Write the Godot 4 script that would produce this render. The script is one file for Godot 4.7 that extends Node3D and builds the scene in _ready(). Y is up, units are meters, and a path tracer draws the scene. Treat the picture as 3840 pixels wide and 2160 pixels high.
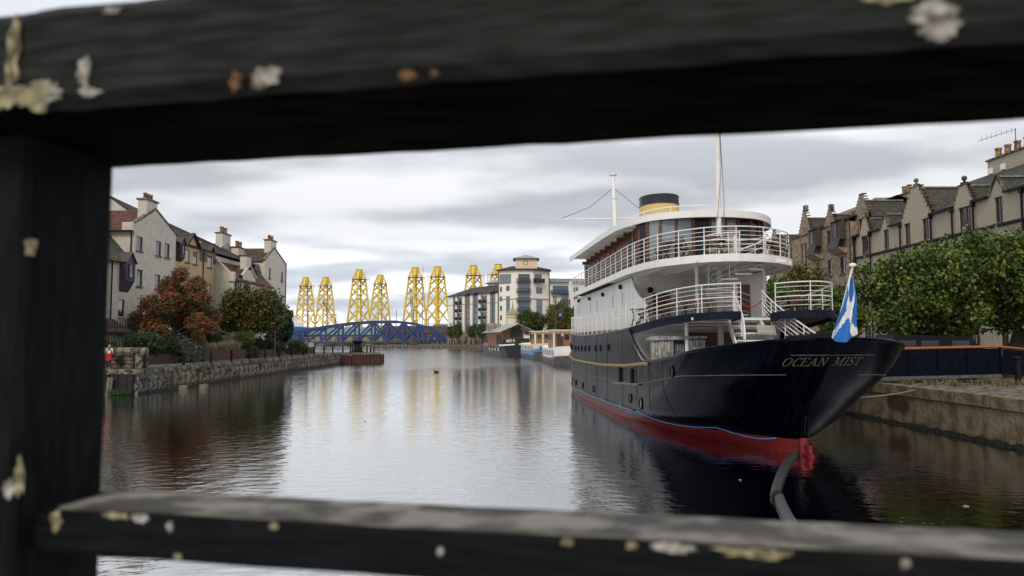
extends Node3D

# ---------- mesh builder: counter-clockwise in, clockwise out ----------
class MB:
	var v := PackedVector3Array()
	var n := PackedVector3Array()
	var u := PackedVector2Array()
	var c := PackedColorArray()
	var cur := Color.WHITE
	var colored := false
	var uvm := 0.0
	func vert(p: Vector3, m: Vector3) -> void:
		v.append(p); n.append(m)
		if uvm > 0.0: u.append(Vector2(p.x, p.z) * uvm)
		if colored: c.append(cur)
	func tri(a: Vector3, b: Vector3, d: Vector3) -> void:
		var m := (b - a).cross(d - a)
		if m.length_squared() < 1e-16: return
		m = m.normalized()
		vert(a, m); vert(d, m); vert(b, m)
	func tris(a: Vector3, b: Vector3, d: Vector3, na: Vector3, nb: Vector3, nd: Vector3) -> void:
		vert(a, na); vert(d, nd); vert(b, nb)
	func quad(a: Vector3, b: Vector3, d: Vector3, e: Vector3) -> void:
		tri(a, b, d); tri(a, d, e)
	func box(p: Vector3, s: Vector3, b := Basis.IDENTITY) -> void:
		var x := b.x * s.x * 0.5
		var y := b.y * s.y * 0.5
		var z := b.z * s.z * 0.5
		var q := [p - x - y - z, p + x - y - z, p + x + y - z, p - x + y - z, p - x - y + z, p + x - y + z, p + x + y + z, p - x + y + z]
		quad(q[4], q[5], q[6], q[7]); quad(q[1], q[0], q[3], q[2]); quad(q[0], q[4], q[7], q[3])
		quad(q[5], q[1], q[2], q[6]); quad(q[7], q[6], q[2], q[3]); quad(q[0], q[1], q[5], q[4])
	func bbox(p: Vector3, s: Vector3, e: float, b := Basis.IDENTITY) -> void:  # box with chamfered edges
		var h := s * 0.5
		var i := h - Vector3(e, e, e)
		var t := Transform3D(b, p)
		for a in 3:
			var b1 := (a + 1) % 3
			var c1 := (a + 2) % 3
			for sg in [-1.0, 1.0]:
				var w := []
				for k in [[-1, -1], [1, -1], [1, 1], [-1, 1]]:
					var r := Vector3()
					r[a] = h[a] * sg; r[b1] = i[b1] * k[0]; r[c1] = i[c1] * k[1]
					w.append(t * r)
				if sg > 0: quad(w[0], w[1], w[2], w[3])
				else: quad(w[3], w[2], w[1], w[0])
				for s2 in [-1.0, 1.0]:
					var w2 := []
					for k in [[0, -1], [0, 1], [1, 1], [1, -1]]:
						var r := Vector3()
						r[a] = (h[a] if k[0] == 0 else i[a]) * sg
						r[b1] = (i[b1] if k[0] == 0 else h[b1]) * s2
						r[c1] = i[c1] * k[1]
						w2.append(t * r)
					quad(w2[0], w2[1], w2[2], w2[3])
	func beam(a: Vector3, b: Vector3, w: float, h: float, up := Vector3.UP) -> void:
		var z := (b - a)
		var l := z.length()
		if l < 1e-6: return
		z /= l
		if absf(z.dot(up)) > 0.999: up = Vector3(0, 0, 1) if absf(z.z) < 0.9 else Vector3(1, 0, 0)
		var x := up.cross(z).normalized()
		box((a + b) * 0.5, Vector3(w, h, l), Basis(x, z.cross(x), z))
	func ring(p: Vector3, x: Vector3, y: Vector3, r: float, k: int) -> PackedVector3Array:
		var o := PackedVector3Array()
		for i in k + 1:
			var a := TAU * i / k
			o.append(p + (x * cos(a) + y * sin(a)) * r)
		return o
	func tube(pts: Array, rad, k := 6, caps := true) -> void:
		var m := pts.size()
		if m < 2: return
		var prev := PackedVector3Array()
		var pc := Vector3()
		var x := Vector3()
		for i in m:
			var p: Vector3 = pts[i]
			var t: Vector3 = ((pts[mini(i + 1, m - 1)] as Vector3) - (pts[maxi(i - 1, 0)] as Vector3)).normalized()
			if i == 0:
				x = t.cross(Vector3.UP if absf(t.y) < 0.9 else Vector3.RIGHT).normalized()
			else:
				x = (x - t * x.dot(t)).normalized()
			var y := t.cross(x)
			var r: float = rad[i] if rad is Array else rad
			var rg := ring(p, x, y, r, k)
			if i > 0:
				for j in k:
					var n0 := (prev[j] - pc).normalized()
					var n1 := (prev[j + 1] - pc).normalized()
					var m0 := (rg[j] - p).normalized()
					var m1 := (rg[j + 1] - p).normalized()
					tris(prev[j], prev[j + 1], rg[j + 1], n0, n1, m1)
					tris(prev[j], rg[j + 1], rg[j], n0, m1, m0)
			if caps and (i == 0 or i == m - 1):
				for j in k:
					if i == 0: tri(p, rg[j + 1], rg[j])
					else: tri(p, rg[j], rg[j + 1])
			prev = rg; pc = p
	func grid(rows: Array, flip := false) -> void:  # smooth sheet through rows of points
		var nr := rows.size()
		var nc: int = rows[0].size()
		var nn := []
		for i in nr:
			var q := PackedVector3Array()
			for j in nc:
				var a: Vector3 = rows[mini(i + 1, nr - 1)][j] - rows[maxi(i - 1, 0)][j]
				var b: Vector3 = rows[i][mini(j + 1, nc - 1)] - rows[i][maxi(j - 1, 0)]
				var m := b.cross(a)
				if m.length_squared() < 1e-14:
					m = Vector3.UP
				q.append(m.normalized() * (-1.0 if flip else 1.0))
			nn.append(q)
		for i in nr - 1:
			for j in nc - 1:
				if flip:
					tris(rows[i][j], rows[i + 1][j], rows[i + 1][j + 1], nn[i][j], nn[i + 1][j], nn[i + 1][j + 1])
					tris(rows[i][j], rows[i + 1][j + 1], rows[i][j + 1], nn[i][j], nn[i + 1][j + 1], nn[i][j + 1])
				else:
					tris(rows[i][j], rows[i][j + 1], rows[i + 1][j + 1], nn[i][j], nn[i][j + 1], nn[i + 1][j + 1])
					tris(rows[i][j], rows[i + 1][j + 1], rows[i + 1][j], nn[i][j], nn[i + 1][j + 1], nn[i + 1][j])
	func lathe(p: Vector3, prof: Array, k := 12, b := Basis.IDENTITY) -> void:
		var rows := []
		for q in prof:
			var rg := PackedVector3Array()
			for j in k + 1:
				var a := TAU * j / k
				rg.append(p + b * Vector3(cos(a) * q[0], q[1], -sin(a) * q[0]))
			rows.append(rg)
		for i in rows.size() - 1:
			var d0: float = prof[i + 1][0] - prof[i][0]
			var d1: float = prof[i + 1][1] - prof[i][1]
			for j in k:
				var nj := []
				for jj in [j, j + 1]:
					var a: float = TAU * jj / k
					nj.append((b * Vector3(cos(a) * d1, -d0, -sin(a) * d1)).normalized())
				tris(rows[i][j], rows[i][j + 1], rows[i + 1][j + 1], nj[0], nj[1], nj[1])
				tris(rows[i][j], rows[i + 1][j + 1], rows[i + 1][j], nj[0], nj[1], nj[0])
	func ball(p: Vector3, r: Vector3, k := 8) -> void:
		for i in k:
			for j in k * 2:
				var q := []
				for d in [[0, 0], [0, 1], [1, 1], [1, 0]]:
					var a: float = PI * (i + d[0]) / k
					var o: float = PI * (j + d[1]) / k
					q.append(Vector3(sin(a) * cos(o), cos(a), sin(a) * sin(o)))
				tris(p + q[0] * r, p + q[1] * r, p + q[2] * r, q[0], q[1], q[2])
				tris(p + q[0] * r, p + q[2] * r, p + q[3] * r, q[0], q[2], q[3])
	func prism(poly: PackedVector2Array, t: Transform3D, d: float) -> void:  # polygon in t's xy plane, from z = 0 to z = d
		var q := poly
		if Geometry2D.is_polygon_clockwise(q):
			q = q.duplicate(); q.reverse()
		var ix := Geometry2D.triangulate_polygon(q)
		for i in range(0, ix.size(), 3):
			var a := q[ix[i]]
			var b := q[ix[i + 1]]
			var e := q[ix[i + 2]]
			if (b - a).cross(e - a) < 0:
				var w := b
				b = e; e = w
			tri(t * Vector3(a.x, a.y, d), t * Vector3(b.x, b.y, d), t * Vector3(e.x, e.y, d))
			tri(t * Vector3(a.x, a.y, 0), t * Vector3(e.x, e.y, 0), t * Vector3(b.x, b.y, 0))
		for i in q.size():
			var a := q[i]
			var b := q[(i + 1) % q.size()]
			quad(t * Vector3(a.x, a.y, 0), t * Vector3(b.x, b.y, 0), t * Vector3(b.x, b.y, d), t * Vector3(a.x, a.y, d))
	func mesh() -> ArrayMesh:
		var m := ArrayMesh.new()
		var a := []
		a.resize(Mesh.ARRAY_MAX)
		a[Mesh.ARRAY_VERTEX] = v
		a[Mesh.ARRAY_NORMAL] = n
		if uvm > 0.0: a[Mesh.ARRAY_TEX_UV] = u
		if colored: a[Mesh.ARRAY_COLOR] = c
		m.add_surface_from_arrays(Mesh.PRIMITIVE_TRIANGLES, a)
		return m

# ---------- names, labels, nodes ----------
var taken := {}
var rng := RandomNumberGenerator.new()
var M := {}
var T := {}

func numbered(s: String) -> String:
	if not taken.has(s):
		taken[s] = 0
		return s
	taken[s] += 1
	return "%s_%03d" % [s, taken[s]]

func tag(o: Node, label: String, category: String, group := "") -> Node:
	o.set_meta("label", label); o.set_meta("category", category)
	if group: o.set_meta("group", group)
	return o

func thing(called: String, label: String, category: String, at := Vector3.ZERO, turn := 0.0, group := "") -> Node3D:
	var o := Node3D.new()
	o.name = numbered(called)
	o.position = at; o.rotation.y = turn
	add_child(o)
	tag(o, label, category, group)
	return o

func put(called: String, m, mat: Material, parent: Node = self) -> MeshInstance3D:
	var o := MeshInstance3D.new()
	var me: Mesh = m.mesh() if m is MB else m
	o.mesh = me
	o.material_override = mat
	if parent == self:
		o.name = numbered(called)
	else:
		var k := 0
		var nm := called
		var reg: Dictionary = parent.get_meta("_names") if parent.has_meta("_names") else {}
		if reg.has(called):
			reg[called] += 1
			nm = "%s_%03d" % [called, reg[called]]
		else:
			reg[called] = 0
		parent.set_meta("_names", reg)
		o.name = nm
	parent.add_child(o, true)
	return o

func struct(called: String, m, mat: Material) -> MeshInstance3D:
	var o := put(called, m, mat)
	o.set_meta("kind", "structure")
	return o

func dup(o: Node3D, at: Vector3, turn: float, label: String) -> Node3D:
	var r: Node3D = o.duplicate()
	var base := String(o.name)
	var rx := RegEx.create_from_string("_\\d{3}$")
	r.name = numbered(rx.sub(base, ""))
	add_child(r)
	r.position = at; r.rotation.y = turn
	if label: r.set_meta("label", label)
	return r

func leaves(called: String, parent: Node, mesh: Mesh, mat: Material, xs: Array, cols: Array) -> MultiMeshInstance3D:
	var mm := MultiMesh.new()
	mm.transform_format = MultiMesh.TRANSFORM_3D
	mm.use_colors = true
	mm.mesh = mesh
	mm.instance_count = xs.size()
	for i in xs.size():
		mm.set_instance_transform(i, xs[i]); mm.set_instance_color(i, cols[i])
	var o := MultiMeshInstance3D.new()
	o.multimesh = mm
	o.material_override = mat
	o.name = called
	o.set_meta("kind", "stuff")
	parent.add_child(o, true)
	return o

# ---------- materials ----------
func noise_tex(sz: int, freq: float, oct: int, sd: int, lo: Color, hi: Color, a := 0.25, b := 0.75, normal := false, bump := 4.0, typ := FastNoiseLite.TYPE_SIMPLEX_SMOOTH) -> NoiseTexture2D:
	var f := FastNoiseLite.new()
	f.noise_type = typ
	f.seed = sd
	f.frequency = freq
	f.fractal_octaves = oct
	var t := NoiseTexture2D.new()
	t.width = sz; t.height = sz
	t.seamless = true
	t.noise = f
	if normal:
		t.as_normal_map = true
		t.bump_strength = bump
	else:
		var g := Gradient.new()
		g.offsets = PackedFloat32Array([a, b])
		g.colors = PackedColorArray([lo, hi])
		t.color_ramp = g
	return t

func mat(r: float, g: float, b: float, rough := 0.8, tex: Texture2D = null, scale := Vector3.ONE, nrm: Texture2D = null, ns := 1.0) -> StandardMaterial3D:
	var m := StandardMaterial3D.new()
	m.albedo_color = Color(r, g, b).linear_to_srgb()
	m.roughness = rough
	if tex or nrm:
		m.uv1_triplanar = true
		m.uv1_world_triplanar = true
		m.uv1_scale = scale
	if tex: m.albedo_texture = tex
	if nrm:
		m.normal_enabled = true
		m.normal_texture = nrm
		m.normal_scale = ns
	return m

func vmat(rough := 0.8, tex: Texture2D = null, scale := Vector3.ONE, nrm: Texture2D = null, ns := 1.0) -> StandardMaterial3D:
	var m := mat(1, 1, 1, rough, tex, scale, nrm, ns)
	m.vertex_color_use_as_albedo = true
	return m

func glass(r: float, g: float, b: float, rough := 0.03) -> StandardMaterial3D:
	var m := mat(r, g, b, rough)
	m.metallic_specular = 0.75
	return m

func materials() -> void:
	var w := Color(1, 1, 1)
	T.mottle = noise_tex(512, 0.012, 5, 3, Color(0.72, 0.71, 0.69), w, 0.25, 0.7)
	T.blotch = noise_tex(512, 0.006, 6, 8, Color(0.45, 0.43, 0.40), w, 0.3, 0.62)
	T.streak = noise_tex(512, 0.02, 4, 5, Color(0.62, 0.6, 0.57), w, 0.2, 0.6)
	T.faint = noise_tex(512, 0.012, 5, 35, Color(0.94, 0.935, 0.92), w, 0.2, 0.6)
	T.grain = noise_tex(512, 0.03, 5, 9, Color(0.5, 0.47, 0.44), w, 0.25, 0.75)
	T.fine = noise_tex(512, 0.09, 3, 12, Color(0.7, 0.7, 0.7), w, 0.2, 0.8)
	T.bump = noise_tex(512, 0.05, 4, 15, w, w, 0, 1, true, 6.0)
	T.fine_bump = noise_tex(512, 0.12, 3, 19, w, w, 0, 1, true, 4.0)
	T.soft = noise_tex(512, 0.015, 3, 17, w, w, 0, 1, true, 5.0)
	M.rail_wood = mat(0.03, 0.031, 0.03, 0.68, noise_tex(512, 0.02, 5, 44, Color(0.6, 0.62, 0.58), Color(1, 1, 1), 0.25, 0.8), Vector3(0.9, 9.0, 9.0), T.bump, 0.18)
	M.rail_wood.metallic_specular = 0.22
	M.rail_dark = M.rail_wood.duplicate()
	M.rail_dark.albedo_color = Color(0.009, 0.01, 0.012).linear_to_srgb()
	M.rail_under_shade = mat(0.0045, 0.0036, 0.0028, 0.9, T.blotch, Vector3(2, 8, 8))  # brownish black: the shade beneath the top rail is in this colour
	M.rail_under_shade.metallic_specular = 0.08
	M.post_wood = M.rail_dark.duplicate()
	M.post_wood.uv1_scale = Vector3(7.0, 0.9, 7.0)
	M.rail_top = mat(0.2, 0.185, 0.165, 0.75, T.blotch, Vector3(3.0, 4.0, 4.0), T.bump, 0.4)
	M.chip_pale = mat(0.42, 0.38, 0.22, 0.7, T.grain, Vector3(4, 4, 4))
	M.chip_white = mat(0.5, 0.48, 0.44, 0.7, T.grain, Vector3(4, 4, 4))
	M.chip_rust = mat(0.23, 0.11, 0.04, 0.8, T.grain, Vector3(4, 4, 4))
	M.harl = mat(0.62, 0.565, 0.485, 0.9, T.faint, Vector3(0.3, 0.2, 0.3), T.fine_bump, 0.3)
	M.harl_pale = mat(0.66, 0.61, 0.54, 0.9, T.faint, Vector3(0.3, 0.2, 0.3), T.fine_bump, 0.3)
	M.harl_ochre = mat(0.58, 0.43, 0.25, 0.9, T.faint, Vector3(0.3, 0.2, 0.3), T.fine_bump, 0.3)
	M.roughcast = mat(0.5, 0.44, 0.35, 0.92, noise_tex(512, 0.02, 5, 52, Color(0.86, 0.85, 0.82), w, 0.25, 0.65), Vector3(1.1, 0.5, 1.1), T.fine_bump, 0.5)
	M.stone_dark = mat(0.25, 0.205, 0.15, 0.92, T.blotch, Vector3(0.35, 0.2, 0.35), T.bump, 0.7)
	M.stone_brown = mat(0.42, 0.32, 0.23, 0.9, T.mottle, Vector3(0.4, 0.2, 0.4), T.bump, 0.6)
	M.cope = mat(0.23, 0.2, 0.15, 0.9, T.blotch, Vector3(0.6, 0.6, 0.6), T.bump, 0.6)
	M.slate = vmat(0.7, T.mottle, Vector3(0.9, 0.9, 0.9), T.bump, 0.4)
	M.tile = vmat(0.8, T.mottle, Vector3(0.8, 0.8, 0.8), T.bump, 0.4)
	M.pot = mat(0.45, 0.2, 0.09, 0.8, T.blotch, Vector3(1.2, 1.2, 1.2))
	M.pot_buff = mat(0.48, 0.3, 0.14, 0.8, T.blotch, Vector3(1.2, 0.7, 1.2))
	M.black = mat(0.01, 0.01, 0.012, 0.6, T.mottle, Vector3(2, 2, 2))
	M.black.metallic_specular = 0.35
	M.purple = mat(0.075, 0.045, 0.085, 0.6, T.streak, Vector3(1, 0.4, 1))
	M.frame_dark = mat(0.06, 0.05, 0.042, 0.5)
	M.frame_brown = mat(0.09, 0.03, 0.02, 0.45)
	M.frame_white = mat(0.7, 0.7, 0.68, 0.4)
	M.frame_blue = mat(0.03, 0.08, 0.14, 0.4)
	M.pane = glass(0.035, 0.045, 0.055)
	M.pane_blue = glass(0.06, 0.12, 0.18)
	M.paving = mat(0.17, 0.165, 0.155, 0.9, T.blotch, Vector3(0.7, 0.7, 0.7), T.bump, 0.8)
	M.quay_top = mat(0.21, 0.18, 0.135, 0.95, T.blotch, Vector3(0.5, 0.5, 0.5), T.bump, 1.0)
	M.soil = mat(0.06, 0.045, 0.03, 0.95, T.blotch, Vector3(0.5, 0.5, 0.5))
	M.land = mat(0.16, 0.155, 0.14, 0.95, T.blotch, Vector3(0.05, 0.05, 0.05))
	M.brick = mat(0.17, 0.085, 0.06, 0.9, T.mottle, Vector3(0.6, 0.6, 0.6), T.bump, 0.7)
	M.stone = vmat(0.9, T.blotch, Vector3(0.45, 0.45, 0.45), T.bump, 1.0)
	M.mortar = mat(0.09, 0.08, 0.06, 0.95, T.blotch, Vector3(0.5, 0.5, 0.5))
	M.concrete = mat(0.21, 0.17, 0.112, 0.9, noise_tex(512, 0.01, 6, 77, Color(0.74, 0.71, 0.65), w, 0.3, 0.65), Vector3(0.23, 0.15, 0.23), T.bump, 0.6)
	M.weed = mat(0.022, 0.026, 0.012, 0.9, T.blotch, Vector3(1, 1, 1), T.bump, 1.0)
	M.pile = mat(0.02, 0.019, 0.018, 0.8, T.streak, Vector3(1, 0.3, 1), T.bump, 0.5)
	M.rust = mat(0.1, 0.042, 0.03, 0.85, T.streak, Vector3(0.8, 0.25, 0.8), T.bump, 0.5)
	M.old_wood = mat(0.2, 0.18, 0.15, 0.9, T.streak, Vector3(2, 0.4, 2))
	M.bark = mat(0.05, 0.04, 0.03, 0.95, T.streak, Vector3(2, 0.5, 2), T.bump, 1.0)
	M.leaf = vmat(0.55)
	M.leaf.backlight_enabled = true
	M.leaf.backlight = Color(0.3, 0.3, 0.3)
	M.berry = vmat(0.4)
	# ship
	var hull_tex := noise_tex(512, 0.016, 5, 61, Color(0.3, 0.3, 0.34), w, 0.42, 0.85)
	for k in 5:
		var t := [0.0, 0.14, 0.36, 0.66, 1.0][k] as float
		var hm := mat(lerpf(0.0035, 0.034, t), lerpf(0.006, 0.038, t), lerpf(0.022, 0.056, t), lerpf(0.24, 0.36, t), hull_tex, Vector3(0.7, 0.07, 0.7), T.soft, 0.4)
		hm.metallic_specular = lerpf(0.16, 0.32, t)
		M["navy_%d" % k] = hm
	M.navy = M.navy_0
	M.navy_deck = mat(0.009, 0.013, 0.036, 0.55, T.mottle, Vector3(0.6, 0.6, 0.6))
	M.navy_deck.metallic_specular = 0.3
	M.gang = mat(0.004, 0.006, 0.016, 0.6, T.mottle, Vector3(0.6, 0.6, 0.6))
	M.gang.metallic_specular = 0.2
	M.boot = mat(0.24, 0.011, 0.014, 0.5, T.streak, Vector3(0.7, 0.5, 0.7), T.bump, 0.2)
	M.white = mat(0.86, 0.85, 0.83, 0.4, noise_tex(512, 0.008, 4, 31, Color(0.95, 0.945, 0.93), w, 0.2, 0.5), Vector3(0.5, 0.15, 0.5))
	M.white_rail = mat(0.84, 0.84, 0.82, 0.35)
	M.teak = mat(0.16, 0.062, 0.028, 0.5, T.streak, Vector3(3.0, 0.35, 3.0))
	M.teak_dark = mat(0.2, 0.062, 0.024, 0.4, T.streak, Vector3(2, 0.5, 2))
	M.teak_chair = mat(0.13, 0.052, 0.025, 0.6, T.streak, Vector3(3, 3, 3))
	M.cushion = mat(0.5, 0.47, 0.42, 0.95, T.mottle, Vector3(3, 3, 3))
	M.deck = mat(0.2, 0.13, 0.08, 0.8, T.streak, Vector3(4, 4, 0.5))
	M.strake = mat(0.5, 0.38, 0.2, 0.8, T.grain, Vector3(1.5, 3, 1.5))
	M.rope = mat(0.3, 0.27, 0.2, 0.9, T.fine, Vector3(10, 10, 10))
	M.blue_rope = mat(0.09, 0.25, 0.55, 0.7)
	M.steel_grey = mat(0.13, 0.135, 0.14, 0.5, T.mottle, Vector3(1, 1, 1))
	M.boom = mat(0.055, 0.058, 0.062, 0.5, T.mottle, Vector3(2, 2, 2))
	M.funnel_yellow = mat(0.62, 0.45, 0.16, 0.4)
	M.funnel_black = mat(0.018, 0.022, 0.03, 0.25)
	M.gilt = mat(0.11, 0.08, 0.042, 0.6)
	M.flag_blue = mat(0.02, 0.16, 0.5, 0.8)
	M.flag_white = mat(0.78, 0.78, 0.76, 0.8)
	M.pink = mat(0.55, 0.01, 0.1, 0.6)
	M.hut = mat(0.4, 0.4, 0.38, 0.6, T.streak, Vector3(0.5, 0.3, 0.5))
	M.orange_rail = mat(0.34, 0.095, 0.028, 0.4)
	M.pane_ship = mat(0.02, 0.024, 0.03, 0.08)
	M.pane_ship.metallic_specular = 0.3
	M.mirror_pane = glass(0.22, 0.25, 0.27, 0.03)
	# far
	M.yellow = mat(0.82, 0.6, 0.07, 0.5)
	M.yellow_dark = mat(0.42, 0.28, 0.06, 0.7)
	M.bridge = mat(0.018, 0.048, 0.2, 0.5, T.mottle, Vector3(0.3, 0.3, 0.3))
	M.apt = mat(0.84, 0.8, 0.72, 0.85)
	M.apt_cream = mat(0.76, 0.6, 0.42, 0.85)
	M.apt_brown = mat(0.3, 0.19, 0.12, 0.85)
	M.apt_roof = mat(0.085, 0.07, 0.065, 0.8, T.mottle, Vector3(0.2, 0.2, 0.2))
	M.zinc = mat(0.4, 0.4, 0.4, 0.5, T.mottle, Vector3(0.2, 0.2, 0.2))
	M.balcony = mat(0.022, 0.03, 0.042, 0.4)
	M.green_roof = mat(0.2, 0.33, 0.3, 0.6, T.streak, Vector3(0.1, 0.1, 0.1))
	M.sand_wall = mat(0.4, 0.36, 0.28, 0.9, T.mottle, Vector3(0.1, 0.1, 0.1))
	M.far_brick = mat(0.2, 0.1, 0.07, 0.9, T.mottle, Vector3(0.1, 0.1, 0.1))
	M.ship_blue = mat(0.015, 0.1, 0.3, 0.5)
	M.grey_hull = mat(0.1, 0.1, 0.105, 0.6, T.streak, Vector3(0.4, 0.2, 0.4))
	M.dark_hull = mat(0.025, 0.026, 0.03, 0.5, T.streak, Vector3(0.4, 0.2, 0.4))
	M.sky_blue = mat(0.1, 0.23, 0.55, 0.5)
	M.cream = mat(0.72, 0.66, 0.5, 0.6)
	M.honey = mat(0.36, 0.15, 0.045, 0.6, T.streak, Vector3(0.4, 3.0, 0.4))
	M.lead = mat(0.32, 0.33, 0.35, 0.5, T.mottle, Vector3(0.5, 0.5, 0.5))
	M.orange = mat(0.6, 0.14, 0.03, 0.6)
	M.lamp_teal = mat(0.03, 0.12, 0.13, 0.5)
	M.skin = mat(0.42, 0.24, 0.16, 0.6)
	M.hair = mat(0.36, 0.2, 0.09, 0.6, T.fine, Vector3(20, 2, 20))

# ---------- sky, camera, light ----------
func sky_image() -> ImageTexture:
	var w := 2048
	var h := 1024
	var f := FastNoiseLite.new()
	f.noise_type = FastNoiseLite.TYPE_SIMPLEX_SMOOTH
	f.seed = 21; f.frequency = 0.8; f.fractal_octaves = 6; f.fractal_gain = 0.48
	var f2 := FastNoiseLite.new()
	f2.noise_type = FastNoiseLite.TYPE_SIMPLEX_SMOOTH
	f2.seed = 5; f2.frequency = 0.16; f2.fractal_octaves = 4
	var d := PackedFloat32Array()
	d.resize(w * h * 3)
	for y in h:
		var el := (0.5 - (y + 0.5) / h) * PI
		for x in w:
			var i := (y * w + x) * 3
			if el < -0.03:
				d[i] = 0.2; d[i + 1] = 0.2; d[i + 2] = 0.2
				continue
			var az := ((x + 0.5) / w - 0.5) * TAU
			var e := maxf(el, 0.0)
			var k := 1.0 / (sin(e) + 0.12)
			var px := sin(az) * cos(e) * k
			var pz := -cos(az) * cos(e) * k
			var a := f.get_noise_2d(px * 0.6, pz)
			var b := f2.get_noise_2d(px * 0.8 + 9.0, pz)
			# grey cloud sheet, thin and bright low in the north, brighter again towards the sun behind the camera
			var south := smoothstep(-0.3, 0.9, -cos(az)) * smoothstep(0.0, 0.5, e)
			var cl := smoothstep(-0.2, 0.26, a * 0.8 + b * 0.5)
			var low := 1.0 - smoothstep(0.06, 0.19, e + b * 0.1 + a * 0.08)
			var g := lerpf(0.37, 0.76, cl) + 0.62 * low * (0.42 + 0.58 * cl) + 0.1 * smoothstep(0.22, 0.36, e) + 0.1 * smoothstep(0.4, 1.2, e) + 0.45 * south
			var blue := 0.06 + 0.1 * (1.0 - cl) + 0.08 * low * (1.0 - cl)
			d[i] = g * (1.0 - blue * 0.4)
			d[i + 1] = g * (1.0 - blue * 0.12)
			d[i + 2] = g * (1.0 + blue * 0.34)
	var im := Image.create_from_data(w, h, false, Image.FORMAT_RGBF, d.to_byte_array())
	return ImageTexture.create_from_image(im)

func _ready() -> void:
	rng.seed = 7
	var cam := Camera3D.new()
	cam.name = "camera"
	cam.position = Vector3(0, 3.65, 0)
	cam.rotation.x = atan(50.7 / 739.0)
	cam.fov = 42.58
	cam.near = 0.05
	cam.far = 4000.0
	var at := CameraAttributesPhysical.new()
	at.frustum_focal_length = 30.79
	at.frustum_focus_distance = 60.0
	at.frustum_near = 0.05
	at.frustum_far = 4000.0
	at.exposure_aperture = 5.0
	cam.attributes = at
	add_child(cam)
	var we := WorldEnvironment.new()
	we.name = "sky"
	var env := Environment.new()
	env.background_mode = Environment.BG_SKY
	var sm := PanoramaSkyMaterial.new()
	sm.panorama = sky_image()
	var sk := Sky.new()
	sk.sky_material = sm
	env.sky = sk
	env.tonemap_mode = Environment.TONE_MAPPER_LINEAR
	env.tonemap_exposure = 1.05
	env.sdfgi_enabled = true
	env.ssao_enabled = true
	env.ssil_enabled = true
	we.environment = env
	add_child(we)
	var sun := DirectionalLight3D.new()
	sun.name = "sun"
	sun.light_energy = 0.5
	sun.light_angular_distance = 20.0
	sun.light_color = Color(1.0, 0.96, 0.9)
	sun.shadow_enabled = true
	sun.rotation_degrees = Vector3(-42, -14, 0)
	add_child(sun)
	materials()
	setting()
	railing_frame()
	ship()
	ship_things()
	left_bank()
	right_bank()
	far_side()
	boats()

# ---------- the weathered timber railing the picture is taken through ----------
func rough_beam(x0: float, x1: float, y0: float, y1: float, z0: float, z1: float, ch: float, amp: float, sd: int, seg := 60) -> MB:
	var mb := MB.new()
	var f := FastNoiseLite.new()
	f.seed = sd; f.frequency = 9.0; f.fractal_octaves = 3
	var rows := []
	for i in seg + 1:
		var x := lerpf(x0, x1, float(i) / seg)
		var pr := [[y0 + ch, z0], [y0, z0 + ch], [y0, z1 - ch], [y0 + ch, z1], [y1 - ch, z1], [y1, z1 - ch], [y1, z0 + ch], [y1 - ch, z0]]
		var r := PackedVector3Array()
		for j in 8:
			var w := amp * (f.get_noise_2d(x, j * 0.35))
			var w2 := amp * (f.get_noise_2d(x + 30.0, j * 0.35))
			r.append(Vector3(x, pr[j][0] + w, pr[j][1] + w2))
		rows.append(r)
	for i in seg:
		for j in 8:
			var k := (j + 1) % 8
			mb.quad(rows[i][j], rows[i + 1][j], rows[i + 1][k], rows[i][k])
	for i in range(1, 7):
		mb.tri(rows[0][0], rows[0][i], rows[0][i + 1])
		mb.tri(rows[seg][0], rows[seg][i + 1], rows[seg][i])
	return mb

func blob(p: Vector3, a: Vector3, b: Vector3, th: float, sd: int) -> MB:  # thin flake of old paint with a torn outline
	var mb := MB.new()
	var f := FastNoiseLite.new()
	f.seed = sd; f.frequency = 1.0; f.fractal_octaves = 3
	var q := PackedVector2Array()
	for i in 22:
		var t := TAU * i / 22
		var r := 1.0 + 0.75 * f.get_noise_2d(cos(t) * 1.3, sin(t) * 1.3)
		q.append(Vector2(cos(t), sin(t)) * r)
	var nz := a.cross(b).normalized()
	mb.prism(q, Transform3D(Basis(a, b, nz * th), p), 1.0)
	return mb

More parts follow.
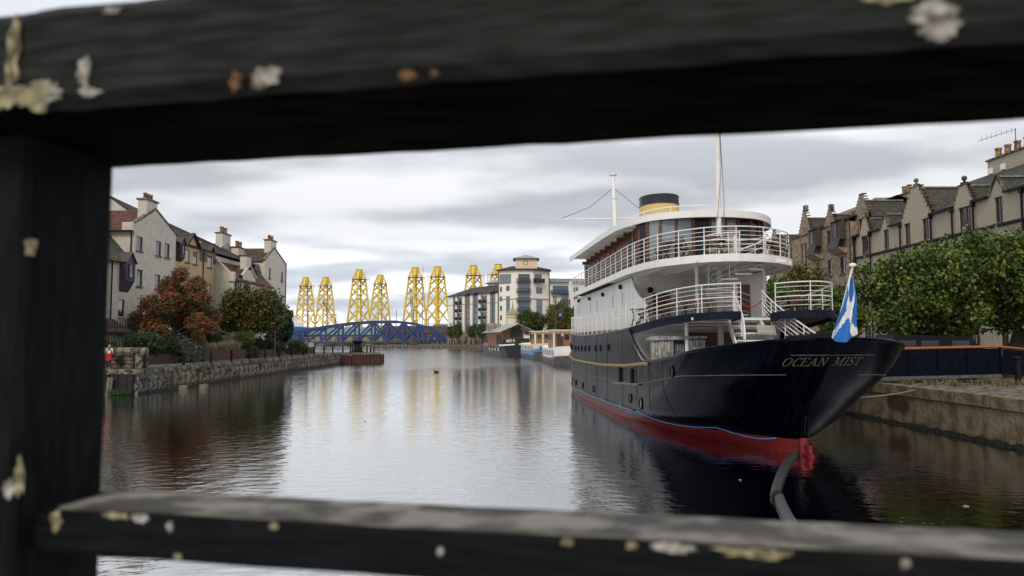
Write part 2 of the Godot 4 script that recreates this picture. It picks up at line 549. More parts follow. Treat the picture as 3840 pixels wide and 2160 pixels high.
func railing_frame() -> void:
	var r := thing("timber_railing", "dark weathered timber bridge railing right in front, out of focus, paint flaking at its edges", "railing", Vector3(-0.0235, 3.65, -0.0048), deg_to_rad(-11.6))
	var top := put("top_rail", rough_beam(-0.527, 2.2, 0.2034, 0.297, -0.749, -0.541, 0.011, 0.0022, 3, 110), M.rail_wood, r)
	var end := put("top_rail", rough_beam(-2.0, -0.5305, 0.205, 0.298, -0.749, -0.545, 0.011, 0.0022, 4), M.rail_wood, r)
	var und := put("underside", rough_beam(-1.9, 2.2, 0.2008, 0.2125, -0.7505, -0.552, 0.004, 0.0014, 13, 110), M.rail_under_shade, top)  # thin added slab that carries the painted shade under the beam
	und.set_meta("label", "brownish black underside of the rail, its shade put into the colour")
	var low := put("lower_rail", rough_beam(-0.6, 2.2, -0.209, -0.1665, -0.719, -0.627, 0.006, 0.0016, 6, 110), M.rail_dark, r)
	var top_face := put("pale_top", rough_beam(-0.56, 2.2, -0.172, -0.1645, -0.7175, -0.6335, 0.001, 0.0012, 6, 110), M.rail_top, low)  # thin slab, paler grey than the rail it lies on
	top_face.set_meta("label", "paler grey upper face")
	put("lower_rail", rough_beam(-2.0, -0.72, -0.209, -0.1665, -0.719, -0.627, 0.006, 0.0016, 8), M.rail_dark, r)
	var post := MB.new()
	post.bbox(Vector3(-0.676, -0.65, -0.66), Vector3(0.19, 1.71, 0.118), 0.006)
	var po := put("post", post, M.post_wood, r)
	# flakes: x, y, half width, half height, material, seed
	var zt := -0.5395
	for c in [[-0.516, 0.214, 0.02, 0.012, 0, 1], [-0.499, 0.215, 0.012, 0.009, 1, 2], [-0.466, 0.231, 0.006, 0.014, 1, 3], [-0.459, 0.2125, 0.01, 0.004, 1, 4], [-0.32, 0.2125, 0.005, 0.007, 2, 5], [-0.294, 0.214, 0.014, 0.008, 1, 6], [-0.299, 0.2085, 0.007, 0.004, 2, 16], [-0.17, 0.207, 0.008, 0.004, 2, 7], [-0.149, 0.2065, 0.003, 0.003, 2, 8], [0.18, 0.236, 0.016, 0.005, 0, 9], [0.208, 0.224, 0.014, 0.009, 1, 10], [0.211, 0.2105, 0.012, 0.008, 1, 11], [0.232, 0.238, 0.01, 0.005, 1, 12], [-0.44, 0.285, 0.01, 0.003, 1, 15]]:
		put("paint_flake", blob(Vector3(c[0], c[1], zt - 0.001), Vector3(c[2], 0, 0), Vector3(0, c[3], 0), 0.0012, c[5]), [M.chip_pale, M.chip_white, M.chip_rust][c[4]], top)
	for c in [[-0.541, 0.27, 0.006, 0.018, 0, 20], [-0.543, 0.238, 0.007, 0.018, 0, 21], [-0.548, 0.215, 0.012, 0.01, 0, 22], [-0.543, 0.255, 0.006, 0.022, 0, 23]]:
		put("paint_flake", blob(Vector3(c[0], c[1], zt - 0.003), Vector3(c[2], 0, 0), Vector3(0, c[3], 0), 0.0012, c[5]), M.chip_pale, end)
	var zl := -0.626
	for c in [[-0.555, -0.177, 0.006, 0.010, 0, 30], [-0.49, -0.1685, 0.012, 0.003, 0, 31], [-0.464, -0.169, 0.009, 0.004, 1, 32], [-0.431, -0.176, 0.003, 0.005, 1, 33], [-0.326, -0.1695, 0.004, 0.003, 0, 34], [-0.057, -0.1695, 0.005, 0.003, 0, 35], [-0.005, -0.1695, 0.004, 0.003, 0, 36], [0.03, -0.169, 0.017, 0.0035, 1, 37], [0.095, -0.1695, 0.03, 0.0038, 0, 38], [0.203, -0.171, 0.004, 0.004, 1, 39], [-0.422, -0.203, 0.004, 0.003, 0, 40], [-0.168, -0.183, 0.003, 0.004, 1, 41]]:
		put("paint_flake", blob(Vector3(c[0], c[1], zl - 0.001), Vector3(c[2], 0, 0), Vector3(0, c[3], 0), 0.0012, c[5]), [M.chip_pale, M.chip_white, M.chip_rust][c[4]], low)
	for c in [[-0.574, 0.088, 0.006, 0.009, 0, 50], [-0.575, -0.13, 0.005, 0.016, 0, 51], [-0.586, -0.142, 0.006, 0.008, 1, 52]]:
		put("paint_flake", blob(Vector3(c[0], c[1], -0.602), Vector3(c[2], 0, 0), Vector3(0, c[3], 0), 0.0012, c[5]), [M.chip_pale, M.chip_white][c[4]], po)

# ---------- water, quays, land ----------
func sheet(poly: Array, y: float, uvm := 0.0) -> MB:
	var mb := MB.new()
	mb.uvm = uvm
	var q := PackedVector2Array()
	for p in poly: q.append(Vector2(p[0], p[1]))
	var ix := Geometry2D.triangulate_polygon(q)
	for i in range(0, ix.size(), 3):
		var a := q[ix[i]]
		var b := q[ix[i + 1]]
		var c := q[ix[i + 2]]
		if (b - a).cross(c - a) > 0:
			var t := b
			b = c; c = t
		mb.tri(Vector3(a.x, y, a.y), Vector3(b.x, y, b.y), Vector3(c.x, y, c.y))
	return mb

func slab(poly: Array, y0: float, y1: float) -> MB:
	var mb := MB.new()
	var q := PackedVector2Array()
	for p in poly: q.append(Vector2(p[0], -p[1]))
	mb.prism(q, Transform3D(Basis(Vector3(1, 0, 0), Vector3(0, 0, -1), Vector3(0, 1, 0)), Vector3(0, y0, 0)), y1 - y0)
	return mb

var RB := [[17.1, 30], [16.9, -24], [16.6, -34], [14.4, -68], [12.6, -100], [11, -126], [7.5, -155], [2, -177], [-7, -255], [-17, -271], [-28.5, -284], [-38, -297]]

func setting() -> void:
	# the basin: calm near the camera, ruffled by the wind farther out, in four sheets that meet edge to edge
	var wav := FastNoiseLite.new()
	wav.fractal_octaves = 5
	wav.frequency = 0.06
	wav.seed = 11
	var wn := noise_tex(1024, 0.011, 6, 23, Color.WHITE, Color.WHITE, 0, 1, true, 8.0)
	var edge := []
	for k in 3:
		var row := []
		for i in 121:
			var x := lerpf(-60, 40, i / 120.0)
			var z: float = lerpf(-52, -72, k / 2.0)
			if x > -27: z -= (x + 27) * 1.05
			z += wav.get_noise_2d(x * 2.0, k * 40.0) * (3.0 + 3.0 * k)
			row.append([x, z])
		edge.append(row)
	var near_ := [[40, 40], [-60, 40]]
	var farx := [[-400, -700], [60, -700]]
	for k in 4:
		var poly := []
		if k == 0: poly = near_ + edge[0]
		elif k < 3:
			poly = edge[k - 1].duplicate(); poly.reverse(); poly = poly + edge[k]
		else:
			var e: Array = edge[2].duplicate()
			e.reverse()
			poly = e + [[-60, -130], [-400, -130]] + farx + [[60, -100]]
		var m := StandardMaterial3D.new()
		m.albedo_color = Color(0.54, 0.55, 0.555).linear_to_srgb()   # metallic grey put in to brighten the sky reflection beyond real water
		m.metallic = 1.0
		m.roughness = [0.01, 0.015, 0.04, 0.1][k]
		m.normal_enabled = true
		m.normal_texture = wn
		m.normal_scale = [0.15, 0.19, 0.28, 0.45][k]
		m.uv1_scale = Vector3(0.085, 0.19, 1)
		struct("water", sheet(poly, 0.0, 1.0), m)
	# left bank
	var lb := [[-24.6, -49.0], [-24.9, -60], [-25.0, -104], [-24.8, -107.2], [-19.8, -109.8], [-20.4, -113.5], [-33, -115], [-300, -125], [-300, -49.0]]
	struct("left_quay_ground", slab(lb, -2.0, 1.6), M.paving)
	struct("right_quay_ground", slab(RB + [[-38, -700], [400, -700], [400, 30]], -2.0, 1.66), M.quay_top)
	struct("far_ground", slab([[-2600, -330], [-92, -330], [-60, -345], [-38.1, -345], [-38.1, -3000], [-2600, -3000]], -2.0, 1.75), M.land)
	struct("far_ground", slab([[-38, -700.1], [2600, -700.1], [2600, -3000], [-38, -3000]], -2.0, 1.75), M.land)
	left_wall()
	right_wall()

func stone_mesh(sd: int, tone: Color) -> ArrayMesh:  # unit rough-faced block, front at z = 0.5
	var g := RandomNumberGenerator.new()
	g.seed = sd
	var mb := MB.new()
	mb.colored = true
	mb.cur = tone
	var rows := []
	for i in 5:
		var r := PackedVector3Array()
		for j in 5:
			var e := i == 0 or j == 0 or i == 4 or j == 4
			r.append(Vector3(-0.5 + j * 0.25 + g.randf_range(-0.03, 0.03), -0.5 + i * 0.25 + g.randf_range(-0.04, 0.04), 0.5 - (0.28 if e else 0.0) + g.randf_range(-0.12, 0.12)))
		rows.append(r)
	mb.grid(rows)
	for s in [[Vector3(-0.5, -0.5, 0.05), Vector3(0.5, -0.5, 0.05)], [Vector3(0.5, -0.5, 0.05), Vector3(0.5, 0.5, 0.05)], [Vector3(0.5, 0.5, 0.05), Vector3(-0.5, 0.5, 0.05)], [Vector3(-0.5, 0.5, 0.05), Vector3(-0.5, -0.5, 0.05)]]:
		var a: Vector3 = s[0]
		var b: Vector3 = s[1]
		mb.quad(a, a + Vector3(0, 0, -0.55), b + Vector3(0, 0, -0.55), b)
	return mb.mesh()

func left_wall() -> void:
	var w := thing("quay_wall", "old stone quay wall of large uneven blocks along the left bank", "quay wall")
	var back := MB.new()
	back.box(Vector3(-24.87, 0.3, -78), Vector3(0.3, 2.7, 57.8))
	put("backing", back, M.mortar, w)
	var st := []
	for i in 9:
		var t := rng.randf_range(0.1, 0.25)
		st.append(stone_mesh(100 + i, Color(t * 1.08, t * 0.9, t * 0.64)))
	var b := Basis(Vector3(0, 0, -1), Vector3.UP, Vector3(1, 0, 0))
	var rows := [[-0.35, 0.55], [0.2, 0.52], [0.72, 0.5], [1.22, 0.41]]
	for k in 4:
		var z := -49.1
		while z > -106.4:
			var l := rng.randf_range(0.6, 1.7) if k < 3 else rng.randf_range(1.1, 1.9)
			var y: float = rows[k][0]
			var h: float = rows[k][1]
			if k < 3 and z < -82 and k % 2 == 0: l *= 1.4
			var o := MeshInstance3D.new()
			o.mesh = st[rng.randi() % 9]
			o.material_override = M.stone
			o.name = "stone"
			var out := 0.10 if k < 3 else 0.14
			o.transform = Transform3D(b.scaled_local(Vector3(l - 0.02, h - 0.018, 0.14)), Vector3(-24.74 + out - 0.1 + rng.randf_range(-0.02, 0.02), y + h * 0.5, z - l * 0.5))
			w.add_child(o, true)
			z -= l
	var wd := MB.new()
	var f := FastNoiseLite.new()
	f.frequency = 0.5
	var rr := []
	for i in 2:
		var r := PackedVector3Array()
		for j in 240:
			var z := -49.0 - j * 0.242
			r.append(Vector3(-24.52 + 0.05 * f.get_noise_1d(j * 0.7) + (0.04 if i == 0 else 0.0), (-0.2 if i == 0 else 0.16 + 0.16 * f.get_noise_1d(j * 0.9)), z))
		rr.append(r)
	wd.grid(rr)
	var we := put("weed_band", wd, M.weed, w)
	we.set_meta("label", "dark green weed at the waterline")
	# ground strip: cobbled edge
	var cb := MB.new()
	cb.colored = true
	for i in 110:
		for j in 4:
			var t := rng.randf_range(0.12, 0.24)
			cb.cur = Color(t, t * 0.97, t * 0.92)
			cb.box(Vector3(-25.2 - j * 0.36 + rng.randf_range(-0.02, 0.02), 1.605, -50.5 - i * 0.5 - (0.25 if j % 2 else 0.0)), Vector3(0.33, rng.randf_range(0.02, 0.04), 0.46))
	var cs := struct("cobbled_edge", cb, M.stone)
	# the piled end face beneath the standing woman
	var pf := thing("piled_quay_face", "concrete edge on black timber piles under the woman in red", "quay wall")
	var ed := MB.new()
	ed.bbox(Vector3(-31.5, 1.46, -48.93), Vector3(14.2, 0.3, 0.3), 0.03)
	put("edge_beam", ed, M.cope, pf)
	var x := -24.9
	while x > -38:
		var wdt := rng.randf_range(0.3, 0.55)
		var pm := MB.new()
		pm.bbox(Vector3(x - wdt * 0.5, 0.4, -48.93 + rng.randf_range(-0.05, 0.07)), Vector3(wdt, 1.84, 0.2), 0.02)
		put("pile", pm, M.pile if rng.randf() < 0.72 else M.rust, pf)
		x -= wdt + rng.randf_range(0.03, 0.12)
	var sp := MB.new()
	sp.beam(Vector3(-26.42, -0.4, -48.55), Vector3(-26.32, 1.12, -48.6), 0.22, 0.14, Vector3(0, 0, 1))
	sp.beam(Vector3(-26.2, -0.4, -48.5), Vector3(-26.12, 1.12, -48.6), 0.1, 0.14, Vector3(0, 0, 1))
	tag(put("mooring_stake", sp, M.old_wood), "pale weathered timber stake leaning against the black piles", "stake")

func right_wall() -> void:
	var w := thing("quay_wall", "smooth brown concrete quay wall beside the ship's stern on the right", "quay wall")
	for i in RB.size() - 1:
		var a := Vector3(RB[i][0], 0, RB[i][1])
		var b := Vector3(RB[i + 1][0], 0, RB[i + 1][1])
		var l := a.distance_to(b)
		var d := (b - a) / l
		var nrm := Vector3(d.z, 0, -d.x)   # towards the water
		var mb := MB.new()
		mb.box((a + b) * 0.5 + nrm * 0.06 + Vector3(0, 0.1, 0), Vector3(0.1, 2.2, l), Basis(nrm, Vector3.UP, nrm.cross(Vector3.UP)))
		put("wall_face", mb, M.concrete if i < 7 else M.stone_dark, w)
		if i < 8:
			var k := int(ceil(l / 2.4))
			for j in k:
				var c := MB.new()
				var p := a + d * (l * (j + 0.5) / k) + nrm * 0.02 + Vector3(0, 1.46 + rng.randf_range(-0.008, 0.008), 0)
				c.bbox(p, Vector3(0.34 + rng.randf_range(0, 0.03), 0.46, l / k - 0.025), 0.035, Basis(nrm, Vector3.UP, nrm.cross(Vector3.UP)))
				put("coping_block", c, M.concrete, w)
			var wd := MB.new()
			var rr := []
			for q in 2:
				var r := PackedVector3Array()
				for j in 41:
					r.append(a + d * l * j / 40.0 + nrm * (0.12 + 0.05 * rng.randf() + (0.03 if q == 0 else 0.0)) + Vector3(0, -0.3 if q == 0 else 0.1 + 0.1 * rng.randf(), 0))
				rr.append(r)
			wd.grid(rr)
			put("weed_band", wd, M.weed, w)

# ---------- the ship: local axes, -z towards the bow, -x to port ----------
func lut(t: Array, x: float) -> float:
	if x <= t[0][0]: return t[0][1]
	for i in t.size() - 1:
		if x <= t[i + 1][0]:
			return lerpf(t[i][1], t[i + 1][1], (x - t[i][0]) / (t[i + 1][0] - t[i][0]))
	return t[t.size() - 1][1]

var S0 := [[-0.8, 0.5], [0.0, 0.35], [0.76, 0.05], [1.72, -0.5], [2.42, -1.3], [3.0, -1.9], [3.65, -2.5], [4.4, -2.7]]
var SL := [[0.0, 14.0], [0.4, 10.5], [0.76, 7.6], [1.72, 5.4], [2.42, 4.1], [3.0, 3.8], [3.65, 3.7], [4.4, 3.7]]
var SB := [[0.0, 1.0], [0.4, 0.9], [0.76, 0.78], [1.72, 0.56], [2.42, 0.5], [3.0, 0.48], [3.65, 0.47], [4.4, 0.47]]
var HTOP := [[-2.6, 3.66], [-0.9, 3.42], [2.2, 3.06], [4.5, 2.86], [6.3, 2.74], [6.7, 2.78], [7.4, 2.95], [8.1, 3.2], [8.7, 3.46], [9.3, 3.78], [9.7, 4.02], [9.9, 4.08], [14, 3.95], [18, 3.85], [23, 3.82], [30, 4.0], [34, 4.2], [41, 4.7]]
var MAIN := [[3.0, 4.72], [4.5, 4.6], [6.0, 4.46], [8.0, 4.25], [9.9, 4.1], [14, 3.95], [23, 3.82], [30, 4.0], [34, 4.2], [41, 4.7]]

func hull_w(s: float, h: float) -> float:
	var s0 := lut(S0, h)
	var l := lut(SL, h)
	var u := clampf((s - s0) / l, 0.0, 1.0)
	var w := 3.45 * pow(maxf(1.0 - pow(1.0 - u, 2.2), 0.0), lut(SB, h))
	if h < 0.0: w *= 1.0 + h * 0.12
	w += 0.25 * smoothstep(8.0, 22.0, s)
	var sb := 24.0
	if s > sb:
		var q := clampf((s - sb) / (17.0 + h * 0.35), 0.0, 1.0)
		w *= maxf(1.0 - pow(q, 2.3), 0.0)
	return w

func L(p: float, h: float, s: float) -> Vector3:
	return Vector3(-p, h, -s)

func hull_strip(mb: MB, ss: Array, lo: Callable, hi: Callable, nj: int, off := 0.0, sides := [1.0, -1.0]) -> void:
	for side in sides:
		var rows := []
		for s in ss:
			var r := PackedVector3Array()
			for j in nj + 1:
				var h: float = lerpf(lo.call(s), hi.call(s), float(j) / nj)
				var top: float = hi.call(s)
				var s0t := -2.6
				var tau: float = (s - s0t) / (41.0 - s0t)
				var sh := lut(S0, h)
				var se := sh + (41.0 - sh) * tau
				r.append(L(side * (hull_w(se, h) + off), h, se))
			rows.append(r)
		mb.grid(rows, side > 0)

func on_hull(a: float, h: float, off := 0.0, side := 1.0) -> Transform3D:  # point on the side at ship length a, z axis outwards
	var p := L(side * hull_w(a, h), h, a)
	var dx := L(side * hull_w(a + 0.05, h), h, a + 0.05) - L(side * hull_w(a - 0.05, h), h, a - 0.05)
	var dy := L(side * hull_w(a, h + 0.05), h + 0.05, a) - L(side * hull_w(a, h - 0.05), h - 0.05, a)
	dx = dx.normalized() * (1.0 if side < 0 else -1.0) * -1.0
	var z := dx.cross(dy).normalized()
	if z.x * side > 0: z = -z
	var y := (dy - z * dy.dot(z)).normalized()
	return Transform3D(Basis(y.cross(z), y, z), p + z * off)

func rails(parent: Node, called: String, path: Array, hs: Array, rad: Array, posts: float, label := "", post_r := 0.021) -> void:
	# rails along a path of deck points; hs[0] is the top rail
	var dense := []
	for i in path.size() - 1:
		var k := maxi(1, int((path[i] as Vector3).distance_to(path[i + 1]) / 0.35))
		for j in k: dense.append((path[i] as Vector3).lerp(path[i + 1], float(j) / k))
	dense.append(path[path.size() - 1])
	var up := func(h: float) -> Array:
		var o := []
		for p in dense: o.append(p + Vector3(0, h, 0))
		return o
	var mb := MB.new()
	mb.tube(up.call(hs[0]), rad[0], 7)
	var root := put(called, mb, M.white_rail, parent)
	if label: root.set_meta("label", label)
	for i in range(1, hs.size()):
		var m2 := MB.new()
		m2.tube(up.call(hs[i]), rad[i], 5)
		put("rail_bar", m2, M.white_rail, root)
	var acc := 0.0
	var pst := MB.new()
	pst.tube([Vector3(0, 0, 0), Vector3(0, hs[0], 0)], post_r, 7)
	pst.ball(Vector3(0, hs[0], 0), Vector3(1, 1, 1) * (post_r + 0.014), 4)
	pst.lathe(Vector3.ZERO, [[post_r + 0.025, 0], [post_r + 0.025, 0.03], [post_r, 0.03]], 8)
	var pm := pst.mesh()
	var last := Vector3(1e9, 0, 0)
	for i in dense.size():
		if i == 0 or i == dense.size() - 1 or dense[i].distance_to(last) >= posts:
			var o := put("stanchion", pm, M.white_rail, root)
			o.position = dense[i]
			last = dense[i]

func outline(pts: Array, n := 10) -> Array:  # smooth closed-ish curve of (p, s) through points (Catmull-Rom)
	var o := []
	for i in pts.size() - 1:
		var a: Vector2 = pts[maxi(i - 1, 0)]
		var b: Vector2 = pts[i]
		var c: Vector2 = pts[i + 1]
		var d: Vector2 = pts[mini(i + 2, pts.size() - 1)]
		for j in n: o.append(b.cubic_interpolate(c, a, d, float(j) / n))
	o.append(pts[pts.size() - 1])
	return o

func plate(pts: Array, top: Callable, th: float) -> MB:  # deck plate with outline (p, s), upper face at top(s)
	var mb := MB.new()
	var q := PackedVector2Array()
	for p in pts: q.append(p)
	var ix := Geometry2D.triangulate_polygon(q)
	var f := func(a: Vector2, d: float) -> Vector3: return L(a.x, top.call(a.y) - d, a.y)
	for i in range(0, ix.size(), 3):
		var a := q[ix[i]]
		var b := q[ix[i + 1]]
		var c := q[ix[i + 2]]
		mb.tri(f.call(a, 0.0), f.call(b, 0.0), f.call(c, 0.0))
		mb.tri(f.call(a, th), f.call(c, th), f.call(b, th))
	for i in q.size():
		var a := q[i]
		var b := q[(i + 1) % q.size()]
		mb.quad(f.call(a, 0.0), f.call(a, th), f.call(b, th), f.call(b, 0.0))
	return mb

func ring_band(pts: Array, lo: Callable, hi: Callable, th: float) -> MB:  # upright band along an open (p, s) curve, th thick, smooth
	var mb := MB.new()
	var rows := [PackedVector3Array(), PackedVector3Array(), PackedVector3Array(), PackedVector3Array()]
	var n := pts.size()
	for i in n:
		var t: Vector2 = (pts[mini(i + 1, n - 1)] - pts[maxi(i - 1, 0)]).normalized()
		var m := Vector2(t.y, -t.x) * th
		var a: Vector2 = pts[i]
		var b: Vector2 = a + m
		a -= m * 0.5
		rows[0].append(L(a.x, lo.call(a.y), a.y)); rows[1].append(L(a.x, hi.call(a.y), a.y))
		rows[2].append(L(b.x, hi.call(a.y), b.y)); rows[3].append(L(b.x, lo.call(a.y), b.y))
	for k in 4:
		mb.grid([rows[k], rows[(k + 1) % 4]])
	return mb

func disc_port(parent: Node, x: Transform3D, w: float, h: float, sub: Node = null) -> void:
	var mb := MB.new()
	var pts := []
	var k := 18
	for i in k + 1:
		var a := TAU * i / k
		pts.append(x * Vector3(cos(a) * w, sin(a) * h, 0.012))
	mb.tube(pts, 0.022, 5, false)
	var o := put("porthole", mb, M.navy if sub == null else M.white, parent)
	var g := MB.new()
	for i in k:
		g.tri(x * Vector3(0, 0, 0.008), x * Vector3(cos(TAU * i / k) * w, sin(TAU * i / k) * h, 0.008), x * Vector3(cos(TAU * (i + 1) / k) * w, sin(TAU * (i + 1) / k) * h, 0.008))
	put("pane", g, M.pane_ship, o)

func oval(x: Transform3D, w: float, h: float) -> Array:  # stadium outline
	var o := []
	for i in 20:
		var a := TAU * i / 20
		o.append(x * Vector3(cos(a) * w, sin(a) * w + (h - w) * signf(sin(a)), 0))
	o.append(o[0])
	return o

func slot_window(parent: Node, x: Transform3D, w: float, h: float, m: Material) -> void:
	var mb := MB.new()
	mb.tube(oval(x.translated_local(Vector3(0, 0, 0.012)), w, h), 0.02, 5, false)
	var o := put("window", mb, m, parent)
	var g := MB.new()
	var q := oval(x.translated_local(Vector3(0, 0, 0.008)), w, h)
	var c := x * Vector3(0, 0, 0.008)
	for i in q.size() - 1: g.tri(c, q[i], q[i + 1])
	put("pane", g, M.pane_ship, o)

var UP_OUT := []     # upper deck edge
var ROOF_OUT := []
var ship_node: Node3D
const ROOFH := [[7, 9.14], [10, 9.06], [12.5, 9.14], [16, 9.26], [30, 9.46]]

func ship() -> void:
	var sh := thing("moored_ship", "navy and white steamship with red boot-top, yellow funnel and rounded open stern decks", "ship", Vector3(9.2, 0, -23.5), deg_to_rad(3.0))
	ship_node = sh
	var ss := []
	var s := -2.6
	while s < 41.0:
		ss.append(s)
		s += 0.08 if s < -2.0 else 0.2 if s < 1 else 0.35 if s < 6 else 0.1 if s < 10.2 else 0.8
	ss.append(41.0)
	var boot := func(a: float) -> float: return lut([[-2.6, 0.46], [2, 0.42], [8, 0.31], [14, 0.22], [24, 0.14], [41, 0.14]], a)
	var hull: MeshInstance3D
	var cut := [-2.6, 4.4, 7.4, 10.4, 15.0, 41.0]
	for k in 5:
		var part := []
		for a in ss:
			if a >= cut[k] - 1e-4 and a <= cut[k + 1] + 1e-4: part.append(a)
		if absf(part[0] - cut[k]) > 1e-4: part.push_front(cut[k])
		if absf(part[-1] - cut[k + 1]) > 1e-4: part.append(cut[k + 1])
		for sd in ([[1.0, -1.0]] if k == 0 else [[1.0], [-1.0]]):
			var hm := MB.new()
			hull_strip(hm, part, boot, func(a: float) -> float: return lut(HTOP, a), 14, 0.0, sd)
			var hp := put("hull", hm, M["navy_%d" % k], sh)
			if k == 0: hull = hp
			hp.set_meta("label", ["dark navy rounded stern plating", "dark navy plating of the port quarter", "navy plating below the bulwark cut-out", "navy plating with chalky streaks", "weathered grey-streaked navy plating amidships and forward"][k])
	var bt := MB.new()
	hull_strip(bt, ss, func(_a: float) -> float: return -0.7, boot, 4)
	put("boot_top", bt, M.boot, sh).set_meta("label", "red boot-top at the waterline")
	# cap along the bulwark
	var cap := MB.new()
	for side in [1.0, -1.0]:
		var pts := []
		for a in ss:
			var h := lut(HTOP, a)
			pts.append(L(side * (hull_w(a, h) - 0.02), h, a))
		cap.tube(pts, 0.06, 6, false)
	put("bulwark_rail", cap, M.navy, hull)
	# knuckle line, plate seams, riveted strap
	var kn := MB.new()
	for side in [1.0, -1.0]:
		var pts := []
		var a := -1.28
		while a < 20.0:
			var h := lut([[-2, 2.62], [2, 2.38], [6, 1.95], [9, 1.68], [20, 1.5]], a)
			pts.append(L(side * (hull_w(a, h) + 0.008), h, a))
			a += 0.12 if a < 1 else 0.4
		kn.tube(pts, 0.016, 4)
	put("plate_seam", kn, M.steel_grey, hull)
	var vs := MB.new()
	for a in [11.2, 8.4, 6.1, 4.0, 14.6, 17.5, 21.0, 26.0]:
		var pts := []
		for j in 14:
			var h := lerpf(0.5, lut(HTOP, a) - 0.05, j / 13.0)
			pts.append(L(hull_w(a, h) + 0.004, h, a))
		vs.tube(pts, 0.006, 4)
	put("plate_seam", vs, M.navy, hull)
	# tan rubbing strake from the cut-out forward
	var st := MB.new()
	var sp := []
	for i in 46:
		var a := 6.34 + i * 0.64
		var h := lut([[6.3, 2.66], [10.4, 2.42], [15.9, 2.27], [25.5, 2.25], [32.4, 2.52], [36, 2.8]], a)
		sp.append(L(hull_w(a, h) + 0.06, h, a))
	st.tube(sp, 0.075, 8)
	put("rubbing_strake", st, M.strake, sh).set_meta("label", "pale tan rubbing strake")
	# fender bars and discharge slots on the port side
	var fb := MB.new()
	var f1 := []
	var f2 := []
	for i in 9:
		var a := lerpf(12.9, 7.9, i / 8.0)
		f1.append(L(hull_w(a, 1.58) + 0.05, lerpf(1.5, 1.72, i / 8.0), a))
		var a2 := lerpf(34.0, 9.0, i / 8.0)
		f2.append(L(hull_w(a2, 0.5) + 0.05, lut([[9, 0.52], [16, 0.42], [34, 0.4]], a2), a2))
	fb.tube(f1, 0.055, 6)
	put("fender_bar", fb, M.steel_grey, hull)
	var fb2 := MB.new()
	fb2.tube(f2, 0.05, 6)
	put("fender_bar", fb2, M.steel_grey, hull)
	for a in [11.6, 9.2]:
		var pts := []
		for j in 6:
			var h := lerpf(1.62, 2.34, j / 5.0)
			pts.append(L(hull_w(a, h) + 0.03, h, a))
		var m := MB.new()
		m.tube(pts, 0.07, 5)
		put("fender_bar", m, M.black, hull)
	for q in [[14.23, 3.23], [16.35, 3.15], [17.65, 3.11], [19.75, 3.09], [21.12, 3.06], [22.53, 3.04], [23.96, 3.04], [25.22, 3.03], [27.18, 3.07], [28.48, 3.11], [29.8, 3.14], [31.14, 3.19], [32.32, 3.24], [33.44, 3.3]]:
		disc_port(sh, on_hull(q[0], q[1], 0.01), 0.17, 0.17)
		disc_port(sh, on_hull(q[0], q[1], 0.01, -1.0), 0.17, 0.17)
	for q in [[18.4, 0.85, 0.19], [22.2, 0.8, 0.19], [25.2, 0.8, 0.19], [28.0, 0.8, 0.19], [9.6, 1.02, 0.19], [7.6, 0.96, 0.24], [2.7, 2.5, 0.2]]:
		disc_port(sh, on_hull(q[0], q[1], 0.012), q[2], q[2])
	# sternpost and rudder
	var rd := MB.new()
	rd.tube([L(0, -0.9, 0.18), L(0, 0.3, 0.12), L(0, 0.9, 0.0), L(0, 1.55, -0.2)], [0.13, 0.13, 0.12, 0.12], 10)
	put("rudder_stock", rd, M.navy, sh)
	var rb := MB.new()
	rb.box(L(0, -0.2, -0.12), Vector3(0.12, 1.1, 0.55))
	rb.tube([L(0, -0.9, -0.02), L(0, 0.52, 0.08)], 0.145, 10)
	rb.bbox(L(0, 0.02, -0.2), Vector3(0.2, 0.16, 0.6), 0.04)
	put("rudder", rb, M.boot, sh).set_meta("label", "red rudder blade at the waterline")
	# name across the stern, bent to the plating
	var tm := TextMesh.new()
	var sf := SystemFont.new()
	sf.font_names = PackedStringArray(["Droid Serif"])
	tm.font = sf
	tm.text = "OCEAN  MIST"
	tm.font_size = 48
	tm.pixel_size = 0.0075
	tm.depth = 0.02
	tm.curve_step = 2.0
	var ar := tm.surface_get_arrays(0) if tm.get_surface_count() else []
	var tv: PackedVector3Array = ar[Mesh.ARRAY_VERTEX]
	var ti: PackedInt32Array = ar[Mesh.ARRAY_INDEX]
	var lo := Vector3(1e9, 1e9, 1e9)
	var hi := -lo
	for p in tv:
		lo = lo.min(p); hi = hi.max(p)
	var tb := MB.new()
	var bend := func(p: Vector3) -> Vector3:
		var w := 2.25
		var x := ((p.x - lo.x) / (hi.x - lo.x) - 0.5) * w - 0.22
		var hgt := 0.25 * (p.y - lo.y) / (hi.y - lo.y)
		x += hgt * 0.22
		var h := 2.86 + hgt + 0.02 * x
		return stern_at(x, h) + Vector3(0, 0, (p.z - lo.z) * 0.5 + 0.008)
	for i in range(0, ti.size(), 3):
		tb.tri(bend.call(tv[ti[i]]), bend.call(tv[ti[i + 2]]), bend.call(tv[ti[i + 1]]))
	put("name_lettering", tb, M.gilt, hull)
	var ln := MB.new()
	var lp := []
	for i in 25: lp.append(stern_at(lerpf(-1.2, 1.3, i / 24.0), 3.17 + 0.012 * (i / 24.0)) + Vector3(0, 0, 0.01))
	ln.tube(lp, 0.014, 4)
	put("name_moulding", ln, M.steel_grey, hull)
	ship_decks(sh)
	ship_upper(sh)

func stern_at(x: float, h: float) -> Vector3:  # point of the stern plating at sideways x and height h
	var s0 := lut(S0, h)
	var a := s0
	var b := s0 + 4.0
	for i in 24:
		var m := (a + b) * 0.5
		if hull_w(m, h) < absf(x): a = m
		else: b = m
	return Vector3(x, h, -a)

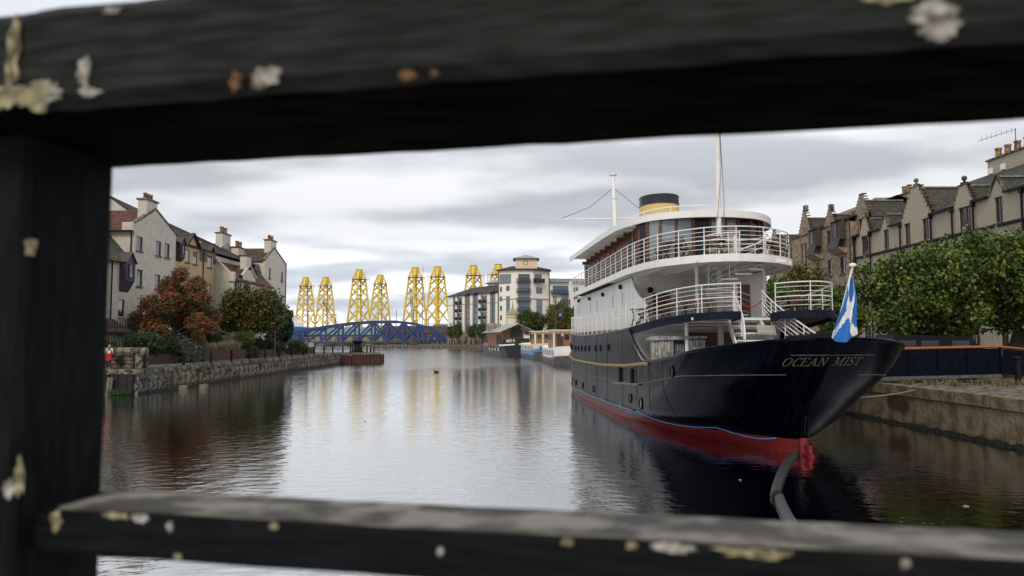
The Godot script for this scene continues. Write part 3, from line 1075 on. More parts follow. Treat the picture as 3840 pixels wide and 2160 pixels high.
func ship_decks(sh: Node3D) -> void:
	# well deck
	var wq := []
	for i in 14:
		var a := 0.3 + 8.2 * i / 13.0
		wq.append(Vector2(hull_w(a, 1.95) * 0.9, a))
	var well := wq.duplicate()
	for i in range(wq.size() - 1, -1, -1): well.append(Vector2(-wq[i].x, wq[i].y))
	put("well_deck", plate(well, func(_a: float) -> float: return 2.12, 0.1), M.deck, sh)
	# main deck with two balconies round an open stair
	var mh := func(a: float) -> float: return lut(MAIN, a)
	var side := []
	for i in 22: side.append(Vector2(hull_w(41.0 - i * 1.4, 3.9), 41.0 - i * 1.4))
	var port := outline([Vector2(3.42, 11.4), Vector2(3.36, 9.6), Vector2(3.12, 7.8), Vector2(2.68, 6.2), Vector2(1.9, 4.9), Vector2(1.0, 4.35), Vector2(0.42, 4.25)], 6)
	var stbd := outline([Vector2(-1.05, 4.3), Vector2(-1.7, 3.85), Vector2(-2.6, 3.75), Vector2(-3.25, 4.3), Vector2(-3.5, 5.6), Vector2(-3.55, 7.2), Vector2(-3.55, 9.4), Vector2(-3.5, 11.4)], 6)
	var main := side + port + [Vector2(0.42, 5.9), Vector2(-1.05, 5.9)] + stbd
	for i in range(side.size() - 1, -1, -1): main.append(Vector2(-side[i].x, side[i].y))
	put("main_deck", plate(main, mh, 0.09), M.deck, sh)
	var under := MB.new()
	for k in 6:
		var a := 5.0 + k
		under.box(L(0, mh.call(a) - 0.14, a), Vector3(lut([[4, 3.0], [6, 5.2], [8, 6.3], [11, 6.6]], a), 0.1, 0.07))
	put("deck_beam", under, M.white, sh)
	var lo := func(a: float) -> float: return mh.call(a) - 0.24
	var hi := func(a: float) -> float: return mh.call(a) + 0.06
	var lp := []
	for p in port: lp.append(p)
	put("deck_edge", ring_band(lp + [Vector2(0.42, 5.0)], lo, hi, 0.06), M.navy_deck, sh).set_meta("label", "navy painted edge of the port balcony deck")
	put("deck_edge", ring_band([Vector2(-1.05, 5.0)] + stbd, lo, hi, 0.06), M.navy_deck, sh).set_meta("label", "navy painted edge of the starboard balcony deck")
	# rails of the main deck
	var path := []
	for i in 19:
		var a := 36.0 - i * 1.4
		path.append(L(hull_w(a, 3.9) - 0.08, mh.call(a) + 0.02, a))
	for p in port:
		var c := Vector2(p.x - 0.06, p.y + 0.06)
		path.append(L(c.x, mh.call(c.y) + 0.04, c.y))
	rails(sh, "deck_railing", path, [1.08, 0.56, 0.92, 0.74, 0.4, 0.22], [0.026, 0.023, 0.011, 0.011, 0.011, 0.011], 1.15, "white tube railing round the port main deck")
	var p2 := []
	for p in stbd:
		var c := Vector2(p.x + 0.06, p.y + 0.06)
		p2.append(L(c.x, mh.call(c.y) + 0.04, c.y))
	for i in 18:
		var a := 12.8 + i * 1.4
		p2.append(L(-hull_w(a, 3.9) + 0.08, mh.call(a) + 0.02, a))
	rails(sh, "deck_railing", p2, [1.08, 0.56, 0.92, 0.74, 0.4, 0.22], [0.026, 0.023, 0.011, 0.011, 0.011, 0.011], 1.15, "white tube railing round the starboard balcony")
	# stair from the main deck down to the well deck, flaring aft
	var st := MB.new()
	for k in 8:
		var t := k / 7.0
		var a := 5.75 - t * 2.1
		var h := 4.42 - t * 1.98
		st.bbox(L(-0.3 - t * 0.08, h, a), Vector3(1.2 + t * 0.5, 0.06, 0.34), 0.012)
		st.box(L(-0.3 - t * 0.08, h - 0.07, a + 0.16), Vector3(1.2 + t * 0.5, 0.1, 0.02))
	var stair := put("stair", st, M.white, sh)
	for sg in [1.0, -1.0]:
		var sr := MB.new()
		sr.beam(L(-0.3 + sg * 0.62, 4.35, 5.85), L(-0.38 + sg * 0.9, 2.3, 3.6), 0.06, 0.26)
		put("stringer", sr, M.white, stair)
	var lrail := []
	var rrail := []
	for i in 13:
		var t := i / 12.0
		lrail.append(L(0.44 - 0.15 * sin(t * PI * 0.9) + 0.1 * t, 4.5 - t * 1.8, 4.9 - t * 1.3))
		rrail.append(L(-1.02 - t * t * 1.35, 4.55 - t * 2.0 + 0.12 * sin(t * PI), 5.7 - t * 2.6))
	rails(sh, "stair_railing", lrail, [0.95, 0.5, 0.8, 0.65, 0.35, 0.2], [0.028, 0.022, 0.012, 0.012, 0.012, 0.012], 0.75, "white curved stair railing on the left of the stair")
	rails(sh, "stair_railing", rrail, [1.0, 0.5, 0.83, 0.67, 0.34, 0.17], [0.03, 0.026, 0.013, 0.013, 0.013, 0.013], 0.75, "white stair railing sweeping down to the right")
	# pillars
	for c in [[1.9, 4.35, 6.2, 2.1], [-2.6, 4.35, 6.3, 2.1], [1.2, 6.75, 7.0, 4.35], [-1.6, 6.75, 7.0, 4.35]]:
		var pm := MB.new()
		pm.tube([L(c[0], c[3], c[2]), L(c[0], c[1], c[2])], 0.075, 10)
		pm.beam(L(c[0], c[1] - 0.5, c[2]), L(c[0] - 0.0, c[1] - 0.02, c[2] + 0.5), 0.05, 0.05)
		put("deck_pillar", pm, M.white, sh)
	# bulkhead under the main deck, with its dark door
	var bh := MB.new()
	bh.box(L(0, 3.1, 9.6), Vector3(6.7, 2.1, 0.1))
	put("bulkhead", bh, M.white, sh)
	var dr := MB.new()
	dr.bbox(L(-0.2, 3.0, 9.5), Vector3(2.3, 1.85, 0.08), 0.02)
	put("door", dr, M.teak_dark, sh)
	# main deckhouse: side walls with oval slots, recessed aft wall between swept wings
	for sg in [1.0, -1.0]:
		var w := MB.new()
		var poly := PackedVector2Array([Vector2(-33, 3.9), Vector2(-9.2, 4.1), Vector2(-9.6, 5.15), Vector2(-10.3, 5.4), Vector2(-11.2, 5.75), Vector2(-12.0, 6.15), Vector2(-12.5, 6.62), Vector2(-33, 6.62)])
		w.prism(poly, Transform3D(Basis(Vector3(0, 0, 1), Vector3.UP, Vector3(-1, 0, 0)), Vector3(-sg * 2.7 + 0.04, 0, 0)), 0.08)
		put("deckhouse_wall", w, M.white, sh)
	var aw := MB.new()
	aw.box(L(0, 5.35, 12.3), Vector3(5.3, 2.6, 0.1))
	aw.box(L(0, 5.3, 33.0), Vector3(5.3, 2.7, 0.1))
	aw.box(L(0, 6.58, 22.6), Vector3(5.36, 0.06, 20.6))
	put("deckhouse_wall", aw, M.white, sh)
	for d in [[-1.62, 5.1, 0.72, 1.85, 9.52], [1.35, 5.3, 0.85, 1.0, 12.2]]:
		var dm := MB.new()
		dm.bbox(L(d[0], d[1] + 0.05, d[4]), Vector3(d[2], d[3], 0.1), 0.02)
		put("door", dm, M.teak_dark, sh)
	var vest := MB.new()   # vestibule in front of the starboard door
	vest.box(L(-1.95, 5.35, 10.9), Vector3(1.6, 2.5, 2.7))
	put("deckhouse_wall", vest, M.white, sh)
	for q in [31.1, 30.1, 25.1, 22.55, 17.3, 14.7]:
		for sg in [1.0, -1.0]:
			slot_window(sh, Transform3D(Basis(Vector3(0, 0, sg), Vector3.UP, Vector3(-sg, 0, 0)), L(sg * 2.745, 5.68, q)), 0.085, 0.34, M.white)
	for q in [[30.06, 6.38], [25.15, 6.26], [20.14, 6.24], [14.89, 6.32]]:
		var lm := MB.new()
		lm.lathe(L(2.82, q[1] - 0.12, q[0]), [[0.0, 0], [0.08, 0.01], [0.09, 0.2], [0.05, 0.24], [0, 0.24]], 8)
		lm.box(L(2.76, q[1], q[0]), Vector3(0.1, 0.06, 0.06))
		put("bulkhead_lamp", lm, M.black, sh)
	var sk := MB.new()
	sk.lathe(L(1.9, 6.0, 12.18), [[0, 0.14], [0.13, 0.1], [0.15, 0.0], [0, 0]], 10, Basis(Vector3(1, 0, 0), Vector3(0, 0, 1), Vector3(0, -1, 0)))
	put("horn_speaker", sk, M.black, sh)

func ship_upper(sh: Node3D) -> void:
	var port := outline([Vector2(3.3, 31.4), Vector2(3.3, 20), Vector2(3.3, 14), Vector2(3.28, 11.2), Vector2(3.15, 9.5), Vector2(2.85, 7.6), Vector2(2.2, 6.2), Vector2(1.3, 5.15), Vector2(0.4, 4.8), Vector2(-0.3, 4.82), Vector2(-1.2, 5.2), Vector2(-2.4, 6.3), Vector2(-3.1, 7.7), Vector2(-3.45, 9.4), Vector2(-3.5, 12), Vector2(-3.5, 20), Vector2(-3.5, 31.4)], 7)
	var h0 := func(_a: float) -> float: return 6.62
	var h1 := func(_a: float) -> float: return 6.92
	put("upper_deck", plate(port, func(_a: float) -> float: return 6.88, 0.1), M.deck, sh)
	put("deck_edge", ring_band(port, h0, h1, 0.06), M.white, sh).set_meta("label", "deep white curved edge of the upper deck")
	for k in 14:
		var a := 5.4 + k * 0.85
		var bw := lut([[5, 3.0], [6, 4.5], [7.5, 5.8], [9.5, 6.4], [20, 6.6]], a)
		var bm := MB.new()
		bm.box(L(-0.1, 6.71, a), Vector3(bw, 0.13, 0.06))
		put("deck_beam", bm, M.white, sh)
	var lb := MB.new()
	for x in [-2.4, -1.2, 0.0, 1.2, 2.4]: lb.box(L(x, 6.69, 10.5), Vector3(0.06, 0.16, 10.0 if absf(x) < 1.5 else 6.0))
	put("deck_beam", lb, M.white, sh)
	# solid white panel at the forward end
	var fp := MB.new()
	fp.bbox(L(3.28, 7.25, 31.0), Vector3(0.08, 1.25, 1.0), 0.02)
	fp.bbox(L(-3.48, 7.25, 31.0), Vector3(0.08, 1.25, 1.0), 0.02)
	put("bulwark_panel", fp, M.white, sh)
	var path := []
	for p in port:
		if p.y < 30.6: path.append(L(p.x * 0.975, 6.92, p.y + (0.08 if p.y < 9 else 0.0)))
	rails(sh, "deck_railing", path, [1.07, 0.56, 0.9, 0.73, 0.4, 0.22], [0.026, 0.023, 0.011, 0.011, 0.011, 0.011], 1.2, "white tube railing round the upper deck")
	# wood panelled saloon and its glazed, rounded after end
	var wl := [Vector2(2.4, 29.5), Vector2(2.4, 14.2)]
	var gl := outline([Vector2(2.4, 14.2), Vector2(2.62, 12.0), Vector2(2.85, 10.4), Vector2(2.9, 9.55), Vector2(2.55, 8.75), Vector2(1.8, 8.45), Vector2(0.9, 8.35), Vector2(0.0, 8.35), Vector2(-0.9, 8.45), Vector2(-1.9, 8.7), Vector2(-2.55, 9.4), Vector2(-2.75, 10.6), Vector2(-2.55, 12.4), Vector2(-2.4, 14.2)], 5)
	var sw := MB.new()
	sw.box(L(2.4, 7.95, 21.9), Vector3(0.1, 2.1, 15.4))
	sw.box(L(-2.4, 7.95, 21.9), Vector3(0.1, 2.1, 15.4))
	sw.box(L(0, 7.95, 29.6), Vector3(4.9, 2.1, 0.1))
	put("saloon_wall", sw, M.teak, sh)
	for a in [28.5, 24.7, 23.3, 19.3, 17.9, 32.4]:
		if a < 29.4:
			for sg in [1.0, -1.0]: slot_window(sh, Transform3D(Basis(Vector3(0, 0, sg), Vector3.UP, Vector3(-sg, 0, 0)), L(sg * 2.455, 8.25, a)), 0.13, 0.5, M.teak_dark)
	for a in [26.5, 21.5]:
		var dm := MB.new()
		dm.bbox(L(2.47, 7.9, a), Vector3(0.05, 1.9, 0.75), 0.01)
		put("door", dm, M.teak, sh)
	for i in 9:
		var em := MB.new()
		em.box(L(2.66, 8.86, 13.6 + i * 1.75), Vector3(0.45, 0.2, 0.16))
		put("eave_bracket", em, M.teak_dark, sh)
	# glazing: posts at intervals, panes between, sill and head
	var dist := 0.0
	var cuts := [gl[0]]
	for i in range(1, gl.size()):
		dist += (gl[i] as Vector2).distance_to(gl[i - 1])
		if dist >= 0.56 or i == gl.size() - 1:
			cuts.append(gl[i]); dist = 0.0
	var bs := func(h: float) -> Callable: return func(_a: float) -> float: return h
	var head := put("saloon_glazing", ring_band(gl, bs.call(8.86), bs.call(9.12), 0.1), M.teak_dark, sh)
	put("sill", ring_band(gl, bs.call(6.9), bs.call(7.08), 0.1), M.teak_dark, head)
	for i in cuts.size():
		var c: Vector2 = cuts[i]
		var pm := MB.new()
		var t: Vector2 = (cuts[mini(i + 1, cuts.size() - 1)] - cuts[maxi(i - 1, 0)]).normalized()
		var d := Vector3(-t.x, 0, -t.y)
		pm.bbox(L(c.x, 7.95, c.y), Vector3(0.11, 1.9, 0.15), 0.012, Basis(d, Vector3.UP, d.cross(Vector3.UP)))
		put("post", pm, M.teak_dark, head)
		if i < cuts.size() - 1:
			var e: Vector2 = cuts[i + 1]
			var mid := (c + e) * 0.5
			var d2 := Vector3(c.x - e.x, 0, c.y - e.y)
			var g := MB.new()
			var jit := 0.12 * sin(i * 2.3)
			var dd := d2.normalized().rotated(Vector3.UP, jit)
			g.box(L(mid.x, 7.97, mid.y), Vector3(d2.length() - 0.12, 1.8, 0.02), Basis(dd, Vector3.UP, dd.cross(Vector3.UP)))
			put("pane", g, M.pane_ship if i % 4 == 2 or mid.x < -0.9 else M.mirror_pane, head)
			for sgn in [-1.0, 1.0]:
				pass
	# inner wall so that the saloon is not hollow to the far side
	var iw := MB.new()
	iw.box(L(0, 7.9, 13.0), Vector3(4.6, 2.0, 0.08))
	put("inner_wall", iw, M.teak_dark, sh)
	# roof
	var ro := outline([Vector2(3.55, 29.2), Vector2(3.55, 20), Vector2(3.55, 15), Vector2(3.55, 12.2), Vector2(3.35, 10.3), Vector2(2.85, 9.0), Vector2(2.2, 8.35), Vector2(1.3, 7.9), Vector2(0.3, 7.72), Vector2(-0.8, 7.78), Vector2(-1.9, 8.2), Vector2(-2.8, 9.2), Vector2(-3.4, 10.6), Vector2(-3.65, 12.4), Vector2(-3.65, 20), Vector2(-3.65, 29.2)], 7)
	var rt := func(a: float) -> float: return lut(ROOFH, a)
	put("roof", plate(ro, func(a: float) -> float: return rt.call(a) - 0.02, 0.12), M.white, sh)
	var band := put("roof_edge", ring_band(ro, func(a: float) -> float: return rt.call(a) - 0.3, rt, 0.05), M.white, sh)
	band.set_meta("label", "white curved fascia of the roof")
	var camb := MB.new()
	var rows := []
	for i in 12:
		var r := PackedVector3Array()
		for j in 13:
			var t := j / 12.0 * 2.0 - 1.0
			var a := 8.6 + i * 1.86
			var wd := lut([[8.6, 2.2], [10, 3.1], [12, 3.4], [30, 3.5]], a)
			r.append(L(t * wd - 0.05, rt.call(a) - 0.01 + 0.03 * (1.0 - t * t) * minf(1.0, i * 0.4), a))
		rows.append(r)
	camb.grid(rows)
	put("roof_crown", camb, M.white, sh)
	for i in 13:
		var cm := MB.new()
		cm.box(L(0, rt.call(9.5 + i * 1.5) - 0.2, 9.5 + i * 1.5), Vector3(6.8 if i > 0 else 5.4, 0.1, 0.06))
		put("roof_beam", cm, M.white, sh)
	# roof guard rail, funnel, masts
	var gp := []
	for p in outline([Vector2(2.6, 18), Vector2(2.5, 14.5), Vector2(2.0, 12.0), Vector2(1.0, 10.8), Vector2(-0.3, 10.4), Vector2(-1.6, 10.9)], 6): gp.append(L(p.x, 9.4, p.y))
	rails(sh, "roof_rail", gp, [0.42], [0.022], 1.6, "thin white rail on the roof before the funnel", 0.016)
	var fu := MB.new()
	var fp2 := []
	var fx := Basis(Vector3(1.15, 0, 0), Vector3(0, 1, -0.08), Vector3(0, 0, 1.5))
	fu.lathe(L(0, 9.4, 17.6), [[0.96, -0.3], [0.94, 1.63]], 32, fx)
	var fun := put("funnel", fu, M.funnel_yellow, sh)
	var fk := MB.new()
	fk.lathe(L(0, 9.4, 17.6), [[0.94, 1.63], [0.96, 1.63], [0.958, 1.7], [0.945, 1.72], [0.935, 2.1], [0.96, 2.12], [0.95, 2.17], [0.88, 2.17], [0.86, 1.9], [0, 1.9]], 32, fx)
	put("funnel_top", fk, M.funnel_black, fun)
	var ms := MB.new()
	ms.tube([L(-0.05, 2.1, 7.9), L(-0.05, 8, 7.85), L(-0.02, 15.5, 7.6), L(-0.02, 16.5, 7.55)], [0.13, 0.12, 0.075, 0.04], 12)
	var mast := put("mast", ms, M.white, sh)
	mast.set_meta("label", "tall white pole rising through the stern decks")
	var hal := MB.new()
	hal.tube([L(-0.02, 15.3, 7.45), L(-0.08, 12.0, 7.5), L(-0.2, 9.5, 7.55), L(-0.2, 8.0, 7.65), L(-0.05, 7.3, 7.7)], 0.014, 4)
	hal.tube([L(0.08, 15.3, 7.45), L(-0.1, 11.0, 7.52), L(0.1, 8.6, 7.6)], 0.01, 4)
	put("halyard", hal, M.rope, mast)
	var fm := MB.new()
	fm.tube([L(0, 9.5, 30.2), L(0, 15.9, 31.2)], [0.2, 0.13], 10)
	fm.lathe(L(0, 15.85, 31.2), [[0, 0], [0.3, 0.02], [0.3, 0.1], [0, 0.1]], 10)
	fm.lathe(L(0, 14.0, 30.9), [[0.14, 0], [0.22, 0.03], [0.22, 0.1], [0.14, 0.12]], 10)
	var fmo := put("foremast", fm, M.white, sh)
	var yd := MB.new()
	yd.tube([L(4.2, 12.45, 31.0), L(-4.2, 12.65, 31.0)], 0.06, 6)
	put("yard", yd, M.white, fmo)
	var sy := MB.new()
	for sg in [1.0, -1.0]: sy.tube([L(sg * 4.0, 12.5, 31.0), L(sg * 1.8, 13.4, 31.0), L(0, 14.9, 31.05)], 0.02, 4)
	put("stay", sy, M.steel_grey, fmo)
	var ventm := MB.new()
	ventm.tube([L(1.2, 9.5, 27.0), L(1.2, 10.6, 27.0)], 0.14, 8)
	ventm.lathe(L(1.2, 10.5, 27.0), [[0.14, 0], [0.22, 0.05], [0.22, 0.2], [0, 0.28]], 10)
	put("stove_pipe", ventm, M.black, sh)
	# spiral stair from the main deck to the upper deck, round its own newel
	var sc := L(-0.4, 0, 6.9)
	var spn := MB.new()
	spn.tube([sc + Vector3(0, 4.2, 0), sc + Vector3(0, 7.9, 0)], 0.07, 10)
	var sps := put("spiral_stair", spn, M.white, sh)
	var rail1 := []
	var rails2 := [[], [], []]
	var steps := 13
	for k in steps:
		var an := -0.35 + (k - 12) * 0.44
		var tr := MB.new()
		var b := Basis(Vector3.UP, an)
		var poly := PackedVector2Array([Vector2(0.1, -0.1), Vector2(1.22, -0.33), Vector2(1.22, 0.33), Vector2(0.1, 0.1)])
		tr.prism(poly, Transform3D(b * Basis(Vector3(1, 0, 0), Vector3(0, 0, -1), Vector3(0, 1, 0)), sc + Vector3(0, 4.42 + k * 0.196, 0)), 0.07)
		put("tread", tr, M.white, sps)
		var p := sc + b * Vector3(1.2, 0, 0) + Vector3(0, 4.45 + k * 0.196, 0)
		rail1.append(p + Vector3(0, 1.0, 0))
		for q in 3: rails2[q].append(p + Vector3(0, 0.25 + 0.25 * q, 0))
		if k % 2 == 0:
			var bl := MB.new()
			bl.tube([p, p + Vector3(0, 1.0, 0)], 0.02, 6)
			put("baluster", bl, M.white_rail, sps)
	var hr := MB.new()
	hr.tube(rail1, 0.028, 6)
	for q in 3: hr.tube(rails2[q], 0.013, 5)
	put("hand_rail", hr, M.white_rail, sps)
	# guard round the stair head
	var gh := []
	for i in 17:
		var an := -0.9 + TAU * 0.86 * i / 16.0
		gh.append(sc + Vector3(cos(an) * 1.3, 6.92, -sin(an) * 1.3))
	rails(sh, "stair_guard", gh, [0.95, 0.5, 0.75, 0.28], [0.026, 0.02, 0.012, 0.012], 1.0, "white circular guard rail at the head of the spiral stair")
	# stern light white bracket and port quarter bitt on the rail
	var bi := MB.new()
	bi.bbox(L(-2.9, 3.45, 0.2), Vector3(0.2, 0.26, 0.2), 0.04)
	put("fairlead", bi, M.steel_grey, sh)
	var bi2 := MB.new()
	bi2.bbox(L(2.2, 3.2, 1.0), Vector3(0.5, 0.18, 0.2), 0.05)
	put("fairlead", bi2, M.navy, sh)

func S(p: float, h: float, s: float) -> Vector3:  # ship coordinates to the world
	return ship_node.transform * L(p, h, s)

func make_chair() -> Node3D:
	var t := thing("deck_chair", "", "chair", Vector3.ZERO, 0.0, "teak folding chairs on the ship's open decks")
	for i in 5:
		var m := MB.new()
		m.box(Vector3(0, 0.45, -0.17 + i * 0.085), Vector3(0.42, 0.02, 0.07))
		put("seat_slat", m, M.teak_chair, t)
	for i in 4:
		var m := MB.new()
		m.box(Vector3(0, 0.56 + i * 0.105, 0.24 + i * 0.025), Vector3(0.4, 0.07, 0.02))
		put("back_slat", m, M.teak_chair, t)
	for sx in [-1.0, 1.0]:
		var a := MB.new()
		a.beam(Vector3(sx * 0.21, 0, -0.24), Vector3(sx * 0.21, 0.95, 0.34), 0.03, 0.05)
		put("leg", a, M.teak_chair, t)
		var b := MB.new()
		b.beam(Vector3(sx * 0.24, 0, 0.26), Vector3(sx * 0.24, 0.46, -0.22), 0.03, 0.05)
		put("leg", b, M.teak_chair, t)
		var c := MB.new()
		c.box(Vector3(sx * 0.25, 0.66, 0.02), Vector3(0.05, 0.025, 0.46))
		c.box(Vector3(sx * 0.25, 0.55, -0.18), Vector3(0.03, 0.22, 0.03))
		put("armrest", c, M.teak_chair, t)
	return t

func make_table(round_top: bool) -> Node3D:
	var t := thing("deck_table", "", "table", Vector3.ZERO, 0.0, "tables on the ship's open decks")
	var m := MB.new()
	if round_top:
		m.lathe(Vector3(0, 0.71, 0), [[0, 0], [0.42, 0], [0.43, 0.015], [0.42, 0.035], [0, 0.035]], 18)
		put("tabletop", m, M.teak_dark, t)
		var p := MB.new()
		p.tube([Vector3(0, 0.03, 0), Vector3(0, 0.71, 0)], 0.04, 8)
		for i in 4:
			var a := TAU * i / 4 + 0.4
			p.beam(Vector3(0, 0.14, 0), Vector3(cos(a) * 0.3, 0.02, sin(a) * 0.3), 0.04, 0.04)
			p.beam(Vector3(0, 0.5, 0), Vector3(cos(a) * 0.22, 0.7, sin(a) * 0.22), 0.03, 0.03)
		put("pedestal", p, M.black, t)
	else:
		for i in 7:
			var sl := MB.new()
			sl.box(Vector3(0, 0.73, -0.33 + i * 0.11), Vector3(0.8, 0.025, 0.1))
			put("table_slat", sl, M.teak_chair, t)
		for sx in [-1.0, 1.0]:
			var l := MB.new()
			l.beam(Vector3(sx * 0.33, 0, -0.28), Vector3(sx * 0.33, 0.72, 0.28), 0.04, 0.05)
			put("leg", l, M.teak_chair, t)
			var l2 := MB.new()
			l2.beam(Vector3(sx * 0.3, 0, 0.28), Vector3(sx * 0.3, 0.72, -0.28), 0.04, 0.05)
			put("leg", l2, M.teak_chair, t)
	return t

func ship_things() -> void:
	var st := deg_to_rad(3.0)
	var ch := make_chair()
	var spots := [
		[2.35, 6.92, 8.0, 2.2, "teak folding chair leftmost on the ship's upper deck, by the glazed corner"],
		[1.55, 6.92, 7.35, -1.2, "teak folding chair on the upper deck right of the dark round table"],
		[0.85, 6.92, 6.1, 2.9, "teak folding chair at the slatted table on the upper deck, nearer its left end"],
		[0.15, 6.92, 6.75, -1.3, "teak folding chair on the upper deck just left of the white pole"],
		[-1.75, 6.92, 7.55, 1.4, "teak folding chair on the upper deck right of the spiral stair guard"],
		[-2.75, 6.92, 8.2, -2.4, "teak folding chair rearmost by the upper deck's starboard rail"],
		[-2.35, 6.92, 6.95, 3.0, "teak folding chair pushed to the slatted table at the upper deck's starboard corner"],
		[2.95, 4.3, 9.2, 1.2, "teak folding chair farthest left on the port balcony beside the white wall"],
		[2.35, 4.36, 7.5, 1.9, "teak folding chair left of the round table on the port balcony"],
		[1.1, 4.48, 5.75, -1.7, "teak folding chair right of the round table on the port balcony, by the stair"],
		[1.9, 4.44, 5.75, 3.0, "low set teak folding chair right against the port balcony rail"],
		[-2.2, 4.5, 5.2, 3.1, "teak folding chair with its tall back to the starboard balcony rail"],
		[-1.65, 4.44, 6.3, 1.5, "teak folding chair left on the starboard balcony beside the stair"],
		[-3.0, 4.4, 6.5, -1.4, "teak folding chair at the outer right rail of the starboard balcony"]]
	for i in spots.size():
		var q: Array = spots[i]
		var p := S(q[0], q[1] + 0.005, q[2])
		if i == 0:
			ch.position = p; ch.rotation.y = q[3] + st; ch.set_meta("label", q[4])
		else: dup(ch, p, q[3] + st, q[4])
	var rt := make_table(true)
	rt.position = S(1.95, 6.925, 7.45)
	rt.set_meta("label", "dark round pedestal table on the ship's upper deck")
	dup(rt, S(1.75, 4.42, 6.75), 0.3, "dark round pedestal table on the port balcony")
	var qt := make_table(false)
	qt.position = S(0.55, 6.925, 6.7); qt.rotation.y = st
	qt.set_meta("label", "slatted teak table on the upper deck left of the white pole")
	dup(qt, S(-2.2, 6.925, 7.6), 0.4, "slatted teak table at the upper deck's starboard corner")
	dup(qt, S(2.85, 4.25, 10.1), 0.2, "slatted teak table at the forward end of the port balcony")
	dup(qt, S(-2.6, 4.42, 5.95), 0.2, "slatted teak table on the starboard balcony")
	# corrugated hut on the well deck
	var hx := Transform3D(Basis(Vector3.UP, deg_to_rad(-6.0)), Vector3(6.65, 2.3, -29.6))
	var hut := thing("deck_hut", "grey boarded hut with a low roof and dark doorway under the port balcony", "hut", hx.origin, deg_to_rad(-6.0))
	hut.scale = Vector3(1, 1.12, 1)
	var hb := MB.new()
	hb.box(Vector3(0, 0.58, -0.5), Vector3(2.0, 1.16, 0.9))
	put("wall", hb, M.hut, hut)
	for i in 17:
		if absf(i - 8.3) < 2.0: continue
		var bm := MB.new()
		bm.bbox(Vector3(-0.99 + i * 0.124, 0.58, -0.02), Vector3(0.1, 1.16, 0.05), 0.012)
		put("board", bm, M.hut, hut)
	for i in 7:
		var bm := MB.new()
		bm.bbox(Vector3(-1.02, 0.58, -0.1 - i * 0.125), Vector3(0.05, 1.16, 0.1), 0.012)
		put("board", bm, M.hut, hut)
	var hd := MB.new()
	hd.box(Vector3(0.04, 0.6, -0.035), Vector3(0.46, 1.1, 0.02))
	put("doorway", hd, M.black, hut)
	var hcu := MB.new()
	for i in 6: hcu.box(Vector3(-0.1 + i * 0.06, 0.55, -0.02), Vector3(0.025, 0.9, 0.012))
	put("door_bars", hcu, M.lead, hut)
	var hr := MB.new()
	hr.prism(PackedVector2Array([Vector2(-1.2, 1.14), Vector2(1.1, 1.22), Vector2(1.1, 1.3), Vector2(-1.0, 1.3), Vector2(-1.2, 1.2)]), Transform3D(Basis.IDENTITY, Vector3(0, 0, -1.05)), 1.15)
	put("roof", hr, M.lead, hut)
	# dark deck shelter on the starboard side
	var sx := S(-2.1, 2.12, 3.2)
	var tent := thing("deck_shelter", "black deck shelter with cross-barred windows under the starboard balcony", "shelter", sx, deg_to_rad(3.0))
	var tb := MB.new()
	tb.prism(PackedVector2Array([Vector2(-0.85, 0), Vector2(0.85, 0), Vector2(0.85, 1.55), Vector2(0.75, 1.85), Vector2(-0.85, 1.62)]), Transform3D(Basis.IDENTITY, Vector3(0, 0, -1.0)), 1.4)
	put("body", tb, M.black, tent)
	for x in [-0.45, 0.35]:
		var wm := MB.new()
		wm.box(Vector3(x, 1.3, 0.41), Vector3(0.36, 0.4, 0.02))
		var wo := put("window", wm, M.pane_ship, tent)
		var bar := MB.new()
		bar.beam(Vector3(x - 0.18, 1.1, 0.43), Vector3(x + 0.18, 1.5, 0.43), 0.025, 0.02)
		bar.beam(Vector3(x - 0.18, 1.5, 0.43), Vector3(x + 0.18, 1.1, 0.43), 0.025, 0.02)
		put("cross_bar", bar, M.black, wo)
	# padded cushion left on the stair
	var cu := MB.new()
	var rows := []
	for i in 9:
		var r := PackedVector3Array()
		for j in 13:
			var u := j / 12.0 - 0.5
			var v := i / 8.0 - 0.5
			var e := (1.0 - pow(absf(u) * 2.0, 6.0)) * (1.0 - pow(absf(v) * 2.0, 6.0))
			r.append(Vector3(u * 0.72, v * 0.42, 0.05 * e + 0.02 * sin(i * 1.6) * e))
		rows.append(r)
	cu.grid(rows)
	cu.box(Vector3(0, 0, -0.01), Vector3(0.7, 0.4, 0.03))
	var cuo := put("seat_cushion", cu, M.cushion)
	tag(cuo, "pale padded cushion lying on the white stair", "cushion")
	cuo.transform = Transform3D(ship_node.transform.basis * Basis.from_euler(Vector3(-0.5, 0, -0.06)), S(-0.72, 3.98, 4.62))
	# pink rope barrier
	var pr := MB.new()
	var pp := []
	for i in 15:
		var t := i / 14.0
		pp.append(S(lerpf(0.3, -1.45, t), lerpf(5.35, 5.3, t) - 0.42 * sin(PI * t), lerpf(5.2, 6.6, t)))
	pr.tube(pp, 0.025, 7)
	tag(put("rope_barrier", pr, M.pink), "slack pink rope slung across the head of the stair", "rope")
	# ensign staff and flag
	var sb := S(0.1, 3.4, -2.2)
	var stf := MB.new()
	var tip := S(-0.14, 5.66, -3.0)
	stf.tube([sb, tip], [0.042, 0.03], 10)
	stf.lathe(tip, [[0, -0.02], [0.09, 0.0], [0.105, 0.04], [0.07, 0.08], [0, 0.1]], 12)
	tag(put("ensign_staff", stf, M.white), "short white flagstaff with a round truck raked over the ship's stern", "flagstaff")
	var fl := thing("flag", "blue flag with a white diagonal cross hanging limp at the ship's stern", "flag", tip)
	var cross := [MB.new(), MB.new()]
	var nu := 26
	var nv := 40
	var dn: Vector3 = (sb - tip).normalized()
	var grid_p := []
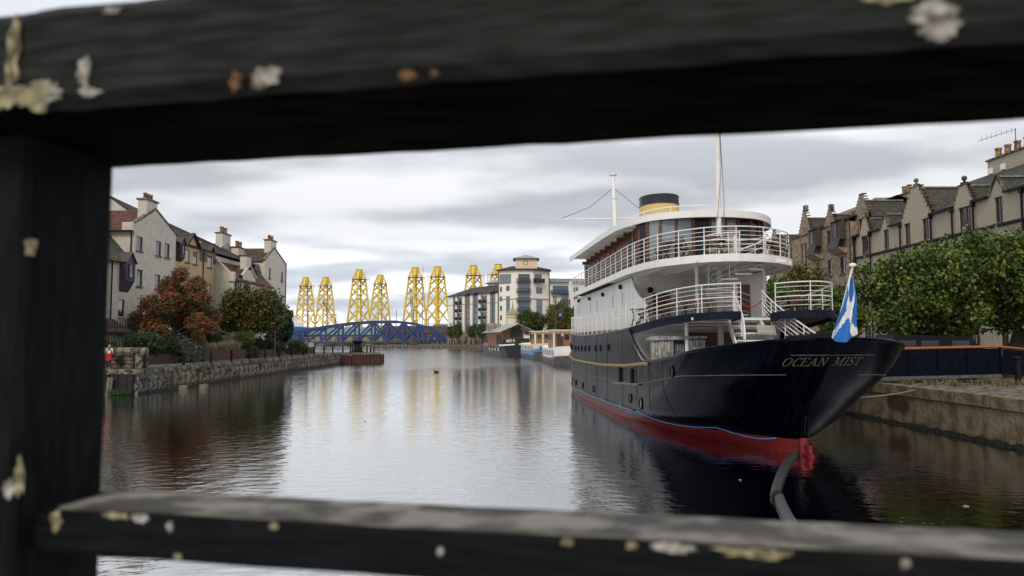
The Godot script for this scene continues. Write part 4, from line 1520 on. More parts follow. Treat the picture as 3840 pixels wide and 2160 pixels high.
	for j in nv + 1:
		var r := []
		var t := float(j) / nv
		for i in nu + 1:
			var u := float(i) / nu
			# cloth 1.0 deep at the hoist, gathered into folds and falling from the staff
			var wd := 0.08 + 0.68 * pow(t, 0.8)
			var fold := sin(u * 11.0 + t * 2.0) * 0.07 * (0.5 + t)
			var x := (u - 0.42) * wd + 0.05 * sin(t * 5.0) - 0.06 * t
			r.append(dn * (0.35 + 1.0 * t * 0.35) + Vector3(x - 0.1 * t, -t * 1.32 - 0.18 * sin(u * PI) * t + 0.1 * u * t, fold + 0.05))
		grid_p.append(r)
	for j in nv:
		for i in nu:
			var u := (i + 0.5) / nu
			var t := (j + 0.5) / nv
			var d := minf(absf(t - u), absf(t - (1.0 - u)))
			var k := 1 if d < 0.1 else 0
			cross[k].quad(grid_p[j][i], grid_p[j + 1][i], grid_p[j + 1][i + 1], grid_p[j][i + 1])
	put("flag_field", cross[0], M.flag_blue, fl)
	put("flag_cross", cross[1], M.flag_white, fl)
	# floating boom from the rudder towards the camera
	var bo := thing("floating_boom", "black pipe of two floating boom lengths running from the rudder to the camera", "boom pipe")
	for seg in [[[8.85, -23.4], [8.2, -22.2], [7.45, -20.6], [6.7, -18.9], [6.05, -17.3]], [[6.12, -17.25], [5.75, -15.9], [5.45, -14.6], [5.2, -13.0], [5.0, -11.0]]]:
		var pts := []
		for q in seg: pts.append(Vector3(q[0], 0.05, q[1]))
		var bm := MB.new()
		var cv := Curve3D.new()
		for k in pts.size(): cv.add_point(pts[k], -(pts[mini(k + 1, pts.size() - 1)] - pts[maxi(k - 1, 0)]) / 6.0, (pts[mini(k + 1, pts.size() - 1)] - pts[maxi(k - 1, 0)]) / 6.0)
		bm.tube(Array(cv.tessellate_even_length(5, 0.3)), 0.11, 14)
		put("pipe", bm, M.boom, bo)
	var col := MB.new()
	col.tube([Vector3(6.1, 0.05, -17.3), Vector3(6.02, 0.05, -17.0)], 0.135, 14)
	put("collar", col, M.black, bo)
	# blue line slung along the waterline
	var bl := MB.new()
	var bp := []
	var hung := [34.0, 22.5, 15.5, 11.6, 8.2, 2.6, 0.5]
	for k in hung.size() - 1:
		for i in 8:
			var t := i / 8.0
			var a := lerpf(hung[k], hung[k + 1], t)
			var h := lut([[0, 0.5], [2.6, 0.56], [8.2, 0.6], [15, 0.54], [34, 0.53]], a) - 0.2 * sin(t * PI)
			bp.append(S(hull_w(a, maxf(h, 0.0)) + 0.05, h, a))
	bl.tube(bp, 0.018, 5)
	tag(put("mooring_line", bl, M.blue_rope), "thin blue line slung along the ship's port waterline", "rope")
	var mc := MB.new()
	var cpts := []
	for i in 17:
		var t := i / 16.0
		cpts.append(S(-2.2, 1.6, 2.0).lerp(Vector3(19.0, 1.75, -32.7), t) + Vector3(0, -0.16 * sin(PI * t), 0))
	mc.tube(cpts, 0.03, 6)
	tag(put("mooring_rope", mc, M.rope), "grey mooring rope sagging from the stern to the right quay", "rope")
	for q in [[1.9, -20.2, 0.04], [3.95, -13.8, 0.03], [9.9, -16.4, 0.05], [5.9, -19.4, 0.03], [-6.5, -33, 0.04]]:
		var lf := MB.new()
		lf.lathe(Vector3.ZERO, [[0, 0.0], [q[2] * 1.4, 0.005], [q[2], 0.02], [0, 0.012]], 7)
		var lo := put("floating_leaf", lf, M.chip_pale)
		lo.position = Vector3(q[0], 0.002, q[1]); lo.rotation.y = q[0] * 3.0
		tag(lo, "pale fallen leaf floating %s" % ("left of the black boom" if q[0] < 3.0 and q[0] > 0.0 else "just right of the boom's near end" if q[0] < 5.0 and q[0] > 0.0 else "on dark water right of the boom" if q[0] > 8.0 else "beside the boom's far length" if q[0] > 0.0 else "in mid basin on the left"), "leaf", "leaves floating on the water")
	var du := thing("duck", "small dark waterbird swimming in mid basin", "bird", Vector3(-8.2, 0, -80.5), 1.2)
	var dm := MB.new()
	dm.ball(Vector3(0, 0.06, 0), Vector3(0.14, 0.11, 0.26), 8)
	dm.tube([Vector3(0, 0.1, -0.2), Vector3(0, 0.24, -0.26), Vector3(0, 0.27, -0.3)], [0.06, 0.045, 0.05], 8)
	dm.ball(Vector3(0, 0.27, -0.31), Vector3(0.055, 0.05, 0.07), 6)
	dm.tube([Vector3(0, 0.27, -0.36), Vector3(0, 0.26, -0.44)], [0.025, 0.012], 6)
	dm.tube([Vector3(0, 0.1, 0.2), Vector3(0, 0.16, 0.34)], [0.08, 0.02], 6)
	put("body", dm, M.black, du)

# ---------- houses ----------
func facade(mb: MB, x: Transform3D, top: Array, holes: Array, reveal := 0.14) -> void:
	# wall in x's xy plane facing +z; top is the upper edge as (u, v) points (equal u = step); holes are Rect2, their sides lined inwards
	var cuts := []
	for p in top: cuts.append(p[0])
	for h in holes:
		cuts.append(h.position.x); cuts.append(h.end.x)
	cuts.sort()
	var tv := func(u: float) -> float:
		for i in top.size() - 1:
			if u >= top[i][0] and u <= top[i + 1][0] and top[i + 1][0] > top[i][0]:
				return lerpf(top[i][1], top[i + 1][1], (u - top[i][0]) / (top[i + 1][0] - top[i][0]))
		return top[0][1]
	var P := func(u: float, v: float, z := 0.0) -> Vector3: return x * Vector3(u, v, z)
	for i in cuts.size() - 1:
		var a: float = cuts[i]
		var b: float = cuts[i + 1]
		if b - a < 1e-4: continue
		var ta: float = tv.call(a + 1e-4)
		var tb: float = tv.call(b - 1e-4)
		var hs := []
		for h in holes:
			if h.position.x < b - 1e-4 and h.end.x > a + 1e-4: hs.append([h.position.y, h.end.y])
		hs.sort_custom(func(m, n): return m[0] < n[0])
		var y := 0.0
		for h in hs:
			if h[0] > y: mb.quad(P.call(a, y), P.call(b, y), P.call(b, h[0]), P.call(a, h[0]))
			y = h[1]
		mb.quad(P.call(a, y), P.call(b, y), P.call(b, tb), P.call(a, ta))
	for h in holes:
		var p: Vector2 = h.position
		var e: Vector2 = h.end
		mb.quad(P.call(p.x, p.y), P.call(p.x, p.y, -reveal), P.call(e.x, p.y, -reveal), P.call(e.x, p.y))
		mb.quad(P.call(p.x, e.y), P.call(e.x, e.y), P.call(e.x, e.y, -reveal), P.call(p.x, e.y, -reveal))
		mb.quad(P.call(p.x, p.y), P.call(p.x, e.y), P.call(p.x, e.y, -reveal), P.call(p.x, p.y, -reveal))
		mb.quad(P.call(e.x, p.y), P.call(e.x, p.y, -reveal), P.call(e.x, e.y, -reveal), P.call(e.x, e.y))

var wcache := {}
func window(parent: Node, x: Transform3D, r: Rect2, fm: Material, nx := 1, ny := 1, sash := false, depth := 0.1, sill: Material = null, pane: Material = null, fw := 0.06) -> MeshInstance3D:
	var key := "%.2f %.2f %d %d %s %.2f" % [r.size.x, r.size.y, nx, ny, sash, fw]
	if not wcache.has(key):
		var w := r.size.x
		var h := r.size.y
		var m := MB.new()
		for q in [[0.0, fw * 0.5, w, fw], [0.0, h - fw * 0.5, w, fw]]: m.box(Vector3(w * 0.5, q[1], 0.03), Vector3(w, fw, 0.06))
		m.box(Vector3(fw * 0.5, h * 0.5, 0.032), Vector3(fw, h - fw * 2, 0.06)); m.box(Vector3(w - fw * 0.5, h * 0.5, 0.032), Vector3(fw, h - fw * 2, 0.06))
		if sash: m.box(Vector3(w * 0.5, h * 0.47, 0.035), Vector3(w - fw * 2, fw * 0.9, 0.06))
		for i in range(1, nx): m.box(Vector3(w * i / nx, h * 0.5, 0.028), Vector3(fw * 0.45, h - fw * 2, 0.03))
		for i in range(1, ny): m.box(Vector3(w * 0.5, h * i / ny, 0.026), Vector3(w - fw * 2, fw * 0.45, 0.03))
		var g := MB.new()
		g.box(Vector3(w * 0.5, h * 0.5, 0.008), Vector3(w - fw, h - fw, 0.012))
		wcache[key] = [m.mesh(), g.mesh()]
	var o := put("window", wcache[key][0], fm, parent)
	o.transform = x.translated_local(Vector3(r.position.x, r.position.y, -depth))
	put("pane", wcache[key][1], pane if pane else M.pane, o)
	if sill:
		var s := MB.new()
		s.bbox(Vector3(r.size.x * 0.5, -0.06, depth * 0.5 + 0.05), Vector3(r.size.x + 0.16, 0.11, depth + 0.14), 0.015)
		put("sill", s, sill, o)
	return o

func roof_plane(a: Vector3, b: Vector3, c: Vector3, d: Vector3, course := 0.32, tone := Color(0.2, 0.1, 0.07), vary := 0.3, unit := 0.33, lift := 0.035) -> MB:
	# tiles in overlapping courses from the eave a-b up to the ridge d-c, each tile its own tone and tilt
	var mb := MB.new()
	mb.colored = true
	var nr := maxi(2, int(((d - a).length() + (c - b).length()) * 0.5 / course))
	var nrm := (b - a).cross(d - a).normalized()
	if nrm.y < 0: nrm = -nrm
	for i in nr:
		var t0 := float(i) / nr
		var t1 := minf(1.0, (i + 1.25) / nr)
		var l0 := a.lerp(d, t0)
		var r0 := b.lerp(c, t0)
		var l1 := a.lerp(d, t1)
		var r1 := b.lerp(c, t1)
		var n := maxi(1, int(l0.distance_to(r0) / unit))
		for j in n:
			var f0 := float(j) / n
			var f1 := (j + 0.96) / n
			var k := 1.0 + vary * rng.randf_range(-1, 1) + (1.1 if rng.randf() < 0.03 else 0.0) * vary
			mb.cur = Color(tone.r * k, tone.g * k, tone.b * k)
			var up := nrm * (lift + rng.randf() * lift * 0.5)
			var p0 := l0.lerp(r0, f0) + up
			var p1 := l0.lerp(r0, f1) + up
			var q1 := l1.lerp(r1, f1) + nrm * 0.008
			var q0 := l1.lerp(r1, f0) + nrm * 0.008
			mb.quad(p0, p1, q1, q0)
			mb.quad(p0 - up * 1.2, p1 - up * 1.2, p1, p0)
	mb.cur = tone * 0.6
	mb.quad(a, b, c, d)
	mb.quad(a - nrm * 0.1, d - nrm * 0.1, c - nrm * 0.1, b - nrm * 0.1)
	return mb

func chimney(parent: Node, p: Vector3, s: Vector3, wm: Material, pots: int, pm: Material, along := Vector3(0, 0, 1), ph := 0.55, pr := 0.13) -> void:
	var m := MB.new()
	m.box(p + Vector3(0, s.y * 0.5, 0), s)
	var o := put("chimney", m, wm, parent)
	var c := MB.new()
	c.bbox(p + Vector3(0, s.y - 0.06, 0), Vector3(s.x + 0.26, 0.16, s.z + 0.26), 0.03)
	put("chimney_cap", c, M.cope, o)
	var span: float = absf(along.dot(s)) - 0.35
	for i in pots:
		var q := p + Vector3(0, s.y + 0.02, 0) + along * (span * ((i + 0.5) / pots - 0.5))
		var pt := MB.new()
		pt.lathe(q, [[pr * 0.95, 0], [pr, 0.02], [pr * 0.86, ph * 0.8], [pr * 1.08, ph * 0.84], [pr * 1.08, ph], [pr * 0.75, ph], [pr * 0.7, ph * 0.6], [0, ph * 0.6]], 10)
		put("chimney_pot", pt, pm, o)

func pipe(parent: Node, pts: Array, r := 0.055) -> void:
	var m := MB.new()
	m.tube(pts, r, 6)
	put("downpipe", m, M.black, parent)

func gutter(parent: Node, a: Vector3, b: Vector3, w := 0.14) -> void:
	var m := MB.new()
	m.beam(a, b, w, w)
	put("gutter", m, M.black, parent)

# ---------- plants ----------
func clump(sd: int, n: int, leaf: float, spread: float, round_leaf := false) -> ArrayMesh:
	var g := RandomNumberGenerator.new()
	g.seed = sd
	var mb := MB.new()
	mb.colored = true
	for i in n:
		var p := Vector3(g.randfn(), g.randfn() * 0.8, g.randfn()) * spread
		var b := Basis.from_euler(Vector3(g.randf_range(-0.9, 0.9), g.randf_range(0, TAU), g.randf_range(-0.9, 0.9)))
		var l := leaf * g.randf_range(0.5, 1.4)
		var k := g.randf_range(0.7, 1.3)
		mb.cur = Color(k * g.randf_range(0.92, 1.1), k, k * g.randf_range(0.85, 1.0))
		var w := l * (0.42 if round_leaf else 0.24)
		var q := [Vector3(0, 0, -l * 0.5), Vector3(w, 0.04 * l, -l * 0.12), Vector3(w * 0.8, 0.02 * l, l * 0.2), Vector3(0, -0.06 * l, l * 0.5), Vector3(-w * 0.8, 0.02 * l, l * 0.2), Vector3(-w, 0.04 * l, -l * 0.12)]
		for j in range(1, 5): mb.tri(p + b * q[0], p + b * q[j], p + b * q[j + 1])
	return mb.mesh()

func foliage(called: String, parent: Node, lobes: Array, count: int, cm: Mesh, tones: Array, inner := 0.55, sc := 1.0, m: Material = null, squash := 1.0) -> void:
	# clumps spread through a set of lobes (centre, radius), most of them towards the outside
	var xs := []
	var cs := []
	var tot := 0.0
	for l in lobes: tot += pow(l[1], 2.0)
	for l in lobes:
		var n := int(count * pow(l[1], 2.0) / tot)
		for i in n:
			var d := Vector3(rng.randfn(), rng.randfn(), rng.randfn()).normalized()
			var r: float = l[1] * lerpf(inner, 1.0, sqrt(rng.randf())) * rng.randf_range(0.9, 1.08)
			var p: Vector3 = l[0] + Vector3(d.x, d.y * squash, d.z) * r
			var s := sc * rng.randf_range(0.75, 1.3)
			xs.append(Transform3D(Basis.from_euler(Vector3(rng.randf() * TAU, rng.randf() * TAU, rng.randf() * TAU)).scaled(Vector3(s, s, s)), p))
			var t: Color = tones[rng.randi() % tones.size()]
			var k := rng.randf_range(0.75, 1.25)
			cs.append(Color(t.r * k, t.g * k, t.b * k))
	leaves(called, parent, cm, m if m else M.leaf, xs, cs)

func crown_lobes(c: Vector3, r: Vector3, n: int, lr: float) -> Array:
	var o := []
	for i in n:
		var y := 1.0 - 2.0 * (i + 0.5) / n
		var a := i * 2.39996 + rng.randf_range(-0.3, 0.3)
		var w := sqrt(1.0 - y * y)
		var d := Vector3(w * cos(a), y, w * sin(a)) * rng.randf_range(0.55, 0.92)
		o.append([c + d * (r - Vector3(lr, lr, lr) * 0.75), lr * rng.randf_range(0.5, 1.3)])
	for i in n / 2:
		var d := Vector3(rng.randfn(), rng.randfn() * 0.8 + 0.3, rng.randfn()).normalized()
		o.append([c + d * (r * rng.randf_range(0.9, 1.03) - Vector3(1, 1, 1) * lr * 0.2), lr * rng.randf_range(0.2, 0.38)])
	o.append([c, minf(r.x, r.y) * 0.6])
	return o

func tree(called: String, label: String, group: String, foot: Vector3, c: Vector3, r: Vector3, tr: float, n: int, lr: float, count: int, cm: Mesh, tones: Array, sc := 1.0) -> Node3D:
	var t := thing(called, label, "tree", foot, 0.0, group)
	var lobes := crown_lobes(c - foot, r, n, lr)
	var tm := MB.new()
	var fork: Vector3 = Vector3((c.x - foot.x) * 0.5, maxf(0.8, (c.y - r.y - foot.y) + r.y * 0.25), (c.z - foot.z) * 0.5)
	tm.tube([Vector3(0, -0.1, 0), fork * 0.35 + Vector3(rng.randf_range(-0.1, 0.1), 0, 0), fork], [tr * 1.25, tr, tr * 0.8], 9)
	put("trunk", tm, M.bark, t)
	var lm := MB.new()
	for l in lobes:
		var e: Vector3 = l[0]
		var mid := fork.lerp(e, 0.5) + Vector3(rng.randf_range(-0.2, 0.2), 0.15, rng.randf_range(-0.2, 0.2))
		lm.tube([fork - Vector3(0, 0.1, 0), mid, e, e + (e - mid) * 0.35 + Vector3(0, 0.25, 0)], [tr * 0.6, tr * 0.35, tr * 0.16, tr * 0.05], 6)
	put("limbs", lm, M.bark, t)
	foliage("crown", t, lobes, count, cm, tones, 0.35, sc)
	return t

func shrub(called: String, label: String, cat: String, p: Vector3, r: Vector3, count: int, cm: Mesh, tones: Array, sc := 1.0, group := "") -> Node3D:
	var t := thing(called, label, cat, p, 0.0, group)
	var lm := MB.new()
	var lobes := []
	for i in 7:
		var a := i * 2.4
		var q := Vector3(cos(a) * r.x * 0.45, r.y * rng.randf_range(0.45, 0.95), sin(a) * r.z * 0.45)
		lobes.append([q, minf(r.x, r.y) * rng.randf_range(0.45, 0.65)])
		lm.tube([Vector3(0, 0, 0), q], [0.04, 0.015], 5)
	put("stems", lm, M.bark, t)
	foliage("foliage", t, lobes, count, cm, tones, 0.3, sc)
	return t

func grass_tuft(called: String, label: String, p: Vector3, r: float, h: float, n: int, col: Color, cat := "grass") -> void:
	var mb := MB.new()
	mb.colored = true
	for i in n:
		var a := rng.randf() * TAU
		var q := Vector3(cos(a), 0, sin(a)) * r * sqrt(rng.randf())
		var d := Vector3(rng.randf_range(-0.5, 0.5), 1, rng.randf_range(-0.5, 0.5)) * h * rng.randf_range(0.5, 1.1)
		var k := rng.randf_range(0.6, 1.3)
		mb.cur = Color(col.r * k, col.g * k, col.b * k)
		var s := Vector3(-d.z, 0, d.x).normalized() * 0.025
		mb.tri(q - s, q + s, q + d)
		mb.tri(q + d * 0.6 - s * 0.5, q + d * 0.6 + s * 0.5, q + d + Vector3(d.x, -0.3 * h, d.z))
	var o := put(called, mb, M.leaf)
	o.position = p
	tag(o, label, cat)

# ---------- left bank ----------
func FX(x: float, z: float) -> Transform3D: return Transform3D(Basis(Vector3(0, 0, -1), Vector3.UP, Vector3(1, 0, 0)), Vector3(x, 1.6, z))
func FZ(x: float, z: float) -> Transform3D: return Transform3D(Basis.IDENTITY, Vector3(x, 1.6, z))
func R(z0: float, z1: float, za: float, y0: float, y1: float) -> Rect2: return Rect2(za - z0, y0 - 1.6, z0 - z1, y1 - y0)

func house_wall(h: Node3D, nm: String, x: Transform3D, top: Array, wins: Array, wm: Material, fm: Material, nx: int, ny: int, sash := false, sill: Material = null) -> void:
	var mb := MB.new()
	facade(mb, x, top, wins)
	put(nm, mb, wm, h)
	for w in wins: window(h, x, w, fm, nx, ny, sash, 0.12, sill)

const TILE_RED := Color(0.15, 0.055, 0.035)
const TILE_BROWN := Color(0.10, 0.062, 0.045)
const TILE_GREEN := Color(0.095, 0.09, 0.06)

func skew(h: Node3D, pts: Array, m: Material, w := 0.3, t := 0.22) -> void:  # raised coping along a gable
	for i in pts.size() - 1:
		var mb := MB.new()
		mb.beam(pts[i], pts[i + 1], w, t)
		put("skew_coping", mb, m, h)

func open_sash(h: Node3D, x: Transform3D, r: Rect2, ang: float) -> void:  # top hung window swung out
	var k := x.translated_local(Vector3(r.position.x, r.end.y, 0.02))
	k = Transform3D(k.basis * Basis(Vector3(1, 0, 0), ang), k.origin)
	var m := MB.new()
	for q in [[0.03, -0.5, 0.06, 1.0], [r.size.x - 0.03, -0.5, 0.06, 1.0]]:
		m.box(k * Vector3(q[0], -r.size.y * 0.5, 0), Vector3(0.06, r.size.y, 0.05), k.basis)
	for y in [-0.03, -r.size.y + 0.03]: m.box(k * Vector3(r.size.x * 0.5, y, 0.001), Vector3(r.size.x - 0.12, 0.06, 0.05), k.basis)
	var o := put("open_casement", m, M.frame_dark, h)
	var g := MB.new()
	g.box(k * Vector3(r.size.x * 0.5, -r.size.y * 0.5, 0), Vector3(r.size.x - 0.1, r.size.y - 0.1, 0.012), k.basis)
	put("pane", g, M.pane, o)

func oriel(h: Node3D, z0: float, z1: float, y0: float, y1: float, d: float, x: float, tri_h: float, slant: float) -> void:  # purple boarded bay hung on the wall
	var m := MB.new()
	var zc := (z0 + z1) * 0.5
	m.box(Vector3(x + d * 0.5, (y0 + y1) * 0.5, zc), Vector3(d, y1 - y0, z0 - z1))
	m.prism(PackedVector2Array([Vector2(0, 0), Vector2(d, 0), Vector2(0.02, -slant)]), Transform3D(Basis(Vector3(1, 0, 0), Vector3.UP, Vector3(0, 0, 1)), Vector3(x, y0, z1)), z0 - z1)
	if tri_h > 0: m.prism(PackedVector2Array([Vector2(0, 0), Vector2(z0 - z1, 0), Vector2((z0 - z1) * 0.5, tri_h)]), Transform3D(Basis(Vector3(0, 0, -1), Vector3.UP, Vector3(1, 0, 0)), Vector3(x - 0.6, y1, z0)), d + 0.6)
	var o := put("oriel_bay", m, M.purple, h)
	var nb := int((y1 - y0) / 0.16)
	for i in nb:
		var bm := MB.new()
		bm.box(Vector3(x + d + 0.008, y0 + 0.08 + i * 0.16, zc), Vector3(0.03, 0.14, z0 - z1 + 0.03))
		bm.box(Vector3(x + d * 0.5, y0 + 0.08 + i * 0.16, z0 + 0.008), Vector3(d + 0.02, 0.14, 0.03))
		put("board", bm, M.purple, o)
	var wx := FX(x + d + 0.1, z0)
	var ww := (z0 - z1) * 0.5
	var w := window(h, wx, Rect2((z0 - z1 - ww) * 0.5, y0 + 0.25 - 1.6, ww, (y1 - y0) * 0.72), M.purple, 1, 1, false, 0.06)
	if tri_h > 0:
		var rm := MB.new()
		for s in [[z0 + 0.15, z0], [z1 - 0.15, z1]]:
			rm.beam(Vector3(x + d * 0.5 - 0.1, y1 - 0.08, s[0]), Vector3(x + d * 0.5 - 0.1, y1 + tri_h + 0.05, zc), d + 0.5, 0.08, Vector3(0, 1, 0))
		put("bay_roof", rm, M.frame_dark, h)

func left_bank() -> void:
	var X := -33.0
	# 1: the low wing nearest the camera
	var a := thing("rendered_house", "cream rendered house with greenish tiled roof and purple boarded bay, nearest on the left", "house")
	house_wall(a, "front_wall", FX(X, -40), [[0, 8.6], [24.08, 8.6]], [R(-61.9, -62.9, -40, 5.5, 6.95), R(-61.7, -62.8, -40, 2.4, 4.0), R(-58.3, -59.3, -40, 2.2, 4.1), R(-57, -58, -40, 5.5, 6.95), R(-57, -58, -40, 8.3, 9.5), R(-51, -52, -40, 5.5, 6.95)], M.harl, M.frame_dark, 1, 1, false, M.harl_pale)
	var sm := MB.new()
	facade(sm, FZ(-41, -40), [[0, 8.6], [4, 13.2], [8, 8.6]], [])
	sm.box(Vector3(-41, 5.9, -52), Vector3(0.2, 8.6, 24))
	put("side_wall", sm, M.harl, a)
	put("roof", roof_plane(Vector3(X + 0.25, 10.05, -39.8), Vector3(X + 0.25, 10.05, -64.0), Vector3(-37, 14.8, -64.0), Vector3(-37, 14.8, -39.8), 0.34, TILE_GREEN, 0.25), M.tile, a)
	put("roof", roof_plane(Vector3(-41.2, 10.05, -64.0), Vector3(-41.2, 10.05, -39.8), Vector3(-37, 14.8, -39.8), Vector3(-37, 14.8, -64.0), 0.34, TILE_GREEN, 0.25), M.tile, a)
	oriel(a, -61.9, -63.35, 8.55, 10.15, 0.55, X, 0.8, 0.95)
	gutter(a, Vector3(X + 0.32, 10.02, -40), Vector3(X + 0.32, 10.02, -61.5))
	pipe(a, [Vector3(X + 0.09, 10, -60.6), Vector3(X + 0.09, 1.6, -60.6)])
	var pr := MB.new()
	pr.box(Vector3(X + 0.75, 2.9, -57.5), Vector3(1.5, 2.6, 6.6))
	put("porch", pr, M.harl, a)
	put("porch_roof", roof_plane(Vector3(X + 1.9, 4.15, -53.8), Vector3(X + 1.9, 4.15, -61.0), Vector3(X, 5.3, -61.0), Vector3(X, 5.3, -53.8), 0.3, TILE_BROWN), M.tile, a)
	gutter(a, Vector3(X + 1.95, 4.08, -53.8), Vector3(X + 1.95, 4.08, -61.0), 0.2)
	# 2: the tall gabled wing
	var b := thing("gabled_house", "tall cream gabled house with red tiled side roof and big chimney beside the rowan tree", "house")
	var w2 := [R(-64.55, -65.6, -64.1, 11.4, 12.68), R(-68.05, -69.1, -64.1, 11.36, 12.74), R(-69.75, -70.8, -64.1, 11.36, 12.74), R(-64.75, -65.75, -64.1, 8.25, 9.75), R(-68.05, -69.1, -64.1, 8.25, 9.6), R(-69.75, -70.8, -64.1, 8.25, 9.6), R(-65.0, -66.0, -64.1, 5.2, 6.6), R(-68.05, -69.1, -64.1, 5.2, 6.6), R(-64.9, -66.1, -64.1, 2.2, 3.9), R(-68.4, -69.6, -64.1, 2.2, 3.9)]
	house_wall(b, "gable_wall", FX(X, -64.1), [[0, 12.1], [3.7, 13.95], [7.95, 12.2]], w2, M.harl, M.frame_dark, 1, 1, false, M.cope)
	open_sash(b, FX(X, -64.1), w2[3], 0.95)
	var s2 := MB.new()
	facade(s2, FZ(-41, -64.1), [[0, 11.6], [8, 11.6]], [])
	facade(s2, Transform3D(Basis(Vector3(-1, 0, 0), Vector3.UP, Vector3(0, 0, -1)), Vector3(-33, 1.6, -72.05)), [[0, 12.1], [8, 12.1]], [])
	put("side_wall", s2, M.harl, b)
	put("roof", roof_plane(Vector3(-41, 13.05, -63.85), Vector3(X - 0.25, 13.05, -63.85), Vector3(X - 0.25, 15.5, -67.8), Vector3(-41, 15.5, -67.8), 0.3, TILE_RED * 1.15, 0.35), M.tile, b)
	put("roof", roof_plane(Vector3(X - 0.25, 13.7, -72.2), Vector3(-41, 13.7, -72.2), Vector3(-41, 15.5, -67.8), Vector3(X - 0.25, 15.5, -67.8), 0.3, TILE_BROWN, 0.3), M.tile, b)
	skew(b, [Vector3(X - 0.1, 13.72, -63.95), Vector3(X - 0.1, 15.62, -67.75)], M.cope, 0.36, 0.16)
	skew(b, [Vector3(X - 0.1, 15.62, -67.85), Vector3(X - 0.1, 13.86, -72.15)], M.cope, 0.36, 0.12)
	var sk := MB.new()
	sk.bbox(Vector3(X - 0.45, 13.35, -63.95), Vector3(1.0, 0.85, 0.4), 0.04)
	put("skewputt", sk, M.harl, b)
	gutter(b, Vector3(-41, 13.0, -63.75), Vector3(X + 0.05, 13.0, -63.75), 0.16)
	pipe(b, [Vector3(X - 0.2, 13, -63.98), Vector3(X - 0.2, 10.2, -63.98)])
	chimney(b, Vector3(X - 0.45, 14.5, -67.2), Vector3(0.8, 1.85, 2.0), M.harl, 3, M.pot, Vector3(0, 0, 1), 0.55, 0.17)
	chimney(b, Vector3(X - 2.2, 14.6, -70.6), Vector3(0.8, 1.85, 0.9), M.harl_ochre, 1, M.pot, Vector3(0, 0, 1), 0.5, 0.17)
	# 3: the main block with ochre front and purple dormers
	var c := thing("ochre_house", "ochre fronted house with a long dark roof and purple gabled dormers behind the rowan tree", "house")
	var F := FX(-34.0, -72.05)
	var w3 := []
	for y in [[11.62, 12.97], [8.4, 9.8], [5.2, 6.6]]:
		for z in [[-76.5, -77.5], [-78.35, -79.45], [-82.1, -83.3]]: w3.append(R(z[0], z[1], -72.05, y[0], y[1]))
	house_wall(c, "front_wall", F, [[0, 11.9], [4.6, 11.9], [6.1, 13.05], [7.55, 11.9], [12.4, 11.9]], w3, M.harl_ochre, M.frame_dark, 1, 1, false, M.cope)
	open_sash(c, F, w3[1], 0.22)
	open_sash(c, F, w3[2], 0.55)
	var s3 := MB.new()
	facade(s3, FZ(-46, -72.06), [[0, 11.9], [6, 16.2], [12, 11.9]], [])
	s3.box(Vector3(-40, 7.4, -84), Vector3(11.8, 11.6, 23.8))
	put("side_wall", s3, M.harl_pale, c)
	put("roof", roof_plane(Vector3(-33.75, 13.4, -72.0), Vector3(-33.75, 13.4, -97.0), Vector3(-40, 16.4, -97.0), Vector3(-40, 17.9, -72.0), 0.42, TILE_BROWN * 0.85, 0.22), M.tile, c)
	put("roof", roof_plane(Vector3(-46.2, 13.4, -97.0), Vector3(-46.2, 13.4, -72.0), Vector3(-40, 17.9, -72.0), Vector3(-40, 16.4, -97.0), 0.42, TILE_BROWN * 0.85, 0.22), M.tile, c)
	for s in [[-76.5, 1.0], [-79.7, -1.0]]:
		put("dormer_roof", roof_plane(Vector3(-33.7, 13.45, s[0]), Vector3(-37.5, 13.45, s[0]), Vector3(-37.5, 14.85, -78.1), Vector3(-33.7, 14.85, -78.1), 0.35, TILE_BROWN, 0.2), M.tile, c)
	skew(c, [Vector3(-33.9, 13.4, -76.45), Vector3(-33.9, 14.82, -78.1), Vector3(-33.9, 13.4, -79.75)], M.purple, 0.3, 0.18)
	oriel(c, -74.4, -75.5, 11.9, 13.35, 0.4, -34.0, 0.6, 0.4)
	open_sash(c, FX(-33.5, -74.6), Rect2(0.2, 10.6, 0.55, 1.0), 0.6)
	skew(c, [Vector3(-33.85, 13.35, -82.0), Vector3(-33.85, 14.1, -82.7), Vector3(-33.85, 13.35, -83.4)], M.frame_dark, 0.5, 0.12)
	for z in [[-80.0, -80.75], [-80.95, -81.95], [-83.6, -84.2]]:
		for i in 6:
			var sh := MB.new()
			sh.box(Vector3(-33.97, 12.2 + i * 0.17, (z[0] + z[1]) * 0.5), Vector3(0.05, 0.155, z[0] - z[1]))
			put("shingle_course", sh, M.frame_dark, c)
	gutter(c, Vector3(-33.7, 13.36, -72.1), Vector3(-33.7, 13.36, -76.4))
	gutter(c, Vector3(-33.7, 13.36, -79.8), Vector3(-33.7, 13.36, -84.4))
	pipe(c, [Vector3(-33.9, 13.3, -80.85), Vector3(-33.9, 1.6, -80.85)])
	var pc := MB.new()
	pc.box(Vector3(-32.6, 2.9, -75.5), Vector3(2.8, 2.6, 7.0))
	put("porch", pc, M.harl_pale, c)
	put("porch_roof", roof_plane(Vector3(-30.9, 4.25, -71.7), Vector3(-30.9, 4.25, -79.3), Vector3(-34, 5.6, -78.6), Vector3(-34, 5.6, -72.4), 0.32, TILE_RED), M.tile, c)
	gutter(c, Vector3(-30.85, 4.16, -71.7), Vector3(-30.85, 4.16, -79.3), 0.24)
	# 4: the lower red roofed house
	var d := thing("red_roofed_house", "pale rendered house with steep red tiled roof and chimneyed gablet above the round tree", "house")
